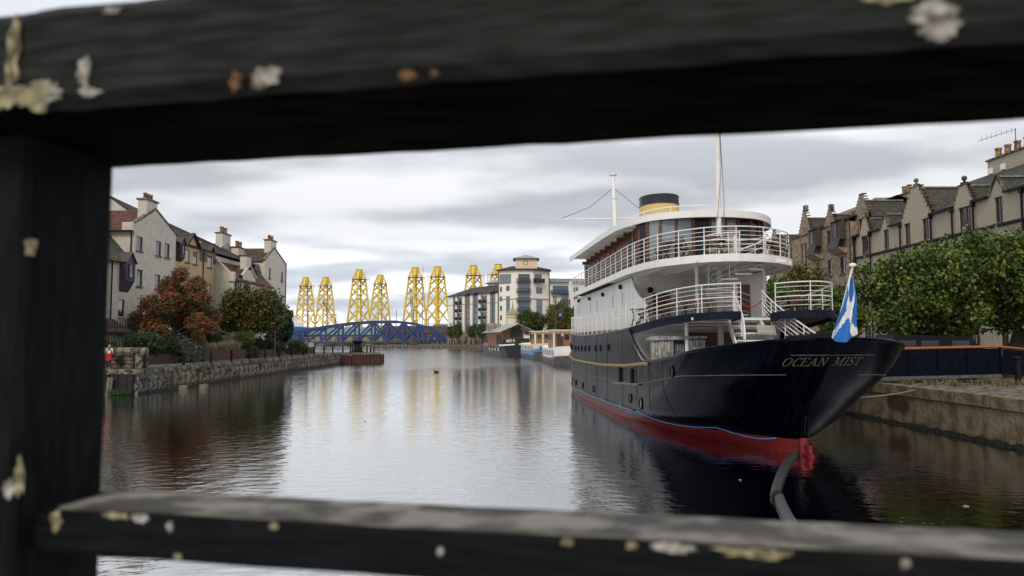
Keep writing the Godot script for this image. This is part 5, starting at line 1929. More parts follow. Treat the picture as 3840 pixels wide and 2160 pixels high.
	var w4 := [R(-85.0, -85.7, -84.5, 9.2, 10.2), R(-86.6, -87.3, -84.5, 9.2, 10.2), R(-89.3, -90.2, -84.5, 9.1, 10.1), R(-94.6, -95.4, -84.5, 9.0, 10.0)]
	for z in [-86.0, -89.5, -93.5, -96.5]:
		w4.append(R(z, z - 0.9, -84.5, 5.6, 6.9)); w4.append(R(z, z - 1.0, -84.5, 2.4, 4.0))
	house_wall(d, "front_wall", FX(-32, -84.5), [[0, 8.9], [3.0, 8.9], [3.0, 9.6], [5.1, 10.9], [7.4, 9.7], [7.4, 8.9], [13.8, 8.9]], w4, M.harl_pale, M.frame_dark, 1, 1, false, M.cope)
	var s4 := MB.new()
	facade(s4, FZ(-40, -84.5), [[0, 8.9], [4, 13.05], [8, 9.2]], [])
	s4.box(Vector3(-39.9, 6, -91.4), Vector3(0.2, 8.8, 13.8))
	put("side_wall", s4, M.harl_pale, d)
	put("roof", roof_plane(Vector3(-31.75, 10.4, -84.7), Vector3(-31.75, 10.4, -98.3), Vector3(-36, 14.5, -98.3), Vector3(-36, 14.5, -84.7), 0.36, TILE_RED * 1.1, 0.55), M.tile, d)
	put("roof", roof_plane(Vector3(-40.2, 10.4, -98.3), Vector3(-40.2, 10.4, -84.7), Vector3(-36, 14.5, -84.7), Vector3(-36, 14.5, -98.3), 0.36, TILE_RED, 0.4), M.tile, d)
	skew(d, [Vector3(-31.9, 10.75, -84.5), Vector3(-36, 14.72, -84.5)], M.harl, 0.34, 0.2)
	var kp := MB.new()
	kp.bbox(Vector3(-32.15, 10.75, -84.55), Vector3(0.7, 1.1, 0.5), 0.04)
	put("skewputt", kp, M.harl_pale, d)
	for s in [[-87.3, 0], [-91.95, 0]]:
		put("gablet_roof", roof_plane(Vector3(-32.0, 11.1, s[0]), Vector3(-36, 11.1, s[0]), Vector3(-36, 12.6, -89.6), Vector3(-32.0, 12.6, -89.6), 0.33, TILE_BROWN, 0.5), M.tile, d)
	skew(d, [Vector3(-32, 11.15, -87.3), Vector3(-32, 12.6, -89.6), Vector3(-32, 11.2, -92.0)], M.harl, 0.3, 0.16)
	chimney(d, Vector3(-32.4, 12.0, -89.5), Vector3(0.8, 1.75, 1.6), M.harl_pale, 1, M.pot, Vector3(0, 0, 1), 0.5, 0.22)
	gutter(d, Vector3(-31.7, 10.35, -84.9), Vector3(-31.7, 10.35, -87.4))
	gutter(d, Vector3(-31.7, 10.35, -92.1), Vector3(-31.7, 10.35, -98.3))
	pipe(d, [Vector3(-31.9, 10.3, -85.9), Vector3(-31.9, 1.6, -85.9)])
	# 4b: gabled block behind it
	var e := thing("rear_gabled_house", "pale gabled house with twin potted chimneys showing above the red tiled roof", "house")
	house_wall(e, "gable_wall", FX(-38, -92.0), [[0, 12.4], [5.7, 14.7], [12, 12.3]], [], M.harl_pale, M.frame_dark, 1, 1)
	var s5 := MB.new()
	s5.box(Vector3(-43.1, 7.7, -98.0), Vector3(10, 12.2, 11.9))
	put("side_wall", s5, M.harl_pale, e)
	put("roof", roof_plane(Vector3(-48, 14.0, -91.8), Vector3(-38.1, 14.0, -91.8), Vector3(-38.1, 16.3, -97.7), Vector3(-48, 16.3, -97.7), 0.4, TILE_BROWN, 0.3), M.tile, e)
	put("roof", roof_plane(Vector3(-38.1, 13.9, -104.2), Vector3(-48, 13.9, -104.2), Vector3(-48, 16.3, -97.7), Vector3(-38.1, 16.3, -97.7), 0.4, TILE_BROWN, 0.3), M.tile, e)
	skew(e, [Vector3(-38, 14.05, -91.9), Vector3(-38, 16.4, -97.7), Vector3(-38, 14.0, -104.1)], M.harl, 0.3, 0.16)
	chimney(e, Vector3(-38.4, 15.6, -97.6), Vector3(0.9, 2.0, 2.8), M.harl_pale, 2, M.pot, Vector3(0, 0, 1), 0.8, 0.26)
	chimney(e, Vector3(-36.6, 13.6, -98.3), Vector3(0.9, 2.2, 2.7), M.harl_pale, 2, M.pot, Vector3(0, 0, 1), 0.8, 0.24)
	# 5: the last gable
	var f := thing("end_gabled_house", "tall pale gabled house with narrow windows at the far end of the left row", "house")
	var w5 := []
	for y in [[11.85, 13.2], [8.6, 9.95], [5.4, 6.75], [2.4, 3.9]]:
		for z in [[-99.8, -100.7], [-105.15, -106.05]]: w5.append(R(z[0], z[1], -98.3, y[0], y[1]))
	house_wall(f, "gable_wall", FX(X, -98.3), [[0, 12.6], [3.7, 14.55], [9.15, 12.85]], w5, M.harl_pale, M.frame_dark, 1, 1, false, M.cope)
	var s6 := MB.new()
	facade(s6, FZ(-43, -98.3), [[0, 12.4], [10, 12.4]], [])
	s6.box(Vector3(-38.1, 7.8, -102.9), Vector3(9.9, 12.4, 9.05))
	put("side_wall", s6, M.harl_pale, f)
	put("roof", roof_plane(Vector3(-43, 13.95, -98.1), Vector3(X - 0.25, 13.95, -98.1), Vector3(X - 0.25, 16.15, -102.0), Vector3(-43, 16.15, -102.0), 0.36, TILE_BROWN * 1.1, 0.45), M.tile, f)
	put("roof", roof_plane(Vector3(X - 0.25, 14.35, -107.6), Vector3(-43, 14.35, -107.6), Vector3(-43, 16.15, -102.0), Vector3(X - 0.25, 16.15, -102.0), 0.36, TILE_BROWN, 0.4), M.tile, f)
	skew(f, [Vector3(X - 0.1, 14.2, -98.2), Vector3(X - 0.1, 16.25, -102.0)], M.cope, 0.36, 0.16)
	skew(f, [Vector3(X - 0.1, 16.25, -102.0), Vector3(X - 0.1, 14.45, -107.6)], M.black, 0.36, 0.14)
	chimney(f, Vector3(X - 0.5, 15.3, -101.8), Vector3(0.9, 1.95, 2.4), M.harl_pale, 2, M.pot, Vector3(0, 0, 1), 0.62, 0.24)
	pipe(f, [Vector3(X + 0.08, 14.4, -107.3), Vector3(X + 0.08, 1.6, -107.3)])
	var dm := MB.new()
	dm.prism(PackedVector2Array([Vector2(0, 0), Vector2(1.6, 0), Vector2(0.8, 0.9)]), Transform3D(Basis(Vector3(0, 0, -1), Vector3.UP, Vector3(1, 0, 0)), Vector3(-34.2, 12.5, -95.8)), 1.0)
	dm.box(Vector3(-33.6, 11.9, -96.6), Vector3(1.0, 1.2, 1.5))
	put("dormer", dm, M.purple, f)
	left_garden()

func left_garden() -> void:
	# garden wall behind the woman
	var gw := thing("garden_wall", "low rough stone garden wall with rounded coping behind the woman in red", "garden wall")
	var st := []
	for i in 6:
		var t := rng.randf_range(0.1, 0.2)
		st.append(stone_mesh(300 + i, Color(t * 1.05, t * 0.95, t * 0.75)))
	var bk := MB.new()
	bk.box(Vector3(-30.6, 2.2, -51.25), Vector3(10.4, 1.2, 0.4))
	put("backing", bk, M.mortar, gw)
	var ys := [1.6, 1.86, 2.14, 2.4]
	for r in 4:
		var x := -26.0
		while x > -35.6:
			var l := rng.randf_range(0.4, 1.0)
			var o := MeshInstance3D.new()
			o.mesh = st[rng.randi() % 6]
			o.material_override = M.stone
			o.name = "stone"
			o.transform = Transform3D(Basis.IDENTITY.scaled(Vector3(l - 0.03, 0.25, 0.16)), Vector3(x - l * 0.5, ys[r] + 0.13, -51.02))
			gw.add_child(o, true)
			x -= l
	var cp := MB.new()
	cp.tube([Vector3(-36, 2.78, -51.2), Vector3(-25.2, 2.78, -51.2)], 0.27, 12)
	put("coping", cp, M.cope, gw)
	var pl := MB.new()
	pl.bbox(Vector3(-25.55, 2.2, -51.2), Vector3(0.62, 1.26, 0.6), 0.06)
	put("end_pier", pl, M.cope, gw)
	# iron fence above the wall
	var fe := thing("iron_fence", "tall black iron bar fence beside the near house", "fence")
	for i in 30:
		var m := MB.new()
		var x := -27.4 - i * 0.2
		m.tube([Vector3(x, 1.6, -54.0), Vector3(x, 4.85 + 0.05 * (i % 2), -54.0), Vector3(x, 5.0 + 0.05 * (i % 2), -54.0)], [0.028, 0.028, 0.006], 5)
		put("bar", m, M.black, fe)
	for y in [2.6, 4.5]:
		var m := MB.new()
		m.box(Vector3(-30.3, y, -54.0), Vector3(6.0, 0.05, 0.03))
		put("cross_rail", m, M.black, fe)
	# brick planters
	var pls := [[-30.2, -28.6, -57.6, -63.2, 0.85, "brick planter beneath the rowan tree"], [-29.6, -27.6, -66.6, -77.0, 0.95, "long brick planter filled with straggly pale grasses"], [-29.4, -27.8, -79.6, -90.5, 0.85, "brick planter beneath the round copper tree"], [-29.6, -27.6, -96.5, -103.5, 0.9, "farthest brick planter near the end of the left quay"]]
	for q in pls:
		var p := thing("brick_planter", q[5], "planter", Vector3.ZERO, 0, "brick planters along the left quay")
		var n := int(q[4] / 0.085)
		var cx: float = (q[0] + q[1]) * 0.5
		var cz: float = (q[2] + q[3]) * 0.5
		for i in n:
			var m := MB.new()
			m.box(Vector3(cx, 1.64 + i * 0.085, cz), Vector3(q[1] - q[0] - (0.03 if i % 2 else 0.0), 0.072, q[2] - q[3] - (0.03 if i % 2 else 0.0)))
			put("brick_course", m, M.brick, p)
		var s := MB.new()
		s.box(Vector3(cx, 1.6 + q[4] * 0.5, cz), Vector3(q[1] - q[0] - 0.08, q[4] - 0.02, q[2] - q[3] - 0.08))
		put("soil", s, M.soil, p)
	# bollards with sagging chains
	var bp := [[-24.95, -50.4], [-25.2, -57.0], [-25.2, -62.1], [-25.3, -66.9], [-25.5, -72.1], [-25.55, -76.8], [-25.6, -81.6], [-25.6, -86.2], [-25.6, -91.0], [-25.5, -95.6], [-25.4, -100.2], [-25.3, -104.6], [-24.6, -107.8], [-23.6, -108.4], [-22.5, -109.0], [-21.4, -109.5], [-20.5, -110.0], [-24.2, -112.6], [-22.9, -113.0], [-21.6, -113.2]]
	var proto: Node3D
	for i in bp.size():
		var p := Vector3(bp[i][0], 1.6, bp[i][1])
		var lab: String = ["nearest black quay bollard in front of the brick planter", "second black quay bollard from the camera on the left bank", "third black quay bollard along the left bank", "fourth black quay bollard along the left bank", "fifth black quay bollard along the left bank", "sixth black quay bollard along the left bank", "seventh black quay bollard along the left bank", "eighth black quay bollard along the left bank"][i] if i < 8 else "small far black bollard near the rusty jetty, number %s from the left" % ["one", "two", "three", "four", "five", "six", "seven", "eight", "nine", "ten", "eleven", "twelve"][i - 8]
		if i == 0:
			proto = thing("bollard", lab, "bollard", p, 0, "black bollards along the left quay")
			var m := MB.new()
			m.lathe(Vector3.ZERO, [[0.13, 0], [0.11, 0.03], [0.105, 0.9], [0.12, 0.92], [0.12, 0.98], [0.08, 1.02], [0, 1.03]], 12)
			put("post", m, M.black, proto)
		else:
			var o := dup(proto, p, 0.0, lab)
	for i in 11:
		var p0 := Vector3(bp[i][0], 2.35, bp[i][1])
		var p1 := Vector3(bp[i + 1][0], 2.35, bp[i + 1][1])
		var pts := []
		for k in 13: pts.append(p0.lerp(p1, k / 12.0) - Vector3(0, 0.42 * sin(PI * k / 12.0), 0))
		var m := MB.new()
		m.tube(pts, 0.022, 5)
		tag(put("bollard_chain", m, M.black), "sagging chain between the %s and next bollard of the left quay" % ["first", "second", "third", "fourth", "fifth", "sixth", "seventh", "eighth", "ninth", "tenth", "eleventh"][i], "chain", "chains between the bollards")
	# rusty sheet piled jetty at the end
	var je := thing("sheet_pile_jetty", "rusty brown sheet piled jetty with timber edge at the end of the left quay", "jetty")
	var ja := Vector3(-25.2, 0, -107.1)
	var jb := Vector3(-19.7, 0, -109.8)
	var dj := (jb - ja).normalized()
	var nj := Vector3(-dj.z, 0, dj.x)
	for i in 13:
		var m := MB.new()
		var p := ja.lerp(jb, (i + 0.5) / 13.0) + nj * 0.1
		var xb := Transform3D(Basis(dj, Vector3.UP, nj), p + Vector3(0, -1.0, 0))
		m.prism(PackedVector2Array([Vector2(-0.2, 0), Vector2(-0.13, 0.16), Vector2(0.13, 0.16), Vector2(0.2, 0)]), Transform3D(Basis(dj, nj, -Vector3.UP), p + Vector3(0, 1.32, 0)), 2.5)
		put("pile", m, M.rust, je)
	for i in 8:
		var m := MB.new()
		var p := Vector3(-19.72, 0, -110.1 - i * 0.48)
		m.prism(PackedVector2Array([Vector2(-0.2, 0), Vector2(-0.13, 0.16), Vector2(0.13, 0.16), Vector2(0.2, 0)]), Transform3D(Basis(Vector3(0, 0, -1), Vector3(1, 0, 0), -Vector3.UP), p + Vector3(0, 1.32, 0)), 2.5)
		put("pile", m, M.rust, je)
	var tb := MB.new()
	tb.beam(ja + nj * 0.16 + Vector3(0, 1.48, 0), jb + nj * 0.16 + dj * 0.2 + Vector3(0, 1.48, 0), 0.3, 0.3)
	put("edge_timber", tb, M.old_wood, je)
	var ps := MB.new()
	ps.box(ja.lerp(jb, 0.25) + nj * 0.34 + Vector3(0, 1.42, 0), Vector3(1.1, 0.42, 0.05), Basis(dj, Vector3.UP, nj))
	put("notice_plate", ps, M.cope, je)
	var ld := MB.new()
	for s in [-0.25, 0.25]: ld.beam(ja.lerp(jb, 0.33) + dj * s + nj * 0.36 + Vector3(0, 0, 0), ja.lerp(jb, 0.33) + dj * s + nj * 0.36 + Vector3(0, 1.2, 0), 0.06, 0.06)
	for i in 5: ld.beam(ja.lerp(jb, 0.33) - dj * 0.25 + nj * 0.36 + Vector3(0, 0.1 + i * 0.25, 0), ja.lerp(jb, 0.33) + dj * 0.25 + nj * 0.36 + Vector3(0, 0.1 + i * 0.25, 0), 0.04, 0.04)
	put("ladder", ld, M.rust, je)
	var cap := thing("capstan", "squat black capstan with a flared head standing on the jetty", "capstan", Vector3(-23.0, 1.6, -110.4))
	var cm := MB.new()
	cm.lathe(Vector3.ZERO, [[0.95, 0], [0.95, 0.2], [0.6, 0.25], [0.5, 0.9], [0.52, 1.3], [0.8, 1.55], [0.85, 1.75], [0.6, 1.85], [0, 1.87]], 18)
	put("drum", cm, M.black, cap)
	# concrete sinkers awash
	for q in [[-23.6, -53.4, 0.1, "left pale concrete block awash beside the quay wall"], [-22.5, -54.3, -0.2, "right pale concrete block awash, with a loop on it"]]:
		var m := MB.new()
		m.bbox(Vector3(0, 0.03, 0), Vector3(0.5, 0.56, 0.4), 0.03)
		if q[2] < 0: m.tube([Vector3(-0.02, 0.3, 0), Vector3(0.0, 0.42, 0), Vector3(0.12, 0.42, 0), Vector3(0.16, 0.3, 0)], 0.03, 6)
		var o := put("concrete_block", m, M.old_wood)
		o.position = Vector3(q[0], 0, q[1]); o.rotation.y = q[2]
		tag(o, q[3], "concrete block", "blocks awash by the left quay")
	# plants
	var c1 := clump(1, 13, 0.17, 0.17)
	var c2 := clump(2, 9, 0.26, 0.17, true)
	var greens := [Color(0.035, 0.06, 0.014), Color(0.05, 0.08, 0.02), Color(0.028, 0.045, 0.012), Color(0.07, 0.085, 0.02)]
	var rw := thing("rowan_tree", "spreading rowan tree loaded with red berries and reddening leaves by the left houses", "tree", Vector3(-29.4, 2.2, -63.8))
	var rl := []
	var zz := 0
	for q in [[285, 300, 26], [318, 330, 28], [345, 358, 34], [240, 352, 40], [290, 372, 46], [200, 408, 36], [250, 430, 50], [330, 425, 48], [382, 388, 24], [160, 462, 36], [128, 452, 24], [205, 490, 40], [295, 480, 48], [362, 470, 36], [114, 486, 18], [178, 522, 24], [240, 512, 34], [318, 528, 24], [392, 446, 24], [270, 400, 40], [225, 320, 20], [405, 486, 18]]:
		zz += 1
		var rr: float = q[2] / 41.3
		rl.append([Vector3((q[0] - 247) / 41.3, (585 - q[1]) / 41.3, 1.9 * sin(zz * 2.3) * (0.4 + 0.6 * (q[1] - 280) / 250.0)), rr])
	var rt := MB.new()
	rt.tube([Vector3(0, -0.5, 0), Vector3(0.02, 0.7, 0), Vector3(0.22, 1.9, 0), Vector3(0.35, 3.2, 0)], [0.24, 0.19, 0.17, 0.12], 9)
	put("trunk", rt, M.bark, rw)
	var rb := MB.new()
	for l in rl:
		var e: Vector3 = l[0]
		var f0 := Vector3(0.1, 1.2, 0).lerp(Vector3(0.35, 3.2, 0), clampf((e.y - 1.5) / 5.0, 0.0, 1.0))
		rb.tube([f0, f0.lerp(e, 0.5) + Vector3(0, 0.25, 0), e], [0.09, 0.055, 0.015], 6)
	put("limbs", rb, M.bark, rw)
	foliage("crown", rw, rl, 4300, c1, [Color(0.075, 0.09, 0.024), Color(0.12, 0.085, 0.024), Color(0.07, 0.085, 0.022), Color(0.17, 0.07, 0.024), Color(0.14, 0.055, 0.02)], 0.25, 0.85)
	var bm := MB.new()
	bm.colored = true
	bm.cur = Color(1, 1, 1)
	for i in 7: bm.ball(Vector3(rng.randfn(), rng.randfn() * 0.5, rng.randfn()) * 0.075, Vector3(0.06, 0.06, 0.06), 3)
	foliage("berries", rw, rl, 1250, bm.mesh(), [Color(0.36, 0.05, 0.02), Color(0.42, 0.075, 0.025), Color(0.27, 0.03, 0.015)], 0.75, 0.72, M.berry)
	tree("round_tree", "broad flat-topped round tree with green leaves turning copper", "", Vector3(-29.0, 2.4, -82), Vector3(-28.9, 6.75, -82), Vector3(4.1, 2.9, 4.0), 0.22, 30, 1.2, 5200, clump(3, 13, 0.19, 0.17, true), [Color(0.06, 0.085, 0.016), Color(0.085, 0.1, 0.018), Color(0.13, 0.1, 0.018), Color(0.15, 0.075, 0.015), Color(0.045, 0.065, 0.014), Color(0.07, 0.1, 0.016)])
	tree("green_tree", "small dark green tree behind the round copper tree, near the white end house", "", Vector3(-29.0, 1.6, -92), Vector3(-28.8, 5.0, -92), Vector3(1.9, 2.7, 2.0), 0.14, 16, 1.0, 2400, c2, [Color(0.02, 0.045, 0.012), Color(0.03, 0.06, 0.014), Color(0.022, 0.04, 0.012)])
	var small := clump(5, 12, 0.13, 0.1)
	shrub("shrub", "yellow-green shrub behind the iron fence", "shrub", Vector3(-30.6, 1.7, -55.2), Vector3(1.3, 1.5, 1.0), 700, small, [Color(0.12, 0.15, 0.03), Color(0.08, 0.11, 0.025)])
	shrub("shrub", "dark green spreading bush left of the rowan trunk", "shrub", Vector3(-29.6, 2.2, -59.6), Vector3(1.5, 1.5, 1.4), 1200, small, [Color(0.025, 0.055, 0.018), Color(0.035, 0.065, 0.02)])
	shrub("shrub", "small dark bush directly under the rowan tree", "shrub", Vector3(-29.4, 2.2, -62.0), Vector3(1.4, 1.2, 1.2), 900, small, greens)
	shrub("lavender_bush", "grey-green rounded bush spilling over the brick planter", "shrub", Vector3(-28.0, 1.6, -64.6), Vector3(1.5, 1.55, 1.3), 1700, clump(6, 14, 0.11, 0.09), [Color(0.13, 0.15, 0.12), Color(0.09, 0.11, 0.085), Color(0.17, 0.18, 0.14)])
	shrub("maple_shrub", "low orange and yellow leaved maple shrub behind the planter", "shrub", Vector3(-29.6, 2.0, -68.4), Vector3(1.7, 1.35, 1.3), 900, small, [Color(0.3, 0.15, 0.02), Color(0.24, 0.09, 0.02), Color(0.16, 0.15, 0.03)])
	shrub("conifer_shrub", "bright yellow-green conical shrub at the end of the long planter", "shrub", Vector3(-28.3, 1.8, -78.2), Vector3(1.2, 2.2, 1.1), 1100, clump(7, 14, 0.1, 0.09), [Color(0.1, 0.14, 0.02), Color(0.07, 0.1, 0.018)])
	shrub("shrub", "dark low shrub hanging over the planter below the conical shrub", "shrub", Vector3(-27.9, 1.7, -78.6), Vector3(1.3, 0.9, 1.0), 700, small, greens)
	shrub("shrub", "low mixed green shrub in the planter under the round tree", "shrub", Vector3(-28.6, 2.3, -82.5), Vector3(1.6, 0.9, 2.0), 800, small, greens)
	shrub("shrub", "dark green shrub against the trunk of the small green tree", "shrub", Vector3(-28.4, 2.0, -88.0), Vector3(1.4, 1.2, 2.0), 900, small, greens)
	shrub("shrub", "light green leafy plants in the farthest planter", "shrub", Vector3(-28.5, 2.3, -98.0), Vector3(1.2, 0.9, 1.8), 600, small, [Color(0.09, 0.13, 0.03), Color(0.06, 0.09, 0.025)])
	shrub("potted_plant", "dark tubbed plant at the quay edge by the far planter", "shrub", Vector3(-26.3, 1.6, -93.5), Vector3(0.6, 1.1, 0.6), 300, small, greens)
	shrub("climber", "green climbing plant on the porch behind the long planter", "shrub", Vector3(-30.6, 1.8, -76.0), Vector3(0.9, 2.2, 0.8), 600, small, greens)
	for i in 5:
		grass_tuft("ornamental_grass", ["pale straw grass tuft, first in the long planter", "second pale straw grass tuft in the long planter", "third dry grass tuft in the long planter, grey-green", "fourth dry grass tuft in the long planter, grey-green", "last dry grass tuft of the long planter, grey-green"][i], Vector3(-28.4, 2.45, -67.6 - i * 1.9), 0.8, 0.75 + 0.1 * i, 420, Color(0.34, 0.27, 0.13) if i < 2 else Color(0.2, 0.2, 0.12), "ornamental grass")
	grass_tuft("grass_tuft", "bright green grass growing at the foot of the black piles", Vector3(-25.6, 0.05, -48.5), 0.7, 0.42, 240, Color(0.045, 0.085, 0.018))
	grass_tuft("grass_tuft", "pale weeds growing out of the quay wall near its corner", Vector3(-24.5, 0.75, -50.0), 0.35, 0.5, 140, Color(0.13, 0.15, 0.06))
	for q in [[-24.6, 0.85, -64.5, "green weeds sprouting from the quay wall, middle"], [-24.6, 0.9, -72.5, "green weeds sprouting from the quay wall, farther along"], [-24.6, 1.0, -58.5, "small weeds sprouting from the quay wall under the second bollard"]]:
		grass_tuft("wall_weeds", q[3], Vector3(q[0], q[1], q[2]), 0.3, 0.4, 90, Color(0.06, 0.08, 0.025), "weeds")
	# lamp standard without its head in view, white picket fence
	var ls := thing("lamp_post", "slim grey lamp post on the left quay in front of the swing bridge", "lamp post", Vector3(-27.2, 1.6, -98.5))
	var lm := MB.new()
	lm.tube([Vector3(0, 0, 0), Vector3(0, 1.2, 0), Vector3(0, 1.25, 0), Vector3(0, 5.6, 0)], [0.11, 0.11, 0.07, 0.055], 8)
	put("shaft", lm, M.steel_grey, ls)
	var lh := MB.new()
	lh.tube([Vector3(0, 5.6, 0), Vector3(0.15, 5.7, 0), Vector3(0.5, 5.72, 0)], [0.05, 0.05, 0.08], 8)
	put("lantern", lh, M.steel_grey, ls)
	var l2 := thing("lamp_post", "short grey post under the small green tree", "lamp post", Vector3(-27.6, 1.6, -86.2))
	var lm2 := MB.new()
	lm2.tube([Vector3.ZERO, Vector3(0, 3.2, 0)], [0.07, 0.05], 8)
	put("shaft", lm2, M.lead, l2)
	var pk := thing("picket_fence", "white picket fence beyond the end house", "fence", Vector3(-30.5, 1.6, -108.4))
	for i in 16:
		var m := MB.new()
		m.bbox(Vector3(-1.6 + i * 0.2, 0.75, 0), Vector3(0.09, 1.5, 0.03), 0.01)
		put("picket", m, M.white, pk)
	var pkr := MB.new()
	pkr.box(Vector3(-0.1, 0.4, -0.04), Vector3(3.3, 0.08, 0.04)); pkr.box(Vector3(-0.1, 1.1, -0.04), Vector3(3.3, 0.08, 0.04))
	put("cross_rail", pkr, M.white, pk)
	woman()

# ---------- the woman on the quay: one skin meshed round her joints ----------
func surface_nets(bones: Array, k: float, lo: Vector3, hi: Vector3, cell: float, tint: Callable, mb: MB) -> void:
	var n := Vector3i(((hi - lo) / cell).ceil()) + Vector3i(2, 2, 2)
	var d := PackedFloat32Array()
	d.resize(n.x * n.y * n.z)
	d.fill(1.0)
	var sd := func(p: Vector3) -> float:
		var acc := 0.0
		for b in bones:
			var pa: Vector3 = p - b[0]
			var ba: Vector3 = b[1] - b[0]
			var t := clampf(pa.dot(ba) / maxf(ba.length_squared(), 1e-8), 0.0, 1.0)
			var e := pa - ba * t
			if b.size() > 4: e *= b[4]
			acc += exp(-(e.length() - lerpf(b[2], b[3], t)) / k)
		return -k * log(maxf(acc, 1e-12))
	for z in n.z:
		for y in n.y:
			for x in n.x:
				d[(z * n.y + y) * n.x + x] = sd.call(lo + Vector3(x, y, z) * cell)
	var vid := {}
	var pos := []
	for z in n.z - 1:
		for y in n.y - 1:
			for x in n.x - 1:
				var c := []
				var neg := 0
				for q8 in 8:
					var v := d[((z + (q8 >> 2)) * n.y + y + ((q8 >> 1) & 1)) * n.x + x + (q8 & 1)]
					c.append(v)
					if v < 0: neg += 1
				if neg == 0 or neg == 8: continue
				var s := Vector3()
				var m := 0
				for e in [[0, 1], [2, 3], [4, 5], [6, 7], [0, 2], [1, 3], [4, 6], [5, 7], [0, 4], [1, 5], [2, 6], [3, 7]]:
					var a: float = c[e[0]]
					var b: float = c[e[1]]
					if (a < 0) != (b < 0):
						var t := a / (a - b)
						var p0 := Vector3(e[0] & 1, (e[0] >> 1) & 1, e[0] >> 2)
						var p1 := Vector3(e[1] & 1, (e[1] >> 1) & 1, e[1] >> 2)
						s += p0.lerp(p1, t)
						m += 1
				vid[Vector3i(x, y, z)] = pos.size()
				pos.append(lo + (Vector3(x, y, z) + s / m) * cell)
	var nrm := []
	for p in pos:
		var h := cell * 0.5
		nrm.append(Vector3(sd.call(p + Vector3(h, 0, 0)) - sd.call(p - Vector3(h, 0, 0)), sd.call(p + Vector3(0, h, 0)) - sd.call(p - Vector3(0, h, 0)), sd.call(p + Vector3(0, 0, h)) - sd.call(p - Vector3(0, 0, h))).normalized())
	for key in vid:
		for ax in 3:
			var st := Vector3i.ZERO
			st[ax] = 1
			var i0: float = d[(key.z * n.y + key.y) * n.x + key.x]
			var kk: Vector3i = key + st
			if kk.x >= n.x or kk.y >= n.y or kk.z >= n.z: continue
			var i1: float = d[(kk.z * n.y + kk.y) * n.x + kk.x]
			if (i0 < 0) == (i1 < 0): continue
			var u := Vector3i.ZERO
			var w := Vector3i.ZERO
			u[(ax + 1) % 3] = 1; w[(ax + 2) % 3] = 1
			var q := [key - u - w, key - w, key, key - u]
			if not (vid.has(q[0]) and vid.has(q[1]) and vid.has(q[3])): continue
			var id := [vid[q[0]], vid[q[1]], vid[q[2]], vid[q[3]]]
			if i0 > 0: id.reverse()
			mb.cur = tint.call(pos[id[0]])
			mb.tris(pos[id[0]], pos[id[1]], pos[id[2]], nrm[id[0]], nrm[id[1]], nrm[id[2]])
			mb.tris(pos[id[0]], pos[id[2]], pos[id[3]], nrm[id[0]], nrm[id[2]], nrm[id[3]])

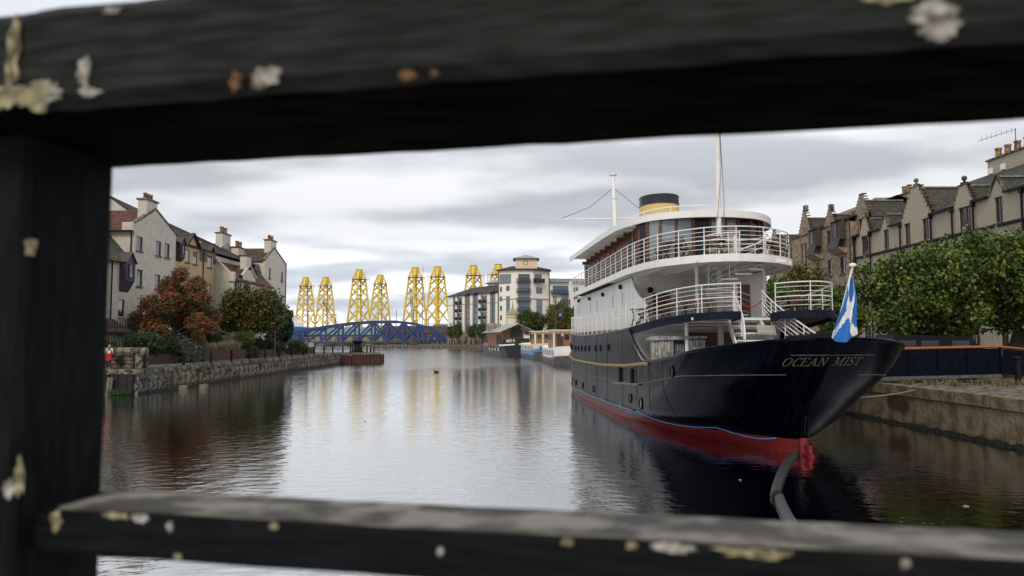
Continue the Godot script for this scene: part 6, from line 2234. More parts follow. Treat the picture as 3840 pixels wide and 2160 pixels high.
func woman() -> void:
	var t := thing("person", "woman seen from behind with long fair hair, white t-shirt, red wrap and black trousers", "person", Vector3(-27.15, 1.61, -50.0), 0.15)
	var sq := Vector3(0.8, 1, 1.1)
	var bones := [
		[Vector3(-0.08, 0.9, 0), Vector3(-0.09, 0.5, -0.03), 0.085, 0.06], [Vector3(-0.09, 0.5, -0.03), Vector3(-0.1, 0.1, 0.03), 0.056, 0.038], [Vector3(-0.1, 0.05, 0.05), Vector3(-0.1, 0.035, -0.12), 0.04, 0.035],
		[Vector3(0.08, 0.9, 0), Vector3(0.09, 0.5, 0.01), 0.085, 0.06], [Vector3(0.09, 0.5, 0.01), Vector3(0.1, 0.1, 0.1), 0.056, 0.038], [Vector3(0.1, 0.06, 0.12), Vector3(0.1, 0.035, -0.04), 0.04, 0.035],
		[Vector3(-0.06, 0.93, 0), Vector3(0.06, 0.93, 0), 0.115, 0.115], [Vector3(0, 0.98, 0), Vector3(0, 1.16, 0), 0.105, 0.1], [Vector3(0, 1.16, 0), Vector3(0, 1.3, 0), 0.11, 0.1],
		[Vector3(-0.15, 1.33, 0), Vector3(0.15, 1.33, 0), 0.06, 0.06], [Vector3(0, 1.33, 0), Vector3(0, 1.44, -0.01), 0.05, 0.045], [Vector3(0, 1.5, -0.01), Vector3(0, 1.56, 0), 0.085, 0.09], [Vector3(0, 1.48, -0.07), Vector3(0, 1.47, -0.085), 0.04, 0.03], [Vector3(0, 1.51, -0.1), Vector3(0, 1.5, -0.115), 0.014, 0.012],
		[Vector3(-0.18, 1.31, 0), Vector3(-0.23, 1.07, 0.0), 0.05, 0.036], [Vector3(-0.23, 1.07, 0.0), Vector3(-0.2, 0.86, -0.1), 0.035, 0.024],
		[Vector3(0.18, 1.31, 0), Vector3(0.24, 1.08, 0.02), 0.05, 0.036], [Vector3(0.24, 1.08, 0.02), Vector3(0.2, 0.95, -0.16), 0.035, 0.024]]
	for sg in [-1.0, 1.0]:
		var hp := Vector3(-0.2, 0.82, -0.12) if sg < 0 else Vector3(0.19, 0.92, -0.2)
		bones.append([hp + Vector3(0, 0.03, 0.02), hp, 0.026, 0.024])
		for k in 4: bones.append([hp + Vector3((k - 1.5) * 0.014, 0, 0), hp + Vector3((k - 1.5) * 0.02, -0.07 - 0.006 * (1.5 - absf(k - 1.5)), -0.02), 0.0095, 0.008])
		bones.append([hp + Vector3(-sg * 0.02, 0.01, -0.01), hp + Vector3(-sg * 0.045, -0.035, -0.03), 0.0105, 0.009])
	var tint := func(p: Vector3) -> Color:
		if p.y < 0.075: return Color(0.6, 0.6, 0.58) if p.y > 0.03 else Color(0.05, 0.05, 0.05)
		if p.y < 0.98 and absf(p.x) < 0.175: return Color(0.018, 0.018, 0.022)
		if p.y > 0.96 and p.y < 1.385 and absf(p.x) < 0.23 and (absf(p.x) < 0.17 or p.y > 1.16): return Color(0.72, 0.72, 0.72)
		return Color(0.42, 0.25, 0.17)
	var mb := MB.new()
	mb.colored = true
	surface_nets(bones, 0.014, Vector3(-0.32, -0.02, -0.3), Vector3(0.34, 1.7, 0.22), 0.018, tint, mb)
	put("body", mb, vmat(0.8), t)
	var wrap := MB.new()
	var rows := []
	for i in 9:
		var r := PackedVector3Array()
		for j in 25:
			var an := TAU * j / 24
			var v := i / 8.0
			var dip := 0.14 * maxf(0.0, sin(an)) + 0.03 * sin(an * 5.0)
			var rad := 0.145 + 0.06 * v + 0.012 * sin(an * 7.0) * v
			r.append(Vector3(cos(an) * rad * 1.2, 1.05 - v * (0.36 + dip), sin(an) * rad))
		rows.append(r)
	wrap.grid(rows)
	put("red_wrap", wrap, mat(0.5, 0.025, 0.015, 0.85, T.mottle, Vector3(6, 6, 6)), t)
	var hair := MB.new()
	var hr := []
	for i in 10:
		var r := PackedVector3Array()
		for j in 17:
			var an := TAU * j / 16
			var v := i / 9.0
			var rad := sin(minf(v * 3.2, 1.45)) * 0.118 * (1.0 - 0.25 * v) + 0.008 * sin(an * 6.0) * v
			r.append(Vector3(cos(an) * rad, 1.675 - v * 0.42, 0.035 + sin(an) * rad * 0.75 + 0.03 * v))
		hr.append(r)
	hair.grid(hr)
	put("hair", hair, M.hair, t)
	var bag := MB.new()
	bag.bbox(Vector3(0.28, 0.86, -0.06), Vector3(0.1, 0.22, 0.2), 0.03)
	bag.tube([Vector3(0.28, 0.96, -0.12), Vector3(0.27, 1.05, -0.06), Vector3(0.28, 0.96, 0.0)], 0.01, 5)
	var bo := put("handbag", bag, M.black)
	bo.transform = t.transform
	tag(bo, "small black bag hanging at the woman's right side", "bag")

# ---------- right bank ----------
func FW(x: float, z: float) -> Transform3D: return Transform3D(Basis(Vector3(0, 0, 1), Vector3.UP, Vector3(-1, 0, 0)), Vector3(x, 1.66, z))
func RW(z0: float, za: float, zb: float, y0: float, y1: float) -> Rect2: return Rect2(za - z0, y0 - 1.66, zb - za, y1 - y0)

func crow(u0: float, u1: float, v0: float, v1: float, tw: float, n: int) -> Array:  # stepped gable outline
	var o := []
	var c := (u0 + u1) * 0.5
	for i in n:
		var t := float(i) / n
		var u := lerpf(u0, c - tw * 0.5, t)
		o.append([u, lerpf(v0, v1, t)]); o.append([u, lerpf(v0, v1, (i + 1.0) / n)])
	o.append([c - tw * 0.5, v1]); o.append([c + tw * 0.5, v1])
	for i in range(n - 1, -1, -1):
		var t := float(i) / n
		var u := lerpf(u1, c + tw * 0.5, t)
		o.append([u, lerpf(v0, v1, (i + 1.0) / n)]); o.append([u, lerpf(v0, v1, t)])
	return o

func crow_caps(h: Node3D, x: Transform3D, pts: Array, depth: float, m: Material) -> void:  # the step stones, one by one
	for i in range(0, pts.size() - 1):
		var a: Array = pts[i]
		var b: Array = pts[i + 1]
		if absf(a[1] - b[1]) < 1e-4 and b[0] - a[0] > 0.05:
			var mb := MB.new()
			mb.bbox(x * Vector3((a[0] + b[0]) * 0.5, a[1] + 0.02, -depth * 0.5 + 0.02), Vector3(depth + 0.06, 0.1, b[0] - a[0] + 0.03), 0.02)
			put("crow_step", mb, m, h)

func ball_finial(h: Node3D, p: Vector3, r: float, m: Material) -> void:
	var mb := MB.new()
	mb.bbox(p + Vector3(0, 0.12, 0), Vector3(0.4, 0.24, 0.5), 0.03)
	mb.lathe(p + Vector3(0, 0.24, 0), [[0.1, 0], [0.1, 0.12]], 8)
	mb.ball(p + Vector3(0, 0.34 + r, 0), Vector3(r, r, r), 8)
	put("ball_finial", mb, m, h)

const SLATE := Color(0.075, 0.065, 0.052)
const SLATE_G := Color(0.085, 0.09, 0.075)

func cross_roof(h: Node3D, z0: float, z1: float, eave: float, ridge: float, x0: float, x1: float, tone: Color) -> void:
	var zc := (z0 + z1) * 0.5
	put("gable_roof", roof_plane(Vector3(x0, eave, z1), Vector3(x1, eave, z1), Vector3(x1, ridge, zc), Vector3(x0, ridge, zc), 0.2, tone, 0.3, 0.24, 0.02), M.slate, h)
	put("gable_roof", roof_plane(Vector3(x1, eave, z0), Vector3(x0, eave, z0), Vector3(x0, ridge, zc), Vector3(x1, ridge, zc), 0.2, tone, 0.3, 0.24, 0.02), M.slate, h)
	var mb := MB.new()
	mb.box(Vector3((x0 + x1) * 0.5, ridge + 0.05, zc), Vector3(x1 - x0, 0.12, 0.3))
	put("lead_ridge", mb, M.lead, h)

func right_bank() -> void:
	var X := 34.0
	var Z := -72.9
	var h := thing("roughcast_tenement", "long roughcast tenement with crow-stepped gables and ball finials above the right trees", "tenement")
	var x := FW(X, Z)
	var v0 := 13.72 - 1.66
	var gA := crow(-63.95 - Z, -59.4 - Z, v0, 16.45 - 1.66, 0.85, 7)
	var gB := crow(-56.3 - Z, -53.9 - Z, v0, 15.2 - 1.66, 0.75, 6)
	var gE := crow(-71.75 - Z, -69.65 - Z, v0, 15.25 - 1.66, 0.6, 6)
	var top := [[0.0, v0]] + gE + [[-67.65 - Z, v0], [-66.8 - Z, 15.0 - 1.66], [-65.95 - Z, v0]] + gA + gB + [[-52.1 - Z, v0], [-51.2 - Z, 15.0 - 1.66], [-50.3 - Z, v0], [31, v0]]
	var wins := []
	var dbl := []
	for q in [[-67.15, -66.2], [-63.55, -62.6], [-60.75, -59.75], [-51.55, -50.7], [-46.8, -45.9]]:
		wins.append(RW(Z, q[0], q[1], 11.72, 13.55))
		for y in [[8.76, 10.68], [5.95, 7.85], [3.05, 4.95]]: wins.append(RW(Z, q[0], q[1], y[0], y[1]))
	for q in [[-71.5, -70.05], [-55.75, -54.25]]:
		dbl.append(RW(Z, q[0], q[1], 11.66, 13.55))
		for y in [[8.76, 10.68], [5.95, 7.85], [3.05, 4.95]]: dbl.append(RW(Z, q[0], q[1], y[0], y[1]))
	var fw := MB.new()
	facade(fw, x, top, wins + dbl, 0.22)
	put("front_wall", fw, M.roughcast, h)
	for w in wins: window(h, x, w, M.frame_brown, 2, 4, true, 0.18, M.cope, null, 0.08)
	for w in dbl:
		window(h, x, Rect2(w.position, Vector2(w.size.x * 0.5, w.size.y)), M.frame_brown, 2, 4, true, 0.18, M.cope, null, 0.08)
		window(h, x, Rect2(w.position + Vector2(w.size.x * 0.5, 0), Vector2(w.size.x * 0.5, w.size.y)), M.frame_brown, 2, 4, true, 0.18, M.cope, null, 0.08)
	var bk := MB.new()
	bk.box(Vector3(X + 7.2, 7.6, -57.4), Vector3(13.9, 11.9, 30.9))
	bk.prism(PackedVector2Array([Vector2(0.1, 13.6), Vector2(14, 13.6), Vector2(7, 17.45)]), Transform3D(Basis.IDENTITY, Vector3(X, 0, Z + 0.02)), 30.9)
	put("body", bk, M.roughcast, h)
	for g in [gA, gB, gE]: crow_caps(h, x, g, 0.4, M.stone_dark)
	for q in [[-67.65, -66.8, -65.95], [-52.1, -51.2, -50.3]]:
		skew(h, [Vector3(X + 0.05, 13.75, q[0]), Vector3(X + 0.05, 15.08, q[1]), Vector3(X + 0.05, 13.75, q[2])], M.stone_dark, 0.3, 0.14)
		cross_roof(h, q[0], q[2], 13.7, 14.95, X + 0.1, X + 2.4, SLATE)
	cross_roof(h, -63.9, -59.45, 13.75, 16.35, X + 0.15, X + 6.2, SLATE * 1.15)
	cross_roof(h, -56.3, -53.9, 13.75, 15.15, X + 0.15, X + 3.6, SLATE)
	cross_roof(h, -71.75, -69.65, 13.75, 15.2, X + 0.15, X + 3.4, SLATE)
	ball_finial(h, x * Vector3(-61.675 - Z, 16.45 - 1.66, -0.15), 0.2, M.stone_dark)
	ball_finial(h, x * Vector3(-55.1 - Z, 15.2 - 1.66, -0.15), 0.2, M.stone_dark)
	ball_finial(h, x * Vector3(-70.7 - Z, 15.25 - 1.66, -0.15), 0.17, M.stone_dark)
	put("roof", roof_plane(Vector3(X + 0.3, 13.9, Z), Vector3(X + 0.3, 13.9, -42), Vector3(X + 7, 17.7, -42), Vector3(X + 7, 17.7, Z), 0.22, SLATE_G, 0.3, 0.26, 0.022), M.slate, h)
	for q in [[-72.9, -71.8], [-69.6, -67.7], [-65.9, -64.0], [-59.35, -56.35], [-53.85, -52.15], [-50.25, -42]]:
		put("eave_slates", roof_plane(Vector3(X - 0.25, 13.74, q[0]), Vector3(X - 0.25, 13.74, q[1]), Vector3(X + 0.5, 14.1, q[1]), Vector3(X + 0.5, 14.1, q[0]), 0.22, SLATE_G, 0.3, 0.26, 0.022), M.slate, h)
	put("roof", roof_plane(Vector3(X + 14.2, 13.75, -42), Vector3(X + 14.2, 13.75, Z), Vector3(X + 7, 17.7, Z), Vector3(X + 7, 17.7, -42), 0.5, SLATE_G, 0.3, 0.5, 0.022), M.slate, h)
	for q in [[-72.9, -71.8], [-69.6, -67.7], [-65.9, -64.0], [-59.35, -56.35], [-53.85, -52.15], [-50.25, -42]]:
		gutter(h, Vector3(X - 0.22, 13.72, q[0]), Vector3(X - 0.22, 13.72, q[1]), 0.17)
	var sc := MB.new()
	sc.bbox(Vector3(X - 0.08, 11.56, -57.4), Vector3(0.2, 0.2, 31), 0.03)
	put("string_course", sc, M.black, h)
	for q in [-72.6, -69.5, -64.05, -59.3, -56.4, -53.8, -48.6]:
		pipe(h, [Vector3(X - 0.14, 13.65, q), Vector3(X - 0.14, 13.3, q), Vector3(X - 0.12, 1.66, q)], 0.075)
		var hp := MB.new()
		hp.bbox(Vector3(X - 0.16, 13.5, q), Vector3(0.24, 0.34, 0.3), 0.03)
		put("hopper_head", hp, M.black, h)
	chimney(h, Vector3(41, 16.6, -59.0), Vector3(0.95, 2.2, 6.2), M.roughcast, 5, M.pot_buff, Vector3(0, 0, 1), 0.85, 0.26)
	chimney(h, Vector3(40, 15.5, -74.0), Vector3(0.9, 2.8, 2.2), M.roughcast, 2, M.pot_buff, Vector3(0, 0, 1), 0.8, 0.24)
	var al := MB.new()
	al.tube([Vector3(40.6, 18.8, -58.6), Vector3(40.6, 20.6, -58.6)], 0.03, 5)
	al.tube([Vector3(40.6, 20.5, -58.6), Vector3(39.5, 20.35, -61.6)], 0.02, 4)
	for i in 7: al.tube([Vector3(40.5 - i * 0.15, 20.25, -58.9 - i * 0.4), Vector3(40.5 - i * 0.15, 20.72, -58.9 - i * 0.4)], 0.012, 4)
	put("aerial", al, M.black, h)
	for z in [-61.6, -60.0]:
		var bx := MB.new()
		bx.bbox(Vector3(40.4, 17.75, z), Vector3(0.25, 0.5, 0.4), 0.03)
		put("vent_box", bx, M.white, h)
	# crow-stepped stone house beyond
	var s := thing("crow_stepped_house", "brown stone house with crow-stepped gables and slate hung bays beyond the roughcast tenement", "house")
	var X2 := 33.5
	var Z2 := -88.0
	var y := FW(X2, Z2)
	var vb := 15.5 - 1.66
	var h1 := crow(-85.8 - Z2, -82.1 - Z2, vb, 18.3 - 1.66, 0.4, 8)
	var h2 := crow(-78.75 - Z2, -75.8 - Z2, vb, 17.2 - 1.66, 0.4, 6)
	var w2 := [RW(Z2, -78.1, -77.0, 13.6, 15.05), RW(Z2, -85.15, -84.65, 12.2, 14.6), RW(Z2, -84.1, -83.6, 12.2, 14.6)]
	for q in [[-78.05, -77.0], [-75.05, -73.9], [-80.9, -79.9], [-84.6, -83.6]]:
		for yy in [[10.2, 11.95], [7.3, 9.0], [4.4, 6.1]]: w2.append(RW(Z2, q[0], q[1], yy[0], yy[1]))
	var m2 := MB.new()
	facade(m2, y, [[0.0, vb]] + h1 + h2 + [[15.1, vb]], w2, 0.2)
	put("front_wall", m2, M.stone_brown, s)
	for w in w2: window(s, y, w, M.frame_brown, 3 if w.size.x > 0.7 else 1, 4, false, 0.16, M.cope, null, 0.07)
	crow_caps(s, y, h1, 0.4, M.stone_dark); crow_caps(s, y, h2, 0.4, M.stone_dark)
	for q in [[-83.95, 18.3], [-77.27, 17.2]]:
		var ap := MB.new()
		ap.bbox(Vector3(X2 + 0.2, q[1] + 0.25, q[0]), Vector3(0.45, 0.7, 0.5), 0.03)
		put("apex_stone", ap, M.stone_dark, s)
	var b2 := MB.new()
	b2.box(Vector3(X2 + 6.2, 8.5, -80.5), Vector3(12, 13.7, 14.9))
	put("body", b2, M.stone_brown, s)
	cross_roof(s, -85.8, -82.1, 15.4, 17.4, X2 + 0.3, X2 + 5.0, SLATE)
	cross_roof(s, -78.75, -75.8, 15.4, 16.7, X2 + 0.3, X2 + 4.0, SLATE)
	put("roof", roof_plane(Vector3(X2 - 0.1, 15.5, Z2), Vector3(X2 - 0.1, 15.5, -73.0), Vector3(X2 + 5, 18.0, -73.0), Vector3(X2 + 5, 18.0, Z2), 0.24, SLATE, 0.3, 0.26, 0.022), M.slate, s)
	put("roof", roof_plane(Vector3(X2 + 12, 15.5, -73.0), Vector3(X2 + 12, 15.5, Z2), Vector3(X2 + 5, 18.0, Z2), Vector3(X2 + 5, 18.0, -73.0), 0.5, SLATE, 0.3, 0.5, 0.022), M.slate, s)
	for q in [[-81.6, -79.0], [-75.9, -73.2]]:
		var zc: float = (q[0] + q[1]) * 0.5
		var bay := MB.new()
		bay.box(Vector3(X2 - 0.35, 14.6, zc), Vector3(0.7, 1.9, q[1] - q[0] - 0.7))
		var bo := put("slate_bay", bay, M.frame_dark, s)
		window(s, FW(X2 - 0.72, zc - 0.6), Rect2(0, 13.85 - 1.66, 1.2, 1.5), M.frame_brown, 3, 4, false, 0.0, null, null, 0.08)
		put("bay_skirt", roof_plane(Vector3(X2 - 1.05, 12.75, q[0]), Vector3(X2 - 1.05, 12.75, q[1]), Vector3(X2 - 0.6, 13.85, q[1] - 0.35), Vector3(X2 - 0.6, 13.85, q[0] + 0.35), 0.2, SLATE, 0.25, 0.24, 0.02), M.slate, s)
		var co := MB.new()
		co.prism(PackedVector2Array([Vector2(0, 12.75), Vector2(1.05, 12.75), Vector2(0.25, 12.2), Vector2(0, 12.2)]), Transform3D(Basis(Vector3(-1, 0, 0), Vector3.UP, Vector3(0, 0, -1)), Vector3(X2, 0, q[1])), q[1] - q[0])
		put("corbel", co, M.stone_brown, s)
		put("bay_roof", roof_plane(Vector3(X2 - 0.95, 15.5, q[0] + 0.2), Vector3(X2 - 0.95, 15.5, q[1] - 0.2), Vector3(X2 + 0.6, 16.1, q[1] - 0.4), Vector3(X2 + 0.6, 16.1, q[0] + 0.4), 0.2, SLATE, 0.25, 0.24, 0.02), M.slate, s)
	# gable standing behind the corner of the tenement
	var g3 := crow(0.0, 3.0, 14.2, 16.2, 0.4, 7)
	var m3 := MB.new()
	var x3 := FW(34.4, -73.6)
	facade(m3, x3, g3, [Rect2(0.9, 12.3, 1.1, 1.5)], 0.2)
	put("corner_gable", m3, M.stone_brown, s)
	window(s, x3, Rect2(0.9, 12.3, 1.1, 1.5), M.frame_brown, 3, 3, false, 0.15, M.cope)
	crow_caps(s, x3, g3, 0.4, M.stone_dark)
	cross_roof(s, -73.6, -70.6, 15.4, 17.2, 34.7, 38.5, SLATE)
	var far := thing("crow_stepped_house", "far brown crow-stepped gable just right of the ship's upper deck rail", "house")
	var m4 := MB.new()
	var g4 := crow(0.0, 4.0, 13.4, 15.8, 0.4, 7)
	var x4 := FW(33.4, -95.5)
	facade(m4, x4, g4 + [[7.4, 13.4]], [Rect2(1.5, 10.0, 1.0, 1.6), Rect2(1.5, 6.5, 1.0, 1.6)], 0.2)
	put("front_wall", m4, M.stone_brown, far)
	for yy in [10.0, 6.5]: window(far, x4, Rect2(1.5, yy, 1.0, 1.6), M.frame_brown, 3, 4, false, 0.15, M.cope)
	crow_caps(far, x4, g4, 0.4, M.stone_dark)
	var b4 := MB.new()
	b4.box(Vector3(38.6, 8.2, -91.8), Vector3(10, 13.2, 7.3))
	put("body", b4, M.stone_brown, far)
	cross_roof(far, -95.5, -91.5, 15.0, 16.8, 33.7, 38.0, SLATE)
	# brown gable wall far behind
	var bw := thing("brown_block", "plain brown block with a sloping shoulder rising behind the right row of roofs", "building")
	var m5 := MB.new()
	m5.prism(PackedVector2Array([Vector2(37.5, 1.7), Vector2(48, 1.7), Vector2(48, 18.9), Vector2(39.6, 18.8), Vector2(38.0, 15.6), Vector2(37.5, 15.0)]), Transform3D(Basis.IDENTITY, Vector3(0, 0, -92)), 12.0)
	put("wall", m5, M.apt_brown, bw)
	var m6 := MB.new()
	m6.beam(Vector3(39.6, 18.88, -79.9), Vector3(48, 18.98, -79.9), 0.3, 0.25)
	m6.beam(Vector3(38.0, 15.6, -79.9), Vector3(39.6, 18.88, -79.9), 0.3, 0.25)
	put("parapet", m6, M.stone_brown, bw)
	# gangway standing on the quay edge
	var gw := thing("gangway", "navy panelled gangway with two orange handrails running from the ship onto the right quay", "gangway")
	var P := func(i: int, z: float) -> Vector3:
		var xs := [12.2, 13.8, 15.2, 16.55, 17.93, 19.24, 20.57, 22.05]
		return Vector3(xs[i], lerpf(1.7, 1.92, i / 7.0), z)
	var dk := MB.new()
	dk.beam(P.call(0, -34.1) + Vector3(0, 0.03, 0), P.call(7, -34.1) + Vector3(0, 0.03, 0), 1.2, 0.12)
	put("walkway", dk, M.steel_grey, gw)
	var kick := MB.new()
	kick.beam(P.call(0, -33.44) + Vector3(0, 0.06, 0), P.call(7, -33.44) + Vector3(0, 0.06, 0), 0.06, 0.14)
	put("kick_beam", kick, M.steel_grey, gw)
	for z in [-33.5, -34.7]:
		for i in 7:
			var a: Vector3 = P.call(i, z)
			var b: Vector3 = P.call(i + 1, z)
			var m := MB.new()
			m.beam(a + Vector3(0.06, 0.72, 0), b + Vector3(-0.06, 0.72, 0), 0.03, 1.16)
			put("side_panel", m, M.gang, gw)
			var pm := MB.new()
			pm.box(b + Vector3(0, 0.68, 0.01), Vector3(0.1, 1.3, 0.1))
			put("post", pm, M.gang, gw)
		var ra := MB.new()
		ra.tube([P.call(0, z) + Vector3(0, 1.37, 0), P.call(7, z) + Vector3(0, 1.37, 0)], 0.05, 8)
		put("handrail", ra, M.orange_rail, gw)
	var e0: Vector3 = P.call(7, -33.5)
	var e1 := Vector3(25.5, 1.72, -32.9)
	var p2 := MB.new()
	p2.beam(e0 + Vector3(0.08, 0.7, 0), e1 + Vector3(0, 0.6, 0), 0.03, 1.1)
	put("side_panel", p2, M.gang, gw)
	var r2 := MB.new()
	r2.tube([e0 + Vector3(0, 1.37, 0), e1 + Vector3(0, 1.2, 0)], 0.05, 8)
	put("handrail", r2, M.orange_rail, gw)
	# bollard and chain in front of the gangway
	var qb := thing("quay_post", "dark iron quay post with chains in front of the gangway at the right edge", "bollard", Vector3(22.0, 1.66, -32.3))
	var qm := MB.new()
	qm.lathe(Vector3.ZERO, [[0.17, 0], [0.15, 0.08], [0.13, 0.1], [0.12, 1.05], [0.16, 1.1], [0.16, 1.18], [0, 1.24]], 12)
	put("post", qm, M.black, qb)
	for k in 2:
		var cm := MB.new()
		var pts := []
		for i in 11: pts.append(Vector3(i * 0.3, 1.05 - k * 0.5 - 0.3 * sin(PI * i / 10.0), i * 0.12))
		cm.tube(pts, 0.025, 5)
		put("chain", cm, M.black, qb)
	# plaque on the wall
	var pq := thing("wall_plaque", "rusty relief plaque on the quay wall beneath the mooring rope", "plaque", Vector3(16.5, 0, -31.9))
	var pm2 := MB.new()
	pm2.prism(PackedVector2Array([Vector2(-0.85, 1.5), Vector2(0.85, 1.5), Vector2(0.85, 0.85), Vector2(0.65, 0.62), Vector2(-0.65, 0.62), Vector2(-0.85, 0.85)]), Transform3D(Basis(Vector3(0, 0, 1), Vector3.UP, Vector3(-1, 0, 0)), Vector3(0.1, 0, 0)), 0.1)
	put("plate", pm2, M.rust, pq)
	for i in 7:
		var lm := MB.new()
		var u := -0.7
		while u < 0.65:
			var l := rng.randf_range(0.05, 0.16)
			lm.box(Vector3(-0.006, 1.38 - i * 0.105, u + l * 0.5), Vector3(0.02, 0.035, l))
			u += l + 0.05
		put("relief_line", lm, M.rust, pq)
	for i in 9:
		grass_tuft("dry_weeds", "dry weeds at the right quay edge, %s" % ["beneath the gangway's left part", "beneath its second panel", "beneath its third panel", "beneath its last panel", "left of the iron quay post", "at the foot of the iron quay post", "just right of the iron quay post", "on the bare quay before the post", "farthest right on the quay edge"][i], Vector3(17.3 + i * 0.62, 1.67, -32.5 + 0.7 * (i % 3)), 0.3, 0.28, 60, Color(0.25, 0.17, 0.08) if i % 2 else Color(0.16, 0.15, 0.05), "weeds")
	# trees on the quay
	var lc := clump(11, 11, 0.165, 0.2, true)
	var gr := [Color(0.085, 0.145, 0.016), Color(0.12, 0.185, 0.02), Color(0.055, 0.095, 0.014), Color(0.18, 0.235, 0.028), Color(0.038, 0.07, 0.012), Color(0.06, 0.11, 0.015), Color(0.16, 0.15, 0.03)]
	tree("lime_tree", "clipped leafy lime tree hiding the tenement, left of the thick trunk", "", Vector3(21.2, 1.66, -39.2), Vector3(22.2, 5.9, -39.0), Vector3(4.3, 3.0, 3.2), 0.25, 30, 1.0, 5200, lc, gr)
	tree("lime_tree", "clipped leafy lime tree with the thick dark trunk at the right edge", "", Vector3(25.4, 1.66, -37.8), Vector3(26.7, 6.6, -37.9), Vector3(4.3, 3.2, 3.2), 0.4, 32, 1.0, 5400, lc, gr)
	tree("lime_tree", "leafy lime tree cut by the right edge of the view", "", Vector3(31.5, 1.66, -38.0), Vector3(31.3, 6.9, -38.0), Vector3(3.6, 3.2, 3.0), 0.3, 20, 1.3, 2600, lc, gr)
	var yl := [Color(0.14, 0.13, 0.02), Color(0.1, 0.11, 0.02), Color(0.07, 0.085, 0.018), Color(0.17, 0.12, 0.02)]
	var yc := clump(12, 9, 0.24, 0.2)
	tree("quay_tree", "yellowing tree between the ship's stern and the stone house, taller one", "", Vector3(24.6, 1.66, -63), Vector3(24.6, 7.4, -63), Vector3(2.6, 3.2, 2.4), 0.16, 18, 1.0, 2300, yc, yl)
	tree("quay_tree", "yellow-green tree right of the starboard balcony, lower one", "", Vector3(26.8, 1.66, -60), Vector3(26.6, 5.6, -60), Vector3(2.2, 2.7, 2.2), 0.14, 16, 0.95, 1900, yc, gr)
	tree("quay_tree", "green tree seen through the starboard balcony railing", "", Vector3(19.8, 1.66, -58), Vector3(19.8, 5.9, -58), Vector3(3.4, 2.9, 2.4), 0.16, 18, 1.1, 2500, yc, gr)
	# dark van under the trees
	var va := thing("parked_van", "black van with a curved windscreen parked under the lime trees behind the gangway", "van", Vector3(20.9, 1.66, -36.9), 0.0)
	var vm := MB.new()
	vm.prism(PackedVector2Array([Vector2(-2.4, 0.35), Vector2(2.35, 0.35), Vector2(2.4, 0.95), Vector2(2.1, 1.1), Vector2(1.7, 1.75), Vector2(1.3, 2.1), Vector2(-2.3, 2.2), Vector2(-2.4, 1.9)]), Transform3D(Basis.IDENTITY, Vector3(0, 0, -0.9)), 1.8)
	put("body", vm, M.black, va)
	var vg := MB.new()
	vg.prism(PackedVector2Array([Vector2(2.13, 1.12), Vector2(1.73, 1.77), Vector2(1.35, 2.07), Vector2(1.4, 2.02), Vector2(1.7, 1.7), Vector2(2.08, 1.1)]), Transform3D(Basis.IDENTITY, Vector3(0, 0, -0.8)), 1.6)
	put("windscreen", vg, M.mirror_pane, va)
	for sx in [0.9, -0.6, -1.7]:
		var wg := MB.new()
		wg.box(Vector3(sx, 1.6, 0.905), Vector3(0.85, 0.6, 0.02))
		put("window", wg, M.pane, va)
	for wx in [-1.5, 1.5]:
		for sz in [-0.8, 0.8]:
			var wm := MB.new()
			wm.lathe(Vector3(wx, 0.35, sz - 0.1), [[0, 0], [0.22, 0], [0.34, 0.02], [0.34, 0.18], [0.22, 0.2], [0, 0.2]], 16, Basis(Vector3(1, 0, 0), Vector3(0, 0, 1), Vector3(0, -1, 0)))
			put("wheel", wm, M.black, va)

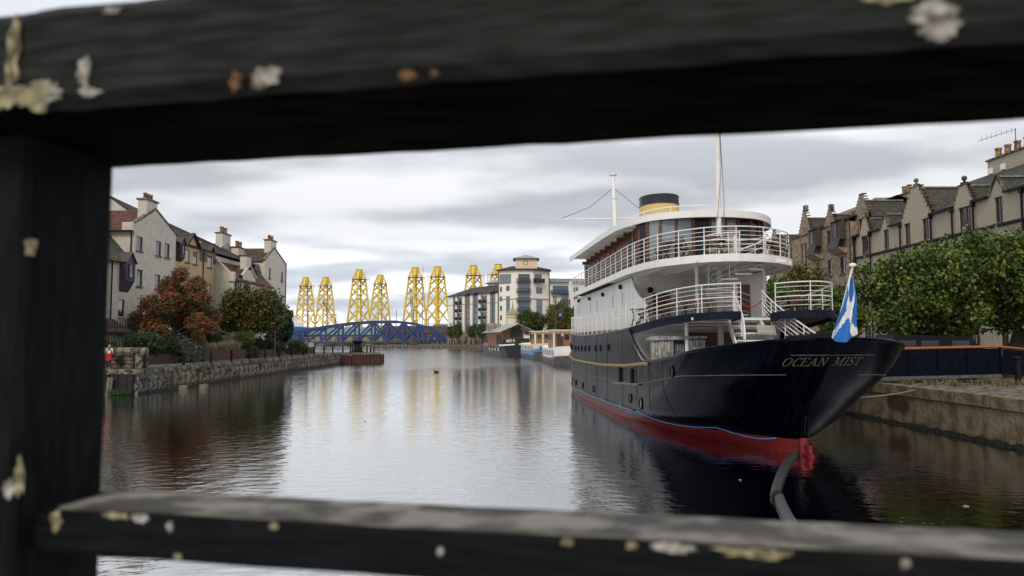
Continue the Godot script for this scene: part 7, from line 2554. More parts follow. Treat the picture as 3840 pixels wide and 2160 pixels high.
# ---------- far side of the basin ----------
func make_jacket() -> Node3D:
	var t := thing("jacket_foundation", "", "steel tower", Vector3.ZERO, 0.0, "yellow lattice jackets standing on the dock quay")
	var H := 66.0
	var pt := func(k: int, y: float) -> Vector3:
		var r := lerpf(14.6, 6.8, y / H)
		var a := PI * 0.5 * k
		return Vector3(cos(a) * r, y, sin(a) * r)
	for k in 4:
		var m := MB.new()
		m.tube([pt.call(k, 0.0), pt.call(k, 22.0), pt.call(k, H + 1.5)], [1.3, 1.1, 0.9], 8)
		put("leg", m, M.yellow, t)
	var lv := [3.0, 18.5, 33.5, 47.0, 57.5, 65.5]
	for k in 4:
		for i in lv.size() - 1:
			var m := MB.new()
			m.tube([pt.call(k, lv[i]), pt.call(k + 1, lv[i + 1])], 0.55, 6)
			m.tube([pt.call(k + 1, lv[i]), pt.call(k, lv[i + 1])], 0.55, 6)
			put("cross_brace", m, M.yellow, t)
	var pl := MB.new()
	pl.lathe(Vector3(0, H - 0.2, 0), [[0, 0], [8.4, 0], [8.4, 0.5], [0, 0.5]], 8)
	for i in 16:
		var a := TAU * i / 16
		pl.tube([Vector3(cos(a) * 8.2, H + 0.3, sin(a) * 8.2), Vector3(cos(a) * 8.2, H + 1.5, sin(a) * 8.2)], 0.06, 4)
	put("platform", pl, M.yellow_dark, t)
	var cn := MB.new()
	cn.lathe(Vector3(0, H + 0.3, 0), [[0, 0], [2.8, 0], [3.5, 2.0], [3.7, 9.6], [3.4, 9.9], [0, 9.9]], 20)
	put("transition_tower", cn, M.yellow, t)
	var rim := MB.new()
	rim.lathe(Vector3(0, H + 10.2, 0), [[3.0, 0], [3.8, 0.02], [3.8, 0.5], [3.0, 0.5]], 20)
	put("top_flange", rim, M.yellow_dark, t)
	for k in 4:
		var m := MB.new()
		var a := PI * 0.5 * k
		var d := Vector3(cos(a), 0, sin(a))
		m.beam(pt.call(k, H + 1.2), d * 3.0 + Vector3(0, H + 9.0, 0), 2.0, 1.5)
		m.beam(pt.call(k, H + 1.2), d * 2.4 + Vector3(0, H + 3.5, 0), 0.9, 0.8)
		put("bracket", m, M.yellow, t)
	var ld := MB.new()
	for s in [0.0, 1.6]:
		ld.tube([Vector3(9.2 + s, 44.0, 0), Vector3(9.2 + s, H + 2.0, 0)], 0.12, 4)
	for i in 14: ld.tube([Vector3(9.2, 44.5 + i * 1.6, 0), Vector3(10.8, 44.5 + i * 1.6, 0)], 0.1, 4)
	ld.beam(Vector3(7, H + 0.2, 0), Vector3(11.0, H + 0.2, 0), 1.0, 0.3)
	ld.tube([Vector3(8.5, 46.0, 0), Vector3(9.2, 45.0, 0)], 0.15, 4)
	put("boat_ladder", ld, M.yellow_dark, t)
	return t

func far_side() -> void:
	var jk := make_jacket()
	var js := [[-252.6, -903, 0.0, "far yellow jacket tower, leftmost of all"], [-226.8, -898, PI, "far yellow jacket tower second from left, beside the leftmost"], [-165.9, -800, 0.0, "yellow jacket tower left of the middle pair"], [-154.8, -866, PI, "shorter looking yellow jacket tower right of the middle pair"], [-101.8, -775, 0.0, "yellow jacket tower left of the third pair, behind the lattice crane"], [-77.4, -767, PI, "yellow jacket tower right of the third pair, just left of the apartments"], [-39.2, -751, 0.0, "yellow jacket tower rising behind the long apartment block"], [-13.8, -741, PI, "yellow jacket tower half hidden by the apartment tower"]]
	for i in js.size():
		var q: Array = js[i]
		var p := Vector3(q[0], 1.75, q[1])
		if i == 0:
			jk.position = p; jk.rotation.y = q[2]; jk.set_meta("label", q[3])
		else: dup(jk, p, q[2], q[3])
	# swing bridge
	var br := thing("swing_bridge", "dark blue iron swing bridge with bowed lattice trusses across the basin", "bridge")
	var topc := [[-91, 2.6], [-90.3, 6.0], [-83.2, 7.6], [-74.3, 9.1], [-65.3, 10.3], [-56.4, 10.85], [-47.4, 10.95], [-40, 10.2], [-34, 8.3], [-29.5, 6.1], [-26.8, 3.6]]
	var vx := [-90.4, -84.7, -77.4, -70.3, -63.6, -56.9, -50.9, -44.4, -38.2]
	for tz in [-300.0, -308.0]:
		for i in topc.size() - 1:
			if i == 0: continue
			var m := MB.new()
			m.beam(Vector3(topc[i][0], topc[i][1] - 0.4, tz), Vector3(topc[i + 1][0], topc[i + 1][1] - 0.4, tz), 0.7, 1.0)
			put("top_chord", m, M.bridge, br)
		var bc := MB.new()
		bc.beam(Vector3(-91, 2.35, tz), Vector3(-26.8, 2.35, tz), 0.7, 0.5)
		put("bottom_chord", bc, M.bridge, br)
		for i in vx.size():
			var t := lut(topc, vx[i])
			var m := MB.new()
			m.box(Vector3(vx[i], (t + 2.4) * 0.5 - 0.2, tz), Vector3(0.75, t - 2.6, 0.5))
			put("upright", m, M.bridge, br)
			if i < vx.size() - 1:
				var t1 := lut(topc, vx[i + 1])
				var d := MB.new()
				d.beam(Vector3(vx[i], 2.7, tz - 0.15), Vector3(vx[i + 1], t1 - 0.8, tz - 0.15), 0.3, 0.75)
				if i >= 5: d.beam(Vector3(vx[i + 1], 2.7, tz + 0.15), Vector3(vx[i], t - 0.8, tz + 0.15), 0.3, 0.75)
				put("diagonal", d, M.bridge, br)
		var pl := MB.new()
		pl.prism(PackedVector2Array([Vector2(-34.5, 2.4), Vector2(-26.8, 2.4), Vector2(-26.8, 3.4), Vector2(-29.5, 5.6), Vector2(-31.5, 6.5)]), Transform3D(Basis.IDENTITY, Vector3(0, 0, tz - 0.2)), 0.4)
		pl.beam(Vector3(-38.2, 9.0, tz), Vector3(-34.5, 2.6, tz), 0.3, 0.75)
		put("end_plate", pl, M.bridge, br)
	for i in 6:
		var m := MB.new()
		m.box(Vector3(-72 + i * 6.6, lut(topc, -72 + i * 6.6) - 0.7, -304), Vector3(0.4, 0.4, 7.6))
		put("cross_strut", m, M.bridge, br)
	var dk := MB.new()
	dk.box(Vector3(-59, 1.95, -304), Vector3(64.4, 0.5, 9.6))
	dk.box(Vector3(-62, 2.1, -298.6), Vector3(58, 0.12, 1.8))
	put("deck", dk, M.steel_grey, br)
	var fr := MB.new()
	for y in [2.6, 2.95, 3.3]: fr.box(Vector3(-62, y, -297.8), Vector3(58, 0.06, 0.06))
	for i in 30: fr.box(Vector3(-91 + i * 2, 2.7, -297.8), Vector3(0.08, 1.3, 0.08))
	put("walkway_railing", fr, M.steel_grey, br)
	var pier := MB.new()
	pier.lathe(Vector3(-46, -1, -304), [[7, 0], [7, 2.4], [0, 2.4]], 20)
	pier.box(Vector3(-44, 0.4, -303), Vector3(24, 1.6, 12))
	put("pier", pier, M.stone_dark, br)
	# sheds and brick buildings beyond
	var sd := thing("long_shed", "long low shed with a pale green roof behind the swing bridge", "shed", Vector3(-91, 1.75, -424))
	var sm := MB.new()
	sm.box(Vector3(0, 2.0, 0), Vector3(56, 4.0, 16))
	put("wall", sm, M.sand_wall, sd)
	put("roof", roof_plane(Vector3(-29, 4.0, 9), Vector3(29, 4.0, 9), Vector3(28, 8.5, 0), Vector3(-28, 8.5, 0), 4.8, Color(0.2, 0.33, 0.3), 0.08, 2.0, 0.05), M.tile, sd)
	put("roof", roof_plane(Vector3(29, 4.0, -9), Vector3(-29, 4.0, -9), Vector3(-28, 8.5, 0), Vector3(28, 8.5, 0), 4.8, Color(0.2, 0.33, 0.3), 0.08, 2.0, 0.05), M.tile, sd)
	for i in 12:
		var m := MB.new()
		m.box(Vector3(-25 + i * 4.5, 2.2, 8.03), Vector3(1.8, 1.6, 0.1))
		put("window", m, M.pane, sd)
	var bb := thing("brick_warehouse", "low red brick warehouse with gabled dark roof behind the bridge's right end", "warehouse", Vector3(-52, 1.75, -400))
	var bm := MB.new()
	bm.box(Vector3(0, 2.5, 0), Vector3(34, 5, 12))
	bm.prism(PackedVector2Array([Vector2(7, 5), Vector2(15, 5), Vector2(11, 8.0)]), Transform3D(Basis.IDENTITY, Vector3(0, 0, -6)), 12.2)
	put("wall", bm, M.far_brick, bb)
	put("roof", roof_plane(Vector3(-17.5, 5, 6.4), Vector3(17.5, 5, 6.4), Vector3(17, 8.8, 0), Vector3(-17, 8.8, 0), 0.6, TILE_BROWN, 0.2, 0.8, 0.05), M.tile, bb)
	put("roof", roof_plane(Vector3(17.5, 5, -6.4), Vector3(-17.5, 5, -6.4), Vector3(-17, 8.8, 0), Vector3(17, 8.8, 0), 0.6, TILE_BROWN, 0.2, 0.8, 0.05), M.tile, bb)
	for i in 6:
		var m := MB.new()
		m.box(Vector3(-14 + i * 5.2, 2.6, 6.05), Vector3(1.4, 2.2, 0.12))
		put("window", m, M.pane, bb)
	var zs := thing("grey_shed", "grey-green low roofed shed between brick warehouse and the apartments", "shed", Vector3(-40, 1.75, -440))
	var zm := MB.new()
	zm.prism(PackedVector2Array([Vector2(-8, 0), Vector2(12, 0), Vector2(12, 10.2), Vector2(-4, 10.4), Vector2(-8, 8.6)]), Transform3D(Basis.IDENTITY, Vector3(0, 0, -8)), 16)
	put("wall", zm, M.green_roof, zs)
	# blue and white ship at far left
	var bs := thing("supply_ship", "blue hulled supply ship with white superstructure behind the bridge's left end", "ship", Vector3(-126, 0, -421))
	var hm := MB.new()
	hm.prism(PackedVector2Array([Vector2(-16, 0), Vector2(9, 0), Vector2(12.5, 9.6), Vector2(7, 10.4), Vector2(-16, 11.0)]), Transform3D(Basis.IDENTITY, Vector3(0, 0, -5)), 10)
	put("hull", hm, M.ship_blue, bs)
	var wm := MB.new()
	wm.prism(PackedVector2Array([Vector2(-14, 10.9), Vector2(7, 10.4), Vector2(6, 12.6), Vector2(3.5, 14), Vector2(3.0, 17), Vector2(-3, 17.4), Vector2(-3.4, 15.6), Vector2(-14, 15.8)]), Transform3D(Basis.IDENTITY, Vector3(0, 0, -4)), 8)
	put("superstructure", wm, M.white, bs)
	for i in 8:
		var m := MB.new()
		m.box(Vector3(-2.3 + i * 0.68, 15.9, 4.02), Vector3(0.5, 0.9, 0.1))
		put("bridge_window", m, M.pane, bs)
	for i in 5:
		var m := MB.new()
		m.box(Vector3(-10 + i * 2.2, 13.2, 4.02), Vector3(0.8, 0.8, 0.1))
		put("window", m, M.pane, bs)
	var mm := MB.new()
	mm.tube([Vector3(-1, 17.2, 0), Vector3(-1, 22.5, 0)], [0.3, 0.12], 6)
	mm.tube([Vector3(1, 17.2, 0), Vector3(1, 20, 0)], 0.15, 6)
	mm.ball(Vector3(1.6, 18.2, 0), Vector3(0.8, 0.8, 0.8), 6)
	mm.box(Vector3(-1, 20.2, 0), Vector3(3.2, 0.2, 0.2))
	put("radar_mast", mm, M.white, bs)
	# cranes and dock lamps
	var cr := thing("lattice_crane", "thin dark lattice jib crane in front of the third pair of yellow towers", "crane", Vector3(-79, 1.75, -600))
	var cm := MB.new()
	for s in [-0.7, 0.7]: cm.tube([Vector3(s, 5, 0), Vector3(s - 3.6, 42, 0)], 0.2, 4)
	for i in 14:
		var t := i / 14.0
		cm.tube([Vector3(-0.7 - 3.6 * t, 5 + 37 * t, 0), Vector3(0.7 - 3.6 * (t + 0.07), 5 + 37 * (t + 0.07), 0)], 0.14, 4)
	cm.tube([Vector3(-3.6, 42, 0), Vector3(-5.6, 41.2, 0)], 0.2, 4)
	put("jib", cm, M.black, cr)
	var cb := MB.new()
	cb.box(Vector3(1.2, 5, 0), Vector3(4.5, 4, 3))
	cb.prism(PackedVector2Array([Vector2(-2, -1), Vector2(3, -1), Vector2(1.5, 3), Vector2(-0.5, 3)]), Transform3D(Basis.IDENTITY, Vector3(0, 0, -1.5)), 3)
	put("cab", cb, M.black, cr)
	var oc := thing("orange_crane", "orange crane jib leaning in front of the second yellow tower", "crane", Vector3(-134, 1.75, -600))
	var om := MB.new()
	for s in [-0.8, 0.8]: om.tube([Vector3(s, 2, 0), Vector3(s * 0.7 - 16, 26, 0)], 0.3, 5)
	for i in 9: om.tube([Vector3(-0.8 - 16 * i / 9.0, 2 + 24 * i / 9.0, 0), Vector3(0.8 - 16 * (i + 0.8) / 9.0, 2 + 24 * (i + 0.8) / 9.0, 0)], 0.22, 4)
	put("jib", om, M.orange, oc)
	var ob := MB.new()
	ob.tube([Vector3(-16, 26, 0), Vector3(-19.5, 31, 0), Vector3(-19, 33, 0)], 0.4, 5)
	put("jib_head", ob, M.black, oc)
	for q in [[-85.5, -340, 18.0, "dark dock lamp post above the bridge, left of the middle towers", 0], [-81.4, -342, 13.0, "shorter pale dock lamp post right of the dark one", 0], [-41.6, -345, 15.5, "dark pole above the highest part of the bridge", 1], [-22.5, -350, 14.5, "thin dark pole in front of the right hand yellow towers", 1], [-29, -430, 44.0, "tall thin pale pole between the third pair of yellow towers", 1]]:
		var x: float = q[0] if q[1] > -400 else -52.0
		if q[2] == 15.5: x = -54.0
		if q[2] == 14.5: x = -39.5
		var lp := thing("dock_lamp", q[3], "lamp post", Vector3(x, 1.75, q[1]))
		var m := MB.new()
		m.tube([Vector3.ZERO, Vector3(0, q[2], 0)], [0.22, 0.12], 6)
		put("pole", m, M.steel_grey, lp)
		if q[4] == 0:
			var m2 := MB.new()
			m2.bbox(Vector3(-0.5, q[2], 0), Vector3(1.9, 0.3, 0.5), 0.05)
			put("lamp_head", m2, M.steel_grey, lp)
	# far quay wall, railings and life-belt
	var lb := thing("lifebelt_post", "red life-belt cabinet on the far quay right of the bridge", "life-belt", Vector3(-30.4, 1.66, -291.5))
	var lm := MB.new()
	lm.box(Vector3(0, 0.6, 0), Vector3(0.1, 1.2, 0.1))
	put("stake", lm, M.black, lb)
	var lm2 := MB.new()
	lm2.lathe(Vector3(0, 1.6, 0), [[0, 0], [0.42, 0.1], [0.44, 0.4], [0.3, 0.75], [0, 0.8]], 10)
	put("cover", lm2, mat(0.6, 0.05, 0.03, 0.5), lb)
	for i in 14:
		var t := i / 13.0
		var p := Vector3(-36.5, 1.66, -297.5).lerp(Vector3(-8.5, 1.66, -260), t)
		var b := thing("far_bollard", "small far bollard on the quay before the apartments, %s counted from the bridge" % ["first", "second", "third", "fourth", "fifth", "sixth", "seventh", "eighth", "ninth", "tenth", "eleventh", "twelfth", "thirteenth", "last"][i], "bollard", p, 0, "bollards along the far quay")
		var m := MB.new()
		m.tube([Vector3.ZERO, Vector3(0, 1.25, 0)], 0.16, 8)
		m.ball(Vector3(0, 1.25, 0), Vector3(0.2, 0.16, 0.2), 5)
		put("post", m, M.black, b)
	var pw := thing("parapet_wall", "low dark stone parapet at the bridge's right landing", "wall", Vector3(-33.5, 1.66, -303))
	var pm := MB.new()
	pm.bbox(Vector3(0, 1.1, 0), Vector3(14, 2.2, 0.6), 0.06)
	put("wall", pm, M.stone_dark, pw)
	apartments()
	# far trees
	var tc := clump(21, 10, 0.5, 0.42)
	var dg := [Color(0.04, 0.07, 0.02), Color(0.055, 0.09, 0.022), Color(0.07, 0.095, 0.026)]
	for q in [[-22.5, -276, "slim dark tree leftmost before the far apartments"], [-20.0, -272, "second slim dark tree before the far apartments"], [-14.4, -266, "third slim dark tree before the far apartments"], [-10.6, -262, "fourth tree before the far apartments, browner"], [-5.9, -250, "dark tree at the apartment tower's left foot, beside the barge"]]:
		tree("street_tree", q[2], "street trees before the far apartments", Vector3(q[0], 1.66, q[1]), Vector3(q[0], 6.2, q[1]), Vector3(2.1, 2.9, 2.1), 0.14, 10, 1.1, 420, tc, dg)
	var mg := [Color(0.1, 0.12, 0.022), Color(0.14, 0.135, 0.025), Color(0.075, 0.095, 0.02), Color(0.17, 0.15, 0.03)]
	tree("quay_tree", "bushy green tree behind the dark barge, left one", "", Vector3(5.0, 1.66, -200), Vector3(5.0, 8.0, -200), Vector3(4.2, 3.6, 3.6), 0.25, 16, 1.8, 1300, tc, [Color(0.06, 0.09, 0.02), Color(0.085, 0.115, 0.024), Color(0.045, 0.07, 0.018)])
	tree("quay_tree", "larger olive green tree left of the white superstructure, behind the houseboats", "", Vector3(13.4, 1.66, -198), Vector3(13.0, 8.6, -198), Vector3(5.4, 5.0, 4.2), 0.3, 18, 2.1, 2000, tc, mg)
	tree("quay_tree", "olive tree mostly hidden by the ship's white deckhouse", "", Vector3(19.5, 1.66, -190), Vector3(19.5, 8.8, -190), Vector3(5.0, 5.0, 4.2), 0.3, 16, 2.1, 1500, tc, mg)
	var sl := thing("street_lamp", "tall teal lamp post with a hooked arm and blue shade above the houseboats", "lamp post", Vector3(8.8, 1.66, -150))
	var sm2 := MB.new()
	var ap := [Vector3.ZERO, Vector3(0, 6.6, 0)]
	for i in 9:
		var a := PI * i / 8.0
		ap.append(Vector3(0.5 - 0.5 * cos(a), 7.2 + 0.55 * sin(a), 0))
	sm2.tube(ap, 0.08, 6)
	put("post", sm2, M.lamp_teal, sl)
	var sh := MB.new()
	sh.lathe(Vector3(1.0, 6.55, 0), [[0.42, 0], [0.3, 0.25], [0.1, 0.6], [0, 0.62]], 10)
	put("shade", sh, M.sky_blue, sl)

func apartments() -> void:
	var a := thing("apartment_block", "long white apartment block with blue glazed stair strips and dark hipped roof", "apartments")
	var A := Vector3(-24.75, 1.66, -289)
	var B := Vector3(-4.9, 1.66, -262)
	var d := (B - A).normalized()
	var len := A.distance_to(B)
	var nz := Vector3(-d.z, 0, d.x)
	var x := Transform3D(Basis(d, Vector3.UP, nz), A)
	var fu := func(px: float) -> float:
		var t := (px - 145.0) / 545.0
		return len * t * 289.0 / (262.0 + t * 27.0) * (262.0 / 289.0) if false else len * (t * 289.0 / (262.0 + t * 27.0))
	var H := 18.3
	var bd := MB.new()
	bd.box(x * Vector3(len * 0.5, H * 0.5, -7.3), Vector3(len, H, 14), x.basis)
	put("wall", bd, M.apt, a)
	var strips := [[145, 200, 0], [200, 226, 3], [226, 245, 0], [245, 301, 2], [301, 328, 0], [328, 345, 1], [345, 378, 4], [378, 389, 1], [389, 415, 0], [415, 432, 1], [432, 466, 4], [466, 478, 1], [478, 505, 0], [505, 576, 2], [576, 608, 0], [608, 628, 1], [628, 660, 4], [660, 668, 1], [668, 690, 0]]
	for q in strips:
		var u0: float = fu.call(float(q[0]))
		var u1: float = fu.call(float(q[1]))
		var w := u1 - u0
		var uc := (u0 + u1) * 0.5
		match q[2]:
			0, 1:
				var m := MB.new()
				m.box(x * Vector3(uc, H * 0.5 + 2.2, 0.15 if q[2] == 0 else 0.1), Vector3(w, H - 4.6, 0.5 if q[2] == 0 else 0.4), x.basis)
				put("pilaster", m, M.apt if q[2] == 0 else M.apt_brown, a)
			2:
				for k in 5:
					var y := 4.6 + k * 3.0 - 1.4
					var g := MB.new()
					g.box(x * Vector3(uc, y + 1.2, -0.25), Vector3(w * 0.9, 2.2, 0.1), x.basis)
					put("window", g, M.pane, a)
					var b := MB.new()
					b.box(x * Vector3(uc, y - 0.1, 0.7), Vector3(w, 0.16, 1.5), x.basis)
					b.box(x * Vector3(uc, y + 1.0, 1.42), Vector3(w, 0.08, 0.06), x.basis)
					for i in 12: b.box(x * Vector3(u0 + w * (i + 0.5) / 12.0, y + 0.45, 1.42), Vector3(0.05 if i % 3 else 0.09, 1.1, 0.05), x.basis)
					b.box(x * Vector3(u0, y + 0.45, 0.7), Vector3(0.06, 1.1, 1.4), x.basis)
					put("balcony", b, M.balcony, a)
			3, 4:
				var kf := 5 if q[2] == 3 else 7
				for k in kf:
					var hh := (H - 3.4) / kf
					var r := Rect2(u0, 3.2 + k * hh, w, hh - (0.5 if q[2] == 3 else 0.06))
					var o := window(a, x, r, M.frame_blue if q[2] == 4 else M.frame_dark, 2, 2, false, -0.12, null, M.pane_blue, 0.09)
	# brick plinth, string course, roof, turret
	var pl := MB.new()
	pl.box(x * Vector3(len * 0.5, 1.9, 0.3), Vector3(len, 3.8, 0.5), x.basis)
	put("plinth", pl, M.apt_brown, a)
	for px in [205, 270, 355, 450, 540, 640]:
		window(a, x, Rect2(fu.call(float(px)) - 0.6, 0.6, 1.2, 2.2), M.frame_blue, 2, 2, false, -0.56, null, M.pane_blue, 0.08)
	var sc := MB.new()
	sc.box(x * Vector3(len * 0.5, H - 3.4, 0.42), Vector3(len, 0.22, 0.14), x.basis)
	put("string_course", sc, M.apt_brown, a)
	var e0 := x * Vector3(-0.8, H, 0.9)
	var e1 := x * Vector3(len, H, 0.9)
	var r0 := x * Vector3(6.5, H + 3.6, -7)
	var r1 := x * Vector3(len, H + 3.6, -7)
	put("roof", roof_plane(e0, e1, r1, r0, 0.6, Color(0.085, 0.07, 0.062), 0.15, 1.0, 0.04), M.tile, a)
	put("roof", roof_plane(x * Vector3(-0.8, H, -15), e0, r0, r0, 0.6, Color(0.085, 0.07, 0.062), 0.15, 1.0, 0.04), M.tile, a)
	put("roof", roof_plane(x * Vector3(len, H, -15), x * Vector3(-0.8, H, -15), r0, r1, 0.6, Color(0.085, 0.07, 0.062), 0.15, 1.0, 0.04), M.tile, a)
	for px in [361, 449, 644]:
		var c := MB.new()
		c.bbox(x * Vector3(fu.call(float(px)), H + 0.6, 0.6), Vector3(2.6, 0.5, 1.6), 0.1, x.basis)
		c.box(x * Vector3(fu.call(float(px)), H + 0.1, 0.35), Vector3(2.0, 0.9, 0.5), x.basis)
		put("stair_head", c, M.frame_blue, a)
	turret(a, x * Vector3(19.0, H + 1.0, -9), 4.2, 3.4, 1.4, x.basis, M.apt)
	# tower block
	var t := thing("apartment_tower", "tall white apartment tower with stacked blue balconies and a square cream turret", "apartments")
	var TH := 26.0
	var q := [Vector3(-4.85, 1.66, -262.1), Vector3(1.3, 1.66, -258), Vector3(7.3, 1.66, -258), Vector3(13.3, 1.66, -263.5)]
	var bm := MB.new()
	bm.prism(PackedVector2Array([Vector2(-4.85, 262.1), Vector2(1.3, 258), Vector2(7.3, 258), Vector2(13.3, 263.5), Vector2(13.3, 280), Vector2(-4.85, 280)]), Transform3D(Basis(Vector3(1, 0, 0), Vector3(0, 0, -1), Vector3(0, 1, 0)), Vector3(0, 1.66, 0)), TH)
	put("wall", bm, M.apt, t)
	var F := func(i: int) -> Transform3D:
		var dd: Vector3 = (q[i + 1] - q[i]).normalized()
		return Transform3D(Basis(dd, Vector3.UP, Vector3(-dd.z, 0, dd.x)), q[i])
	var f0: Transform3D = F.call(0)
	var f1: Transform3D = F.call(1)
	var f2: Transform3D = F.call(2)
	var l0 := (q[1] - q[0] as Vector3).length()
	var l2 := (q[3] - q[2] as Vector3).length()
	for i in 6: window(t, f0, Rect2(0.5 + i * 0.82, 21.4, 0.8, 3.3), M.frame_dark, 1, 2, false, -0.1, null, M.mirror_pane, 0.1)
	for y in [18.6, 15.2, 11.9, 8.5, 5.2]:
		window(t, f0, Rect2(0.8, y, 0.75, 1.7), M.frame_dark, 1, 2, false, -0.08, null, M.pane, 0.1)
	window(t, f0, Rect2(3.5, 18.9, 1.3, 1.7), M.frame_dark, 2, 2, false, -0.08, null, M.pane, 0.1)
	for k in 4: window(t, f0, Rect2(3.5, 4.6 + k * 3.1, 1.4, 3.0), M.frame_blue, 2, 3, false, -0.1, null, M.pane_blue, 0.1)
	for k in 6:
		var y := 21.8 - k * 3.35
		balcony(t, f1, 0.6, 4.9, y, k > 0)
		if k == 0: balcony(t, f2, 0.5, 4.2, y + 0.1, false)
	window(t, f2, Rect2(1.6, 18.0, 2.8, 2.0), M.frame_dark, 3, 1, false, -0.08, null, M.pane, 0.12)
	for k in 4: window(t, f2, Rect2(1.7, 5.0 + k * 2.7, 2.7, 2.65), M.frame_blue, 3, 2, false, -0.1, null, M.pane_blue, 0.12)
	for f in [[f0, l0], [f1, 6.0], [f2, l2]]:
		var ff: Transform3D = f[0]
		var m := MB.new()
		m.box(ff * Vector3(f[1] * 0.5, 15.9, 0.05), Vector3(f[1], 0.25, 0.2), ff.basis)
		put("string_course", m, M.apt_brown, t)
		var rm := MB.new()
		rm.box(ff * Vector3(f[1] * 0.5, TH + 0.2, 0.0), Vector3(f[1] + 0.6, 0.6, 1.6), ff.basis)
		put("eave", rm, M.apt_roof, t)
	put("roof", roof_plane(Vector3(-5.6, 27.9, -261), Vector3(13.9, 28.2, -262), Vector3(8, 30.2, -270), Vector3(0, 30.2, -270), 0.7, Color(0.085, 0.07, 0.062), 0.15, 1.0, 0.04), M.tile, t)
	for u in [[-4.85, -262.0], [13.3, -263.4]]:
		pipe(t, [Vector3(u[0], 27.5, u[1] + 0.15), Vector3(u[0], 1.7, u[1] + 0.15)], 0.13)
	turret(t, Vector3(5.0, 27.6, -262.2), 7.6, 4.0, 1.7, Basis.IDENTITY, M.apt_cream)
	var rg := MB.new()
	var pts := []
	for i in 25: pts.append(Vector3(4.7 + cos(TAU * i / 24) * 0.75, 30.2 + sin(TAU * i / 24) * 0.75, -258.35))
	rg.tube(pts, 0.1, 5, false)
	put("roundel", rg, M.apt_brown, t)
	# lower wing to the right
	var w := thing("apartment_wing", "lower white apartment wing right of the tower, cut by the ship", "apartments")
	var W0 := Vector3(13.35, 1.66, -264.5)
	var W1 := Vector3(34, 1.66, -268)
	var wd := (W1 - W0).normalized()
	var wx := Transform3D(Basis(wd, Vector3.UP, Vector3(-wd.z, 0, wd.x)), W0)
	var wm := MB.new()
	wm.box(wx * Vector3(10.4, 11.1, -6), Vector3(20.9, 22.2, 12), wx.basis)
	put("wall", wm, M.apt, w)
	var wr := MB.new()
	wr.box(wx * Vector3(10.4, 22.5, 0.2), Vector3(21.4, 0.5, 1.8), wx.basis)
	wr.prism(PackedVector2Array([Vector2(-0.2, 22.6), Vector2(21, 22.6), Vector2(21, 23.6), Vector2(-0.2, 23.6)]), wx * Transform3D(Basis.IDENTITY, Vector3(0, 0, -5)), 5)
	put("roof", wr, M.zinc, w)
	for k in 5:
		var y := 18.2 - k * 3.4
		if k == 0: balcony(w, wx, 1.0, 7.0, y, true)
		else:
			window(w, wx, Rect2(1.4, y + 0.5, 1.3, 1.9), M.frame_dark, 1, 1, false, -0.06, null, M.mirror_pane, 0.16)
			balcony(w, wx, 4.2, 7.0, y, true)
		window(w, wx, Rect2(9.0, y + 0.3, 1.6, 2.0), M.frame_dark, 2, 1, false, -0.06, null, M.pane, 0.12)
		window(w, wx, Rect2(13.0, y + 0.3, 1.6, 2.0), M.frame_dark, 2, 1, false, -0.06, null, M.pane, 0.12)
	# gilded cupola seen over the barge
	var cu := thing("cupola", "small gilt ribbed cupola with a spike over the dark barge's cabin", "cupola", Vector3(0.2, 1.66, -230))
	var cm := MB.new()
	cm.lathe(Vector3(0, 0, 0), [[1.9, 0], [1.9, 8.6], [2.3, 8.7], [2.3, 9.0]], 8)
	put("drum", cm, M.cream, cu)
	var cd := MB.new()
	cd.lathe(Vector3(0, 9.0, 0), [[2.1, 0], [2.0, 0.8], [1.5, 1.6], [0.6, 2.1], [0.25, 2.6], [0.2, 3.4], [0, 5.0]], 12)
	put("dome", cd, mat(0.33, 0.27, 0.15, 0.6), cu)

func balcony(t: Node3D, f: Transform3D, u0: float, u1: float, y: float, screens: bool) -> void:
	window(t, f, Rect2(u0 + 0.3, y + 0.1, u1 - u0 - 0.3, 2.7), M.frame_dark, 5, 1, false, -0.06, null, M.pane_blue if screens else M.pane, 0.12)
	var b := MB.new()
	var w := u1 - u0 + 0.6
	var c := (u0 + u1) * 0.5
	b.box(f * Vector3(c, y - 0.15, 0.75), Vector3(w, 0.3, 1.5), f.basis)
	b.box(f * Vector3(c, y + 1.15, 1.45), Vector3(w, 0.12, 0.1), f.basis)
	b.box(f * Vector3(c, y + 0.55, 1.43), Vector3(w, 0.08, 0.06), f.basis)
	for i in 14: b.box(f * Vector3(u0 - 0.3 + w * (i + 0.5) / 14.0, y + 0.5, 1.45), Vector3(0.07, 1.3, 0.06), f.basis)
	for s in [u0 - 0.28, u1 + 0.28]: b.box(f * Vector3(s, y + 0.5, 0.75), Vector3(0.08, 1.3, 1.4), f.basis)
	put("balcony", b, M.balcony, t)

func turret(t: Node3D, p: Vector3, w: float, h: float, rh: float, b: Basis, m: Material) -> void:
	var x := Transform3D(b, p)
	var mb := MB.new()
	mb.box(x * Vector3(0, h * 0.5, 0), Vector3(w, h, w), b)
	put("turret", mb, m, t)
	var r := MB.new()
	var e := w * 0.5 + 0.8
	r.box(x * Vector3(0, h + 0.12, 0), Vector3(e * 2, 0.24, e * 2), b)
	put("turret_eave", r, M.apt_roof, t)
	var k := MB.new()
	var c := [Vector3(-e, h + 0.24, e), Vector3(e, h + 0.24, e), Vector3(e, h + 0.24, -e), Vector3(-e, h + 0.24, -e)]
	for i in 4: k.tri(x * c[i], x * c[(i + 1) % 4], x * Vector3(0, h + 0.24 + rh, 0))
	put("turret_roof", k, M.zinc, t)

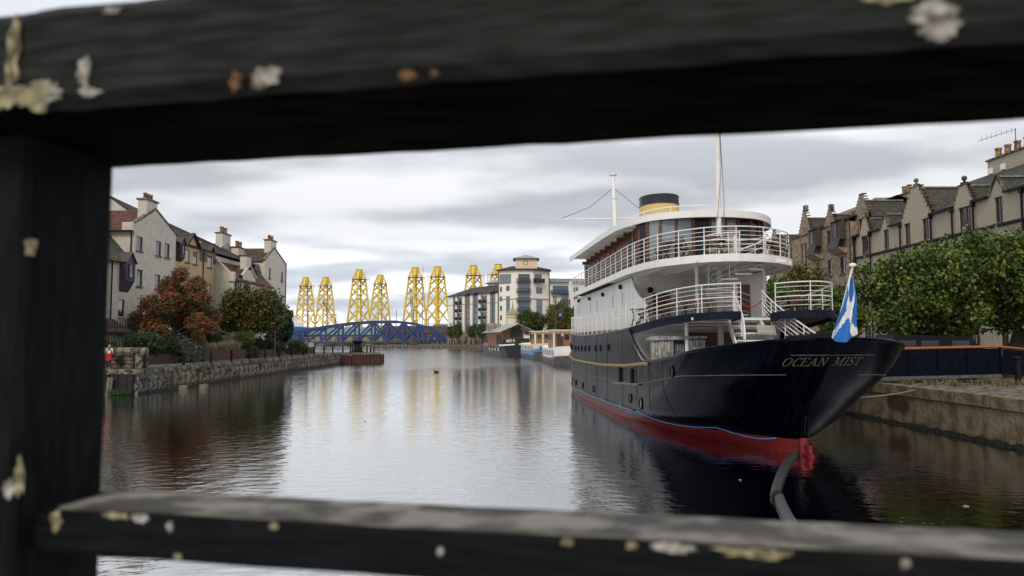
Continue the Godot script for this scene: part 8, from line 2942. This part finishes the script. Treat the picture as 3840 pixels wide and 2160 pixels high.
# ---------- houseboats along the right quay ----------
func boat_hull(mb: MB, l: float, w: float, y0: float, y1: float, bow: float, flare := 0.1, sheer := 0.3, n := 22) -> void:
	# plan: rounded ends, z from 0 (near end) to -l
	for side in [1.0, -1.0]:
		var rows := []
		for i in n + 1:
			var t := float(i) / n
			var q := minf(minf(t, 1.0 - t) / bow, 1.0)
			var half := w * 0.5 * pow(maxf(1.0 - pow(1.0 - q, 2.4), 0.0), 0.5)
			var sh := sheer * pow(absf(t - 0.5) * 2.0, 2.5)
			rows.append(PackedVector3Array([Vector3(side * half * (1.0 - flare), y0, -l * (t * 0.96 + 0.02)), Vector3(side * half, lerpf(y0, y1 + sh, 0.5), -l * (t * 0.98 + 0.01)), Vector3(side * half, y1 + sh, -l * t)]))
		mb.grid(rows, side > 0)
	var top := []
	for i in n + 1:
		var t := float(i) / n
		var q := minf(minf(t, 1.0 - t) / bow, 1.0)
		var half := w * 0.5 * pow(maxf(1.0 - pow(1.0 - q, 2.4), 0.0), 0.5)
		var sh := sheer * pow(absf(t - 0.5) * 2.0, 2.5)
		top.append(PackedVector3Array([Vector3(-half, y1 + sh - 0.02, -l * t), Vector3(half, y1 + sh - 0.02, -l * t)]))
	mb.grid(top)

func boats() -> void:
	# dark barge with a timber house
	var b := thing("barge", "black barge with a timber gabled deckhouse and a white registration on its raised bow", "houseboat", Vector3(0.9, 0, -154.6), deg_to_rad(14.0))
	var hm := MB.new()
	boat_hull(hm, 24, 5.6, -0.3, 1.9, 0.16, 0.12, 1.0)
	put("hull", hm, M.grey_hull, b)
	var bw := MB.new()
	bw.prism(PackedVector2Array([Vector2(-3.0, 2.5), Vector2(2.9, 2.5), Vector2(2.9, 3.75), Vector2(-0.3, 3.75), Vector2(-1.0, 3.7), Vector2(-3.0, 3.3)]), Transform3D(Basis(Vector3.UP, 0.0), Vector3(0, 0, -0.35)), 0.25)
	bw.prism(PackedVector2Array([Vector2(-1.6, -0.2), Vector2(2.2, -0.2), Vector2(2.9, 2.6), Vector2(-2.8, 2.6)]), Transform3D(Basis.IDENTITY, Vector3(0, 0, -0.3)), 0.2)
	put("bow_plating", bw, M.dark_hull, b)
	var ws := MB.new()
	ws.beam(Vector3(-2.95, 2.25, -3.0), Vector3(-2.8, 2.3, 0.05), 0.2, 0.3)
	ws.beam(Vector3(-2.8, 2.3, 0.05), Vector3(-0.4, 2.45, 0.1), 0.2, 0.3)
	ws.beam(Vector3(0.6, 2.5, 0.1), Vector3(2.9, 2.7, 0.05), 0.2, 0.3)
	put("white_strake", ws, M.white, b)
	var tm := TextMesh.new()
	var sf := SystemFont.new()
	sf.font_names = PackedStringArray(["Droid Sans"])
	sf.font_weight = 700
	tm.font = sf
	tm.text = "602 U"
	tm.font_size = 48
	tm.pixel_size = 0.0155
	tm.depth = 0.06
	var lt := put("registration_lettering", tm, M.white, b)
	lt.position = Vector3(-1.2, 3.22, -0.06)
	lt.rotation.z = 0.06
	for i in 9:
		var m := MB.new()
		m.box(Vector3(-2.83, 1.35, -3 - i * 1.5), Vector3(0.06, 0.55, 0.4))
		put("window", m, M.white if i % 2 else M.pane, b)
	var cb := MB.new()
	cb.box(Vector3(0.1, 3.6, -10.5), Vector3(4.6, 3.3, 15))
	cb.prism(PackedVector2Array([Vector2(-2.2, 5.25), Vector2(2.4, 5.25), Vector2(0.7, 6.6)]), Transform3D(Basis.IDENTITY, Vector3(0, 0, -18)), 15)
	put("cabin", cb, M.honey, b)
	var gg := MB.new()
	gg.prism(PackedVector2Array([Vector2(-0.6, 3.9), Vector2(2.0, 3.9), Vector2(2.0, 5.3), Vector2(0.7, 6.3), Vector2(-0.6, 5.7)]), Transform3D(Basis.IDENTITY, Vector3(0, 0, -3.0)), 0.06)
	put("gable_glazing", gg, M.pane, b)
	for z in [-4.5, -6.3, -8.1]:
		var m := MB.new()
		m.box(Vector3(-2.23, 3.5, z), Vector3(0.06, 2.0, 1.0))
		put("window", m, M.pane, b)
	var rf := MB.new()
	for s in [[Vector3(-3.4, 5.0, 0), Vector3(0.7, 6.75, 0)], [Vector3(0.7, 6.75, 0), Vector3(4.4, 5.2, 0)]]:
		var a: Vector3 = s[0]
		var c: Vector3 = s[1]
		rf.beam(a + Vector3(0, 0, -9.9), c + Vector3(0, 0, -9.9), 17.6, 0.14, Vector3(0, 0.4, 0))
	put("roof", rf, M.zinc, b)
	var cm := MB.new()
	cm.box(Vector3(-1.5, 6.3, -15), Vector3(3.2, 1.6, 1.4))
	put("stone_box", cm, M.sand_wall, b)
	for i in 8:
		var m := MB.new()
		m.tube([Vector3(-2.7, 2.2, -1.0 - i * 0.6), Vector3(-2.7, 3.3, -1.0 - i * 0.6)], 0.05, 4)
		put("stanchion", m, M.steel_grey, b)
	var sp := MB.new()
	sp.tube([Vector3(1.6, 4, -0.6), Vector3(1.6, 7.4, -0.6)], 0.06, 5)
	put("pole", sp, M.honey, b)
	# blue and cream houseboat
	var c := thing("houseboat", "cream houseboat with a sky blue band and varnished wheelhouse doors", "houseboat", Vector3(6.4, 0, -126.5), deg_to_rad(6.0))
	var ch := MB.new()
	boat_hull(ch, 24, 5.0, -0.3, 0.95, 0.14, 0.1, 0.5)
	put("hull", ch, M.grey_hull, c)
	var cbnd := MB.new()
	boat_hull(cbnd, 24.06, 5.06, 0.82, 1.5, 0.14, 0.0, 0.5)
	put("blue_band", cbnd, M.sky_blue, c)
	var cw := MB.new()
	boat_hull(cw, 23.9, 4.9, 1.45, 2.55, 0.14, 0.0, 0.35)
	put("topsides", cw, M.cream, c)
	for i in 7:
		var m := MB.new()
		var xf := Transform3D(Basis(Vector3(0, 0, 1), Vector3.UP, Vector3(-1, 0, 0)), Vector3(-2.47, 2.0, -4.0 - i * 2.3))
		m.tube(oval(xf, 0.22, 0.36), 0.05, 4, false)
		for k in 20: m.tri(xf.origin, oval(xf, 0.22, 0.36)[k], oval(xf, 0.22, 0.36)[k + 1])
		put("window", m, M.pane, c)
	for i in 4:
		var m := MB.new()
		var xf := Transform3D(Basis.IDENTITY, Vector3(-1.35 + i * 0.9, 2.05, -0.75 - 0.5 * absf(i - 1.5)))
		m.box(xf.origin + Vector3(0, 0, 0.35), Vector3(0.45, 0.6, 0.5))
		put("window", m, M.pane, c)
	_wheelhouse(c, Vector3(0.2, 2.5, -4.5), Vector3(4.3, 2.35, 5.0))
	# third boat, half hidden by the ship
	var d := thing("houseboat", "white houseboat with a pink line half hidden behind the ship's bow side", "houseboat", Vector3(8.3, 0, -101), deg_to_rad(4.0))
	var dh := MB.new()
	boat_hull(dh, 19, 4.8, -0.3, 0.85, 0.14, 0.1, 0.4)
	put("hull", dh, M.grey_hull, d)
	var dl := MB.new()
	boat_hull(dl, 19.06, 4.86, 0.8, 0.95, 0.14, 0.0, 0.4)
	put("pink_line", dl, mat(0.4, 0.1, 0.1, 0.5), d)
	var dw := MB.new()
	boat_hull(dw, 18.9, 4.7, 0.9, 2.3, 0.14, 0.0, 0.35)
	put("topsides", dw, M.white, d)
	for i in 6:
		var m := MB.new()
		var xf := Transform3D(Basis(Vector3(0, 0, 1), Vector3.UP, Vector3(-1, 0, 0)), Vector3(-2.37, 1.65, -3.0 - i * 2.2))
		m.tube(oval(xf, 0.2, 0.4), 0.05, 4, false)
		for k in 20: m.tri(xf.origin, oval(xf, 0.2, 0.4)[k], oval(xf, 0.2, 0.4)[k + 1])
		put("window", m, M.pane, d)
	_wheelhouse(d, Vector3(0.1, 2.2, -6.5), Vector3(4.0, 2.6, 6.0))
	var mt := MB.new()
	mt.box(Vector3(-1.4, 3.1, -3.0), Vector3(0.9, 1.8, 0.9))
	put("locker", mt, mat(0.06, 0.02, 0.02, 0.5), d)

func _wheelhouse(c: Node3D, p: Vector3, s: Vector3) -> void:
	var m := MB.new()
	m.box(p + Vector3(0, s.y * 0.5, -s.z * 0.5), s)
	put("wheelhouse", m, M.cream, c)
	var r := MB.new()
	r.bbox(p + Vector3(0, s.y + 0.08, -s.z * 0.5), Vector3(s.x + 0.7, 0.16, s.z + 0.9), 0.05)
	put("wheelhouse_roof", r, M.cream, c)
	for i in 3:
		var d := MB.new()
		d.bbox(p + Vector3(-s.x * 0.5 - 0.02, s.y * 0.46, -0.9 - i * s.z * 0.32), Vector3(0.08, s.y * 0.84, s.z * 0.2), 0.02)
		put("door", d, M.honey, c)
		var g := MB.new()
		g.box(p + Vector3(-s.x * 0.5 - 0.07, s.y * 0.64, -0.9 - i * s.z * 0.32), Vector3(0.03, s.y * 0.3, s.z * 0.13))
		put("pane", g, M.pane, c)
	for i in 3:
		var d := MB.new()
		d.bbox(p + Vector3((i - 1) * s.x * 0.31, s.y * 0.46, 0.02), Vector3(s.x * 0.25, s.y * 0.84, 0.08), 0.02)
		put("door", d, M.honey, c)
		var g := MB.new()
		g.box(p + Vector3((i - 1) * s.x * 0.31, s.y * 0.64, 0.07), Vector3(s.x * 0.17, s.y * 0.3, 0.03))
		put("pane", g, M.pane, c)
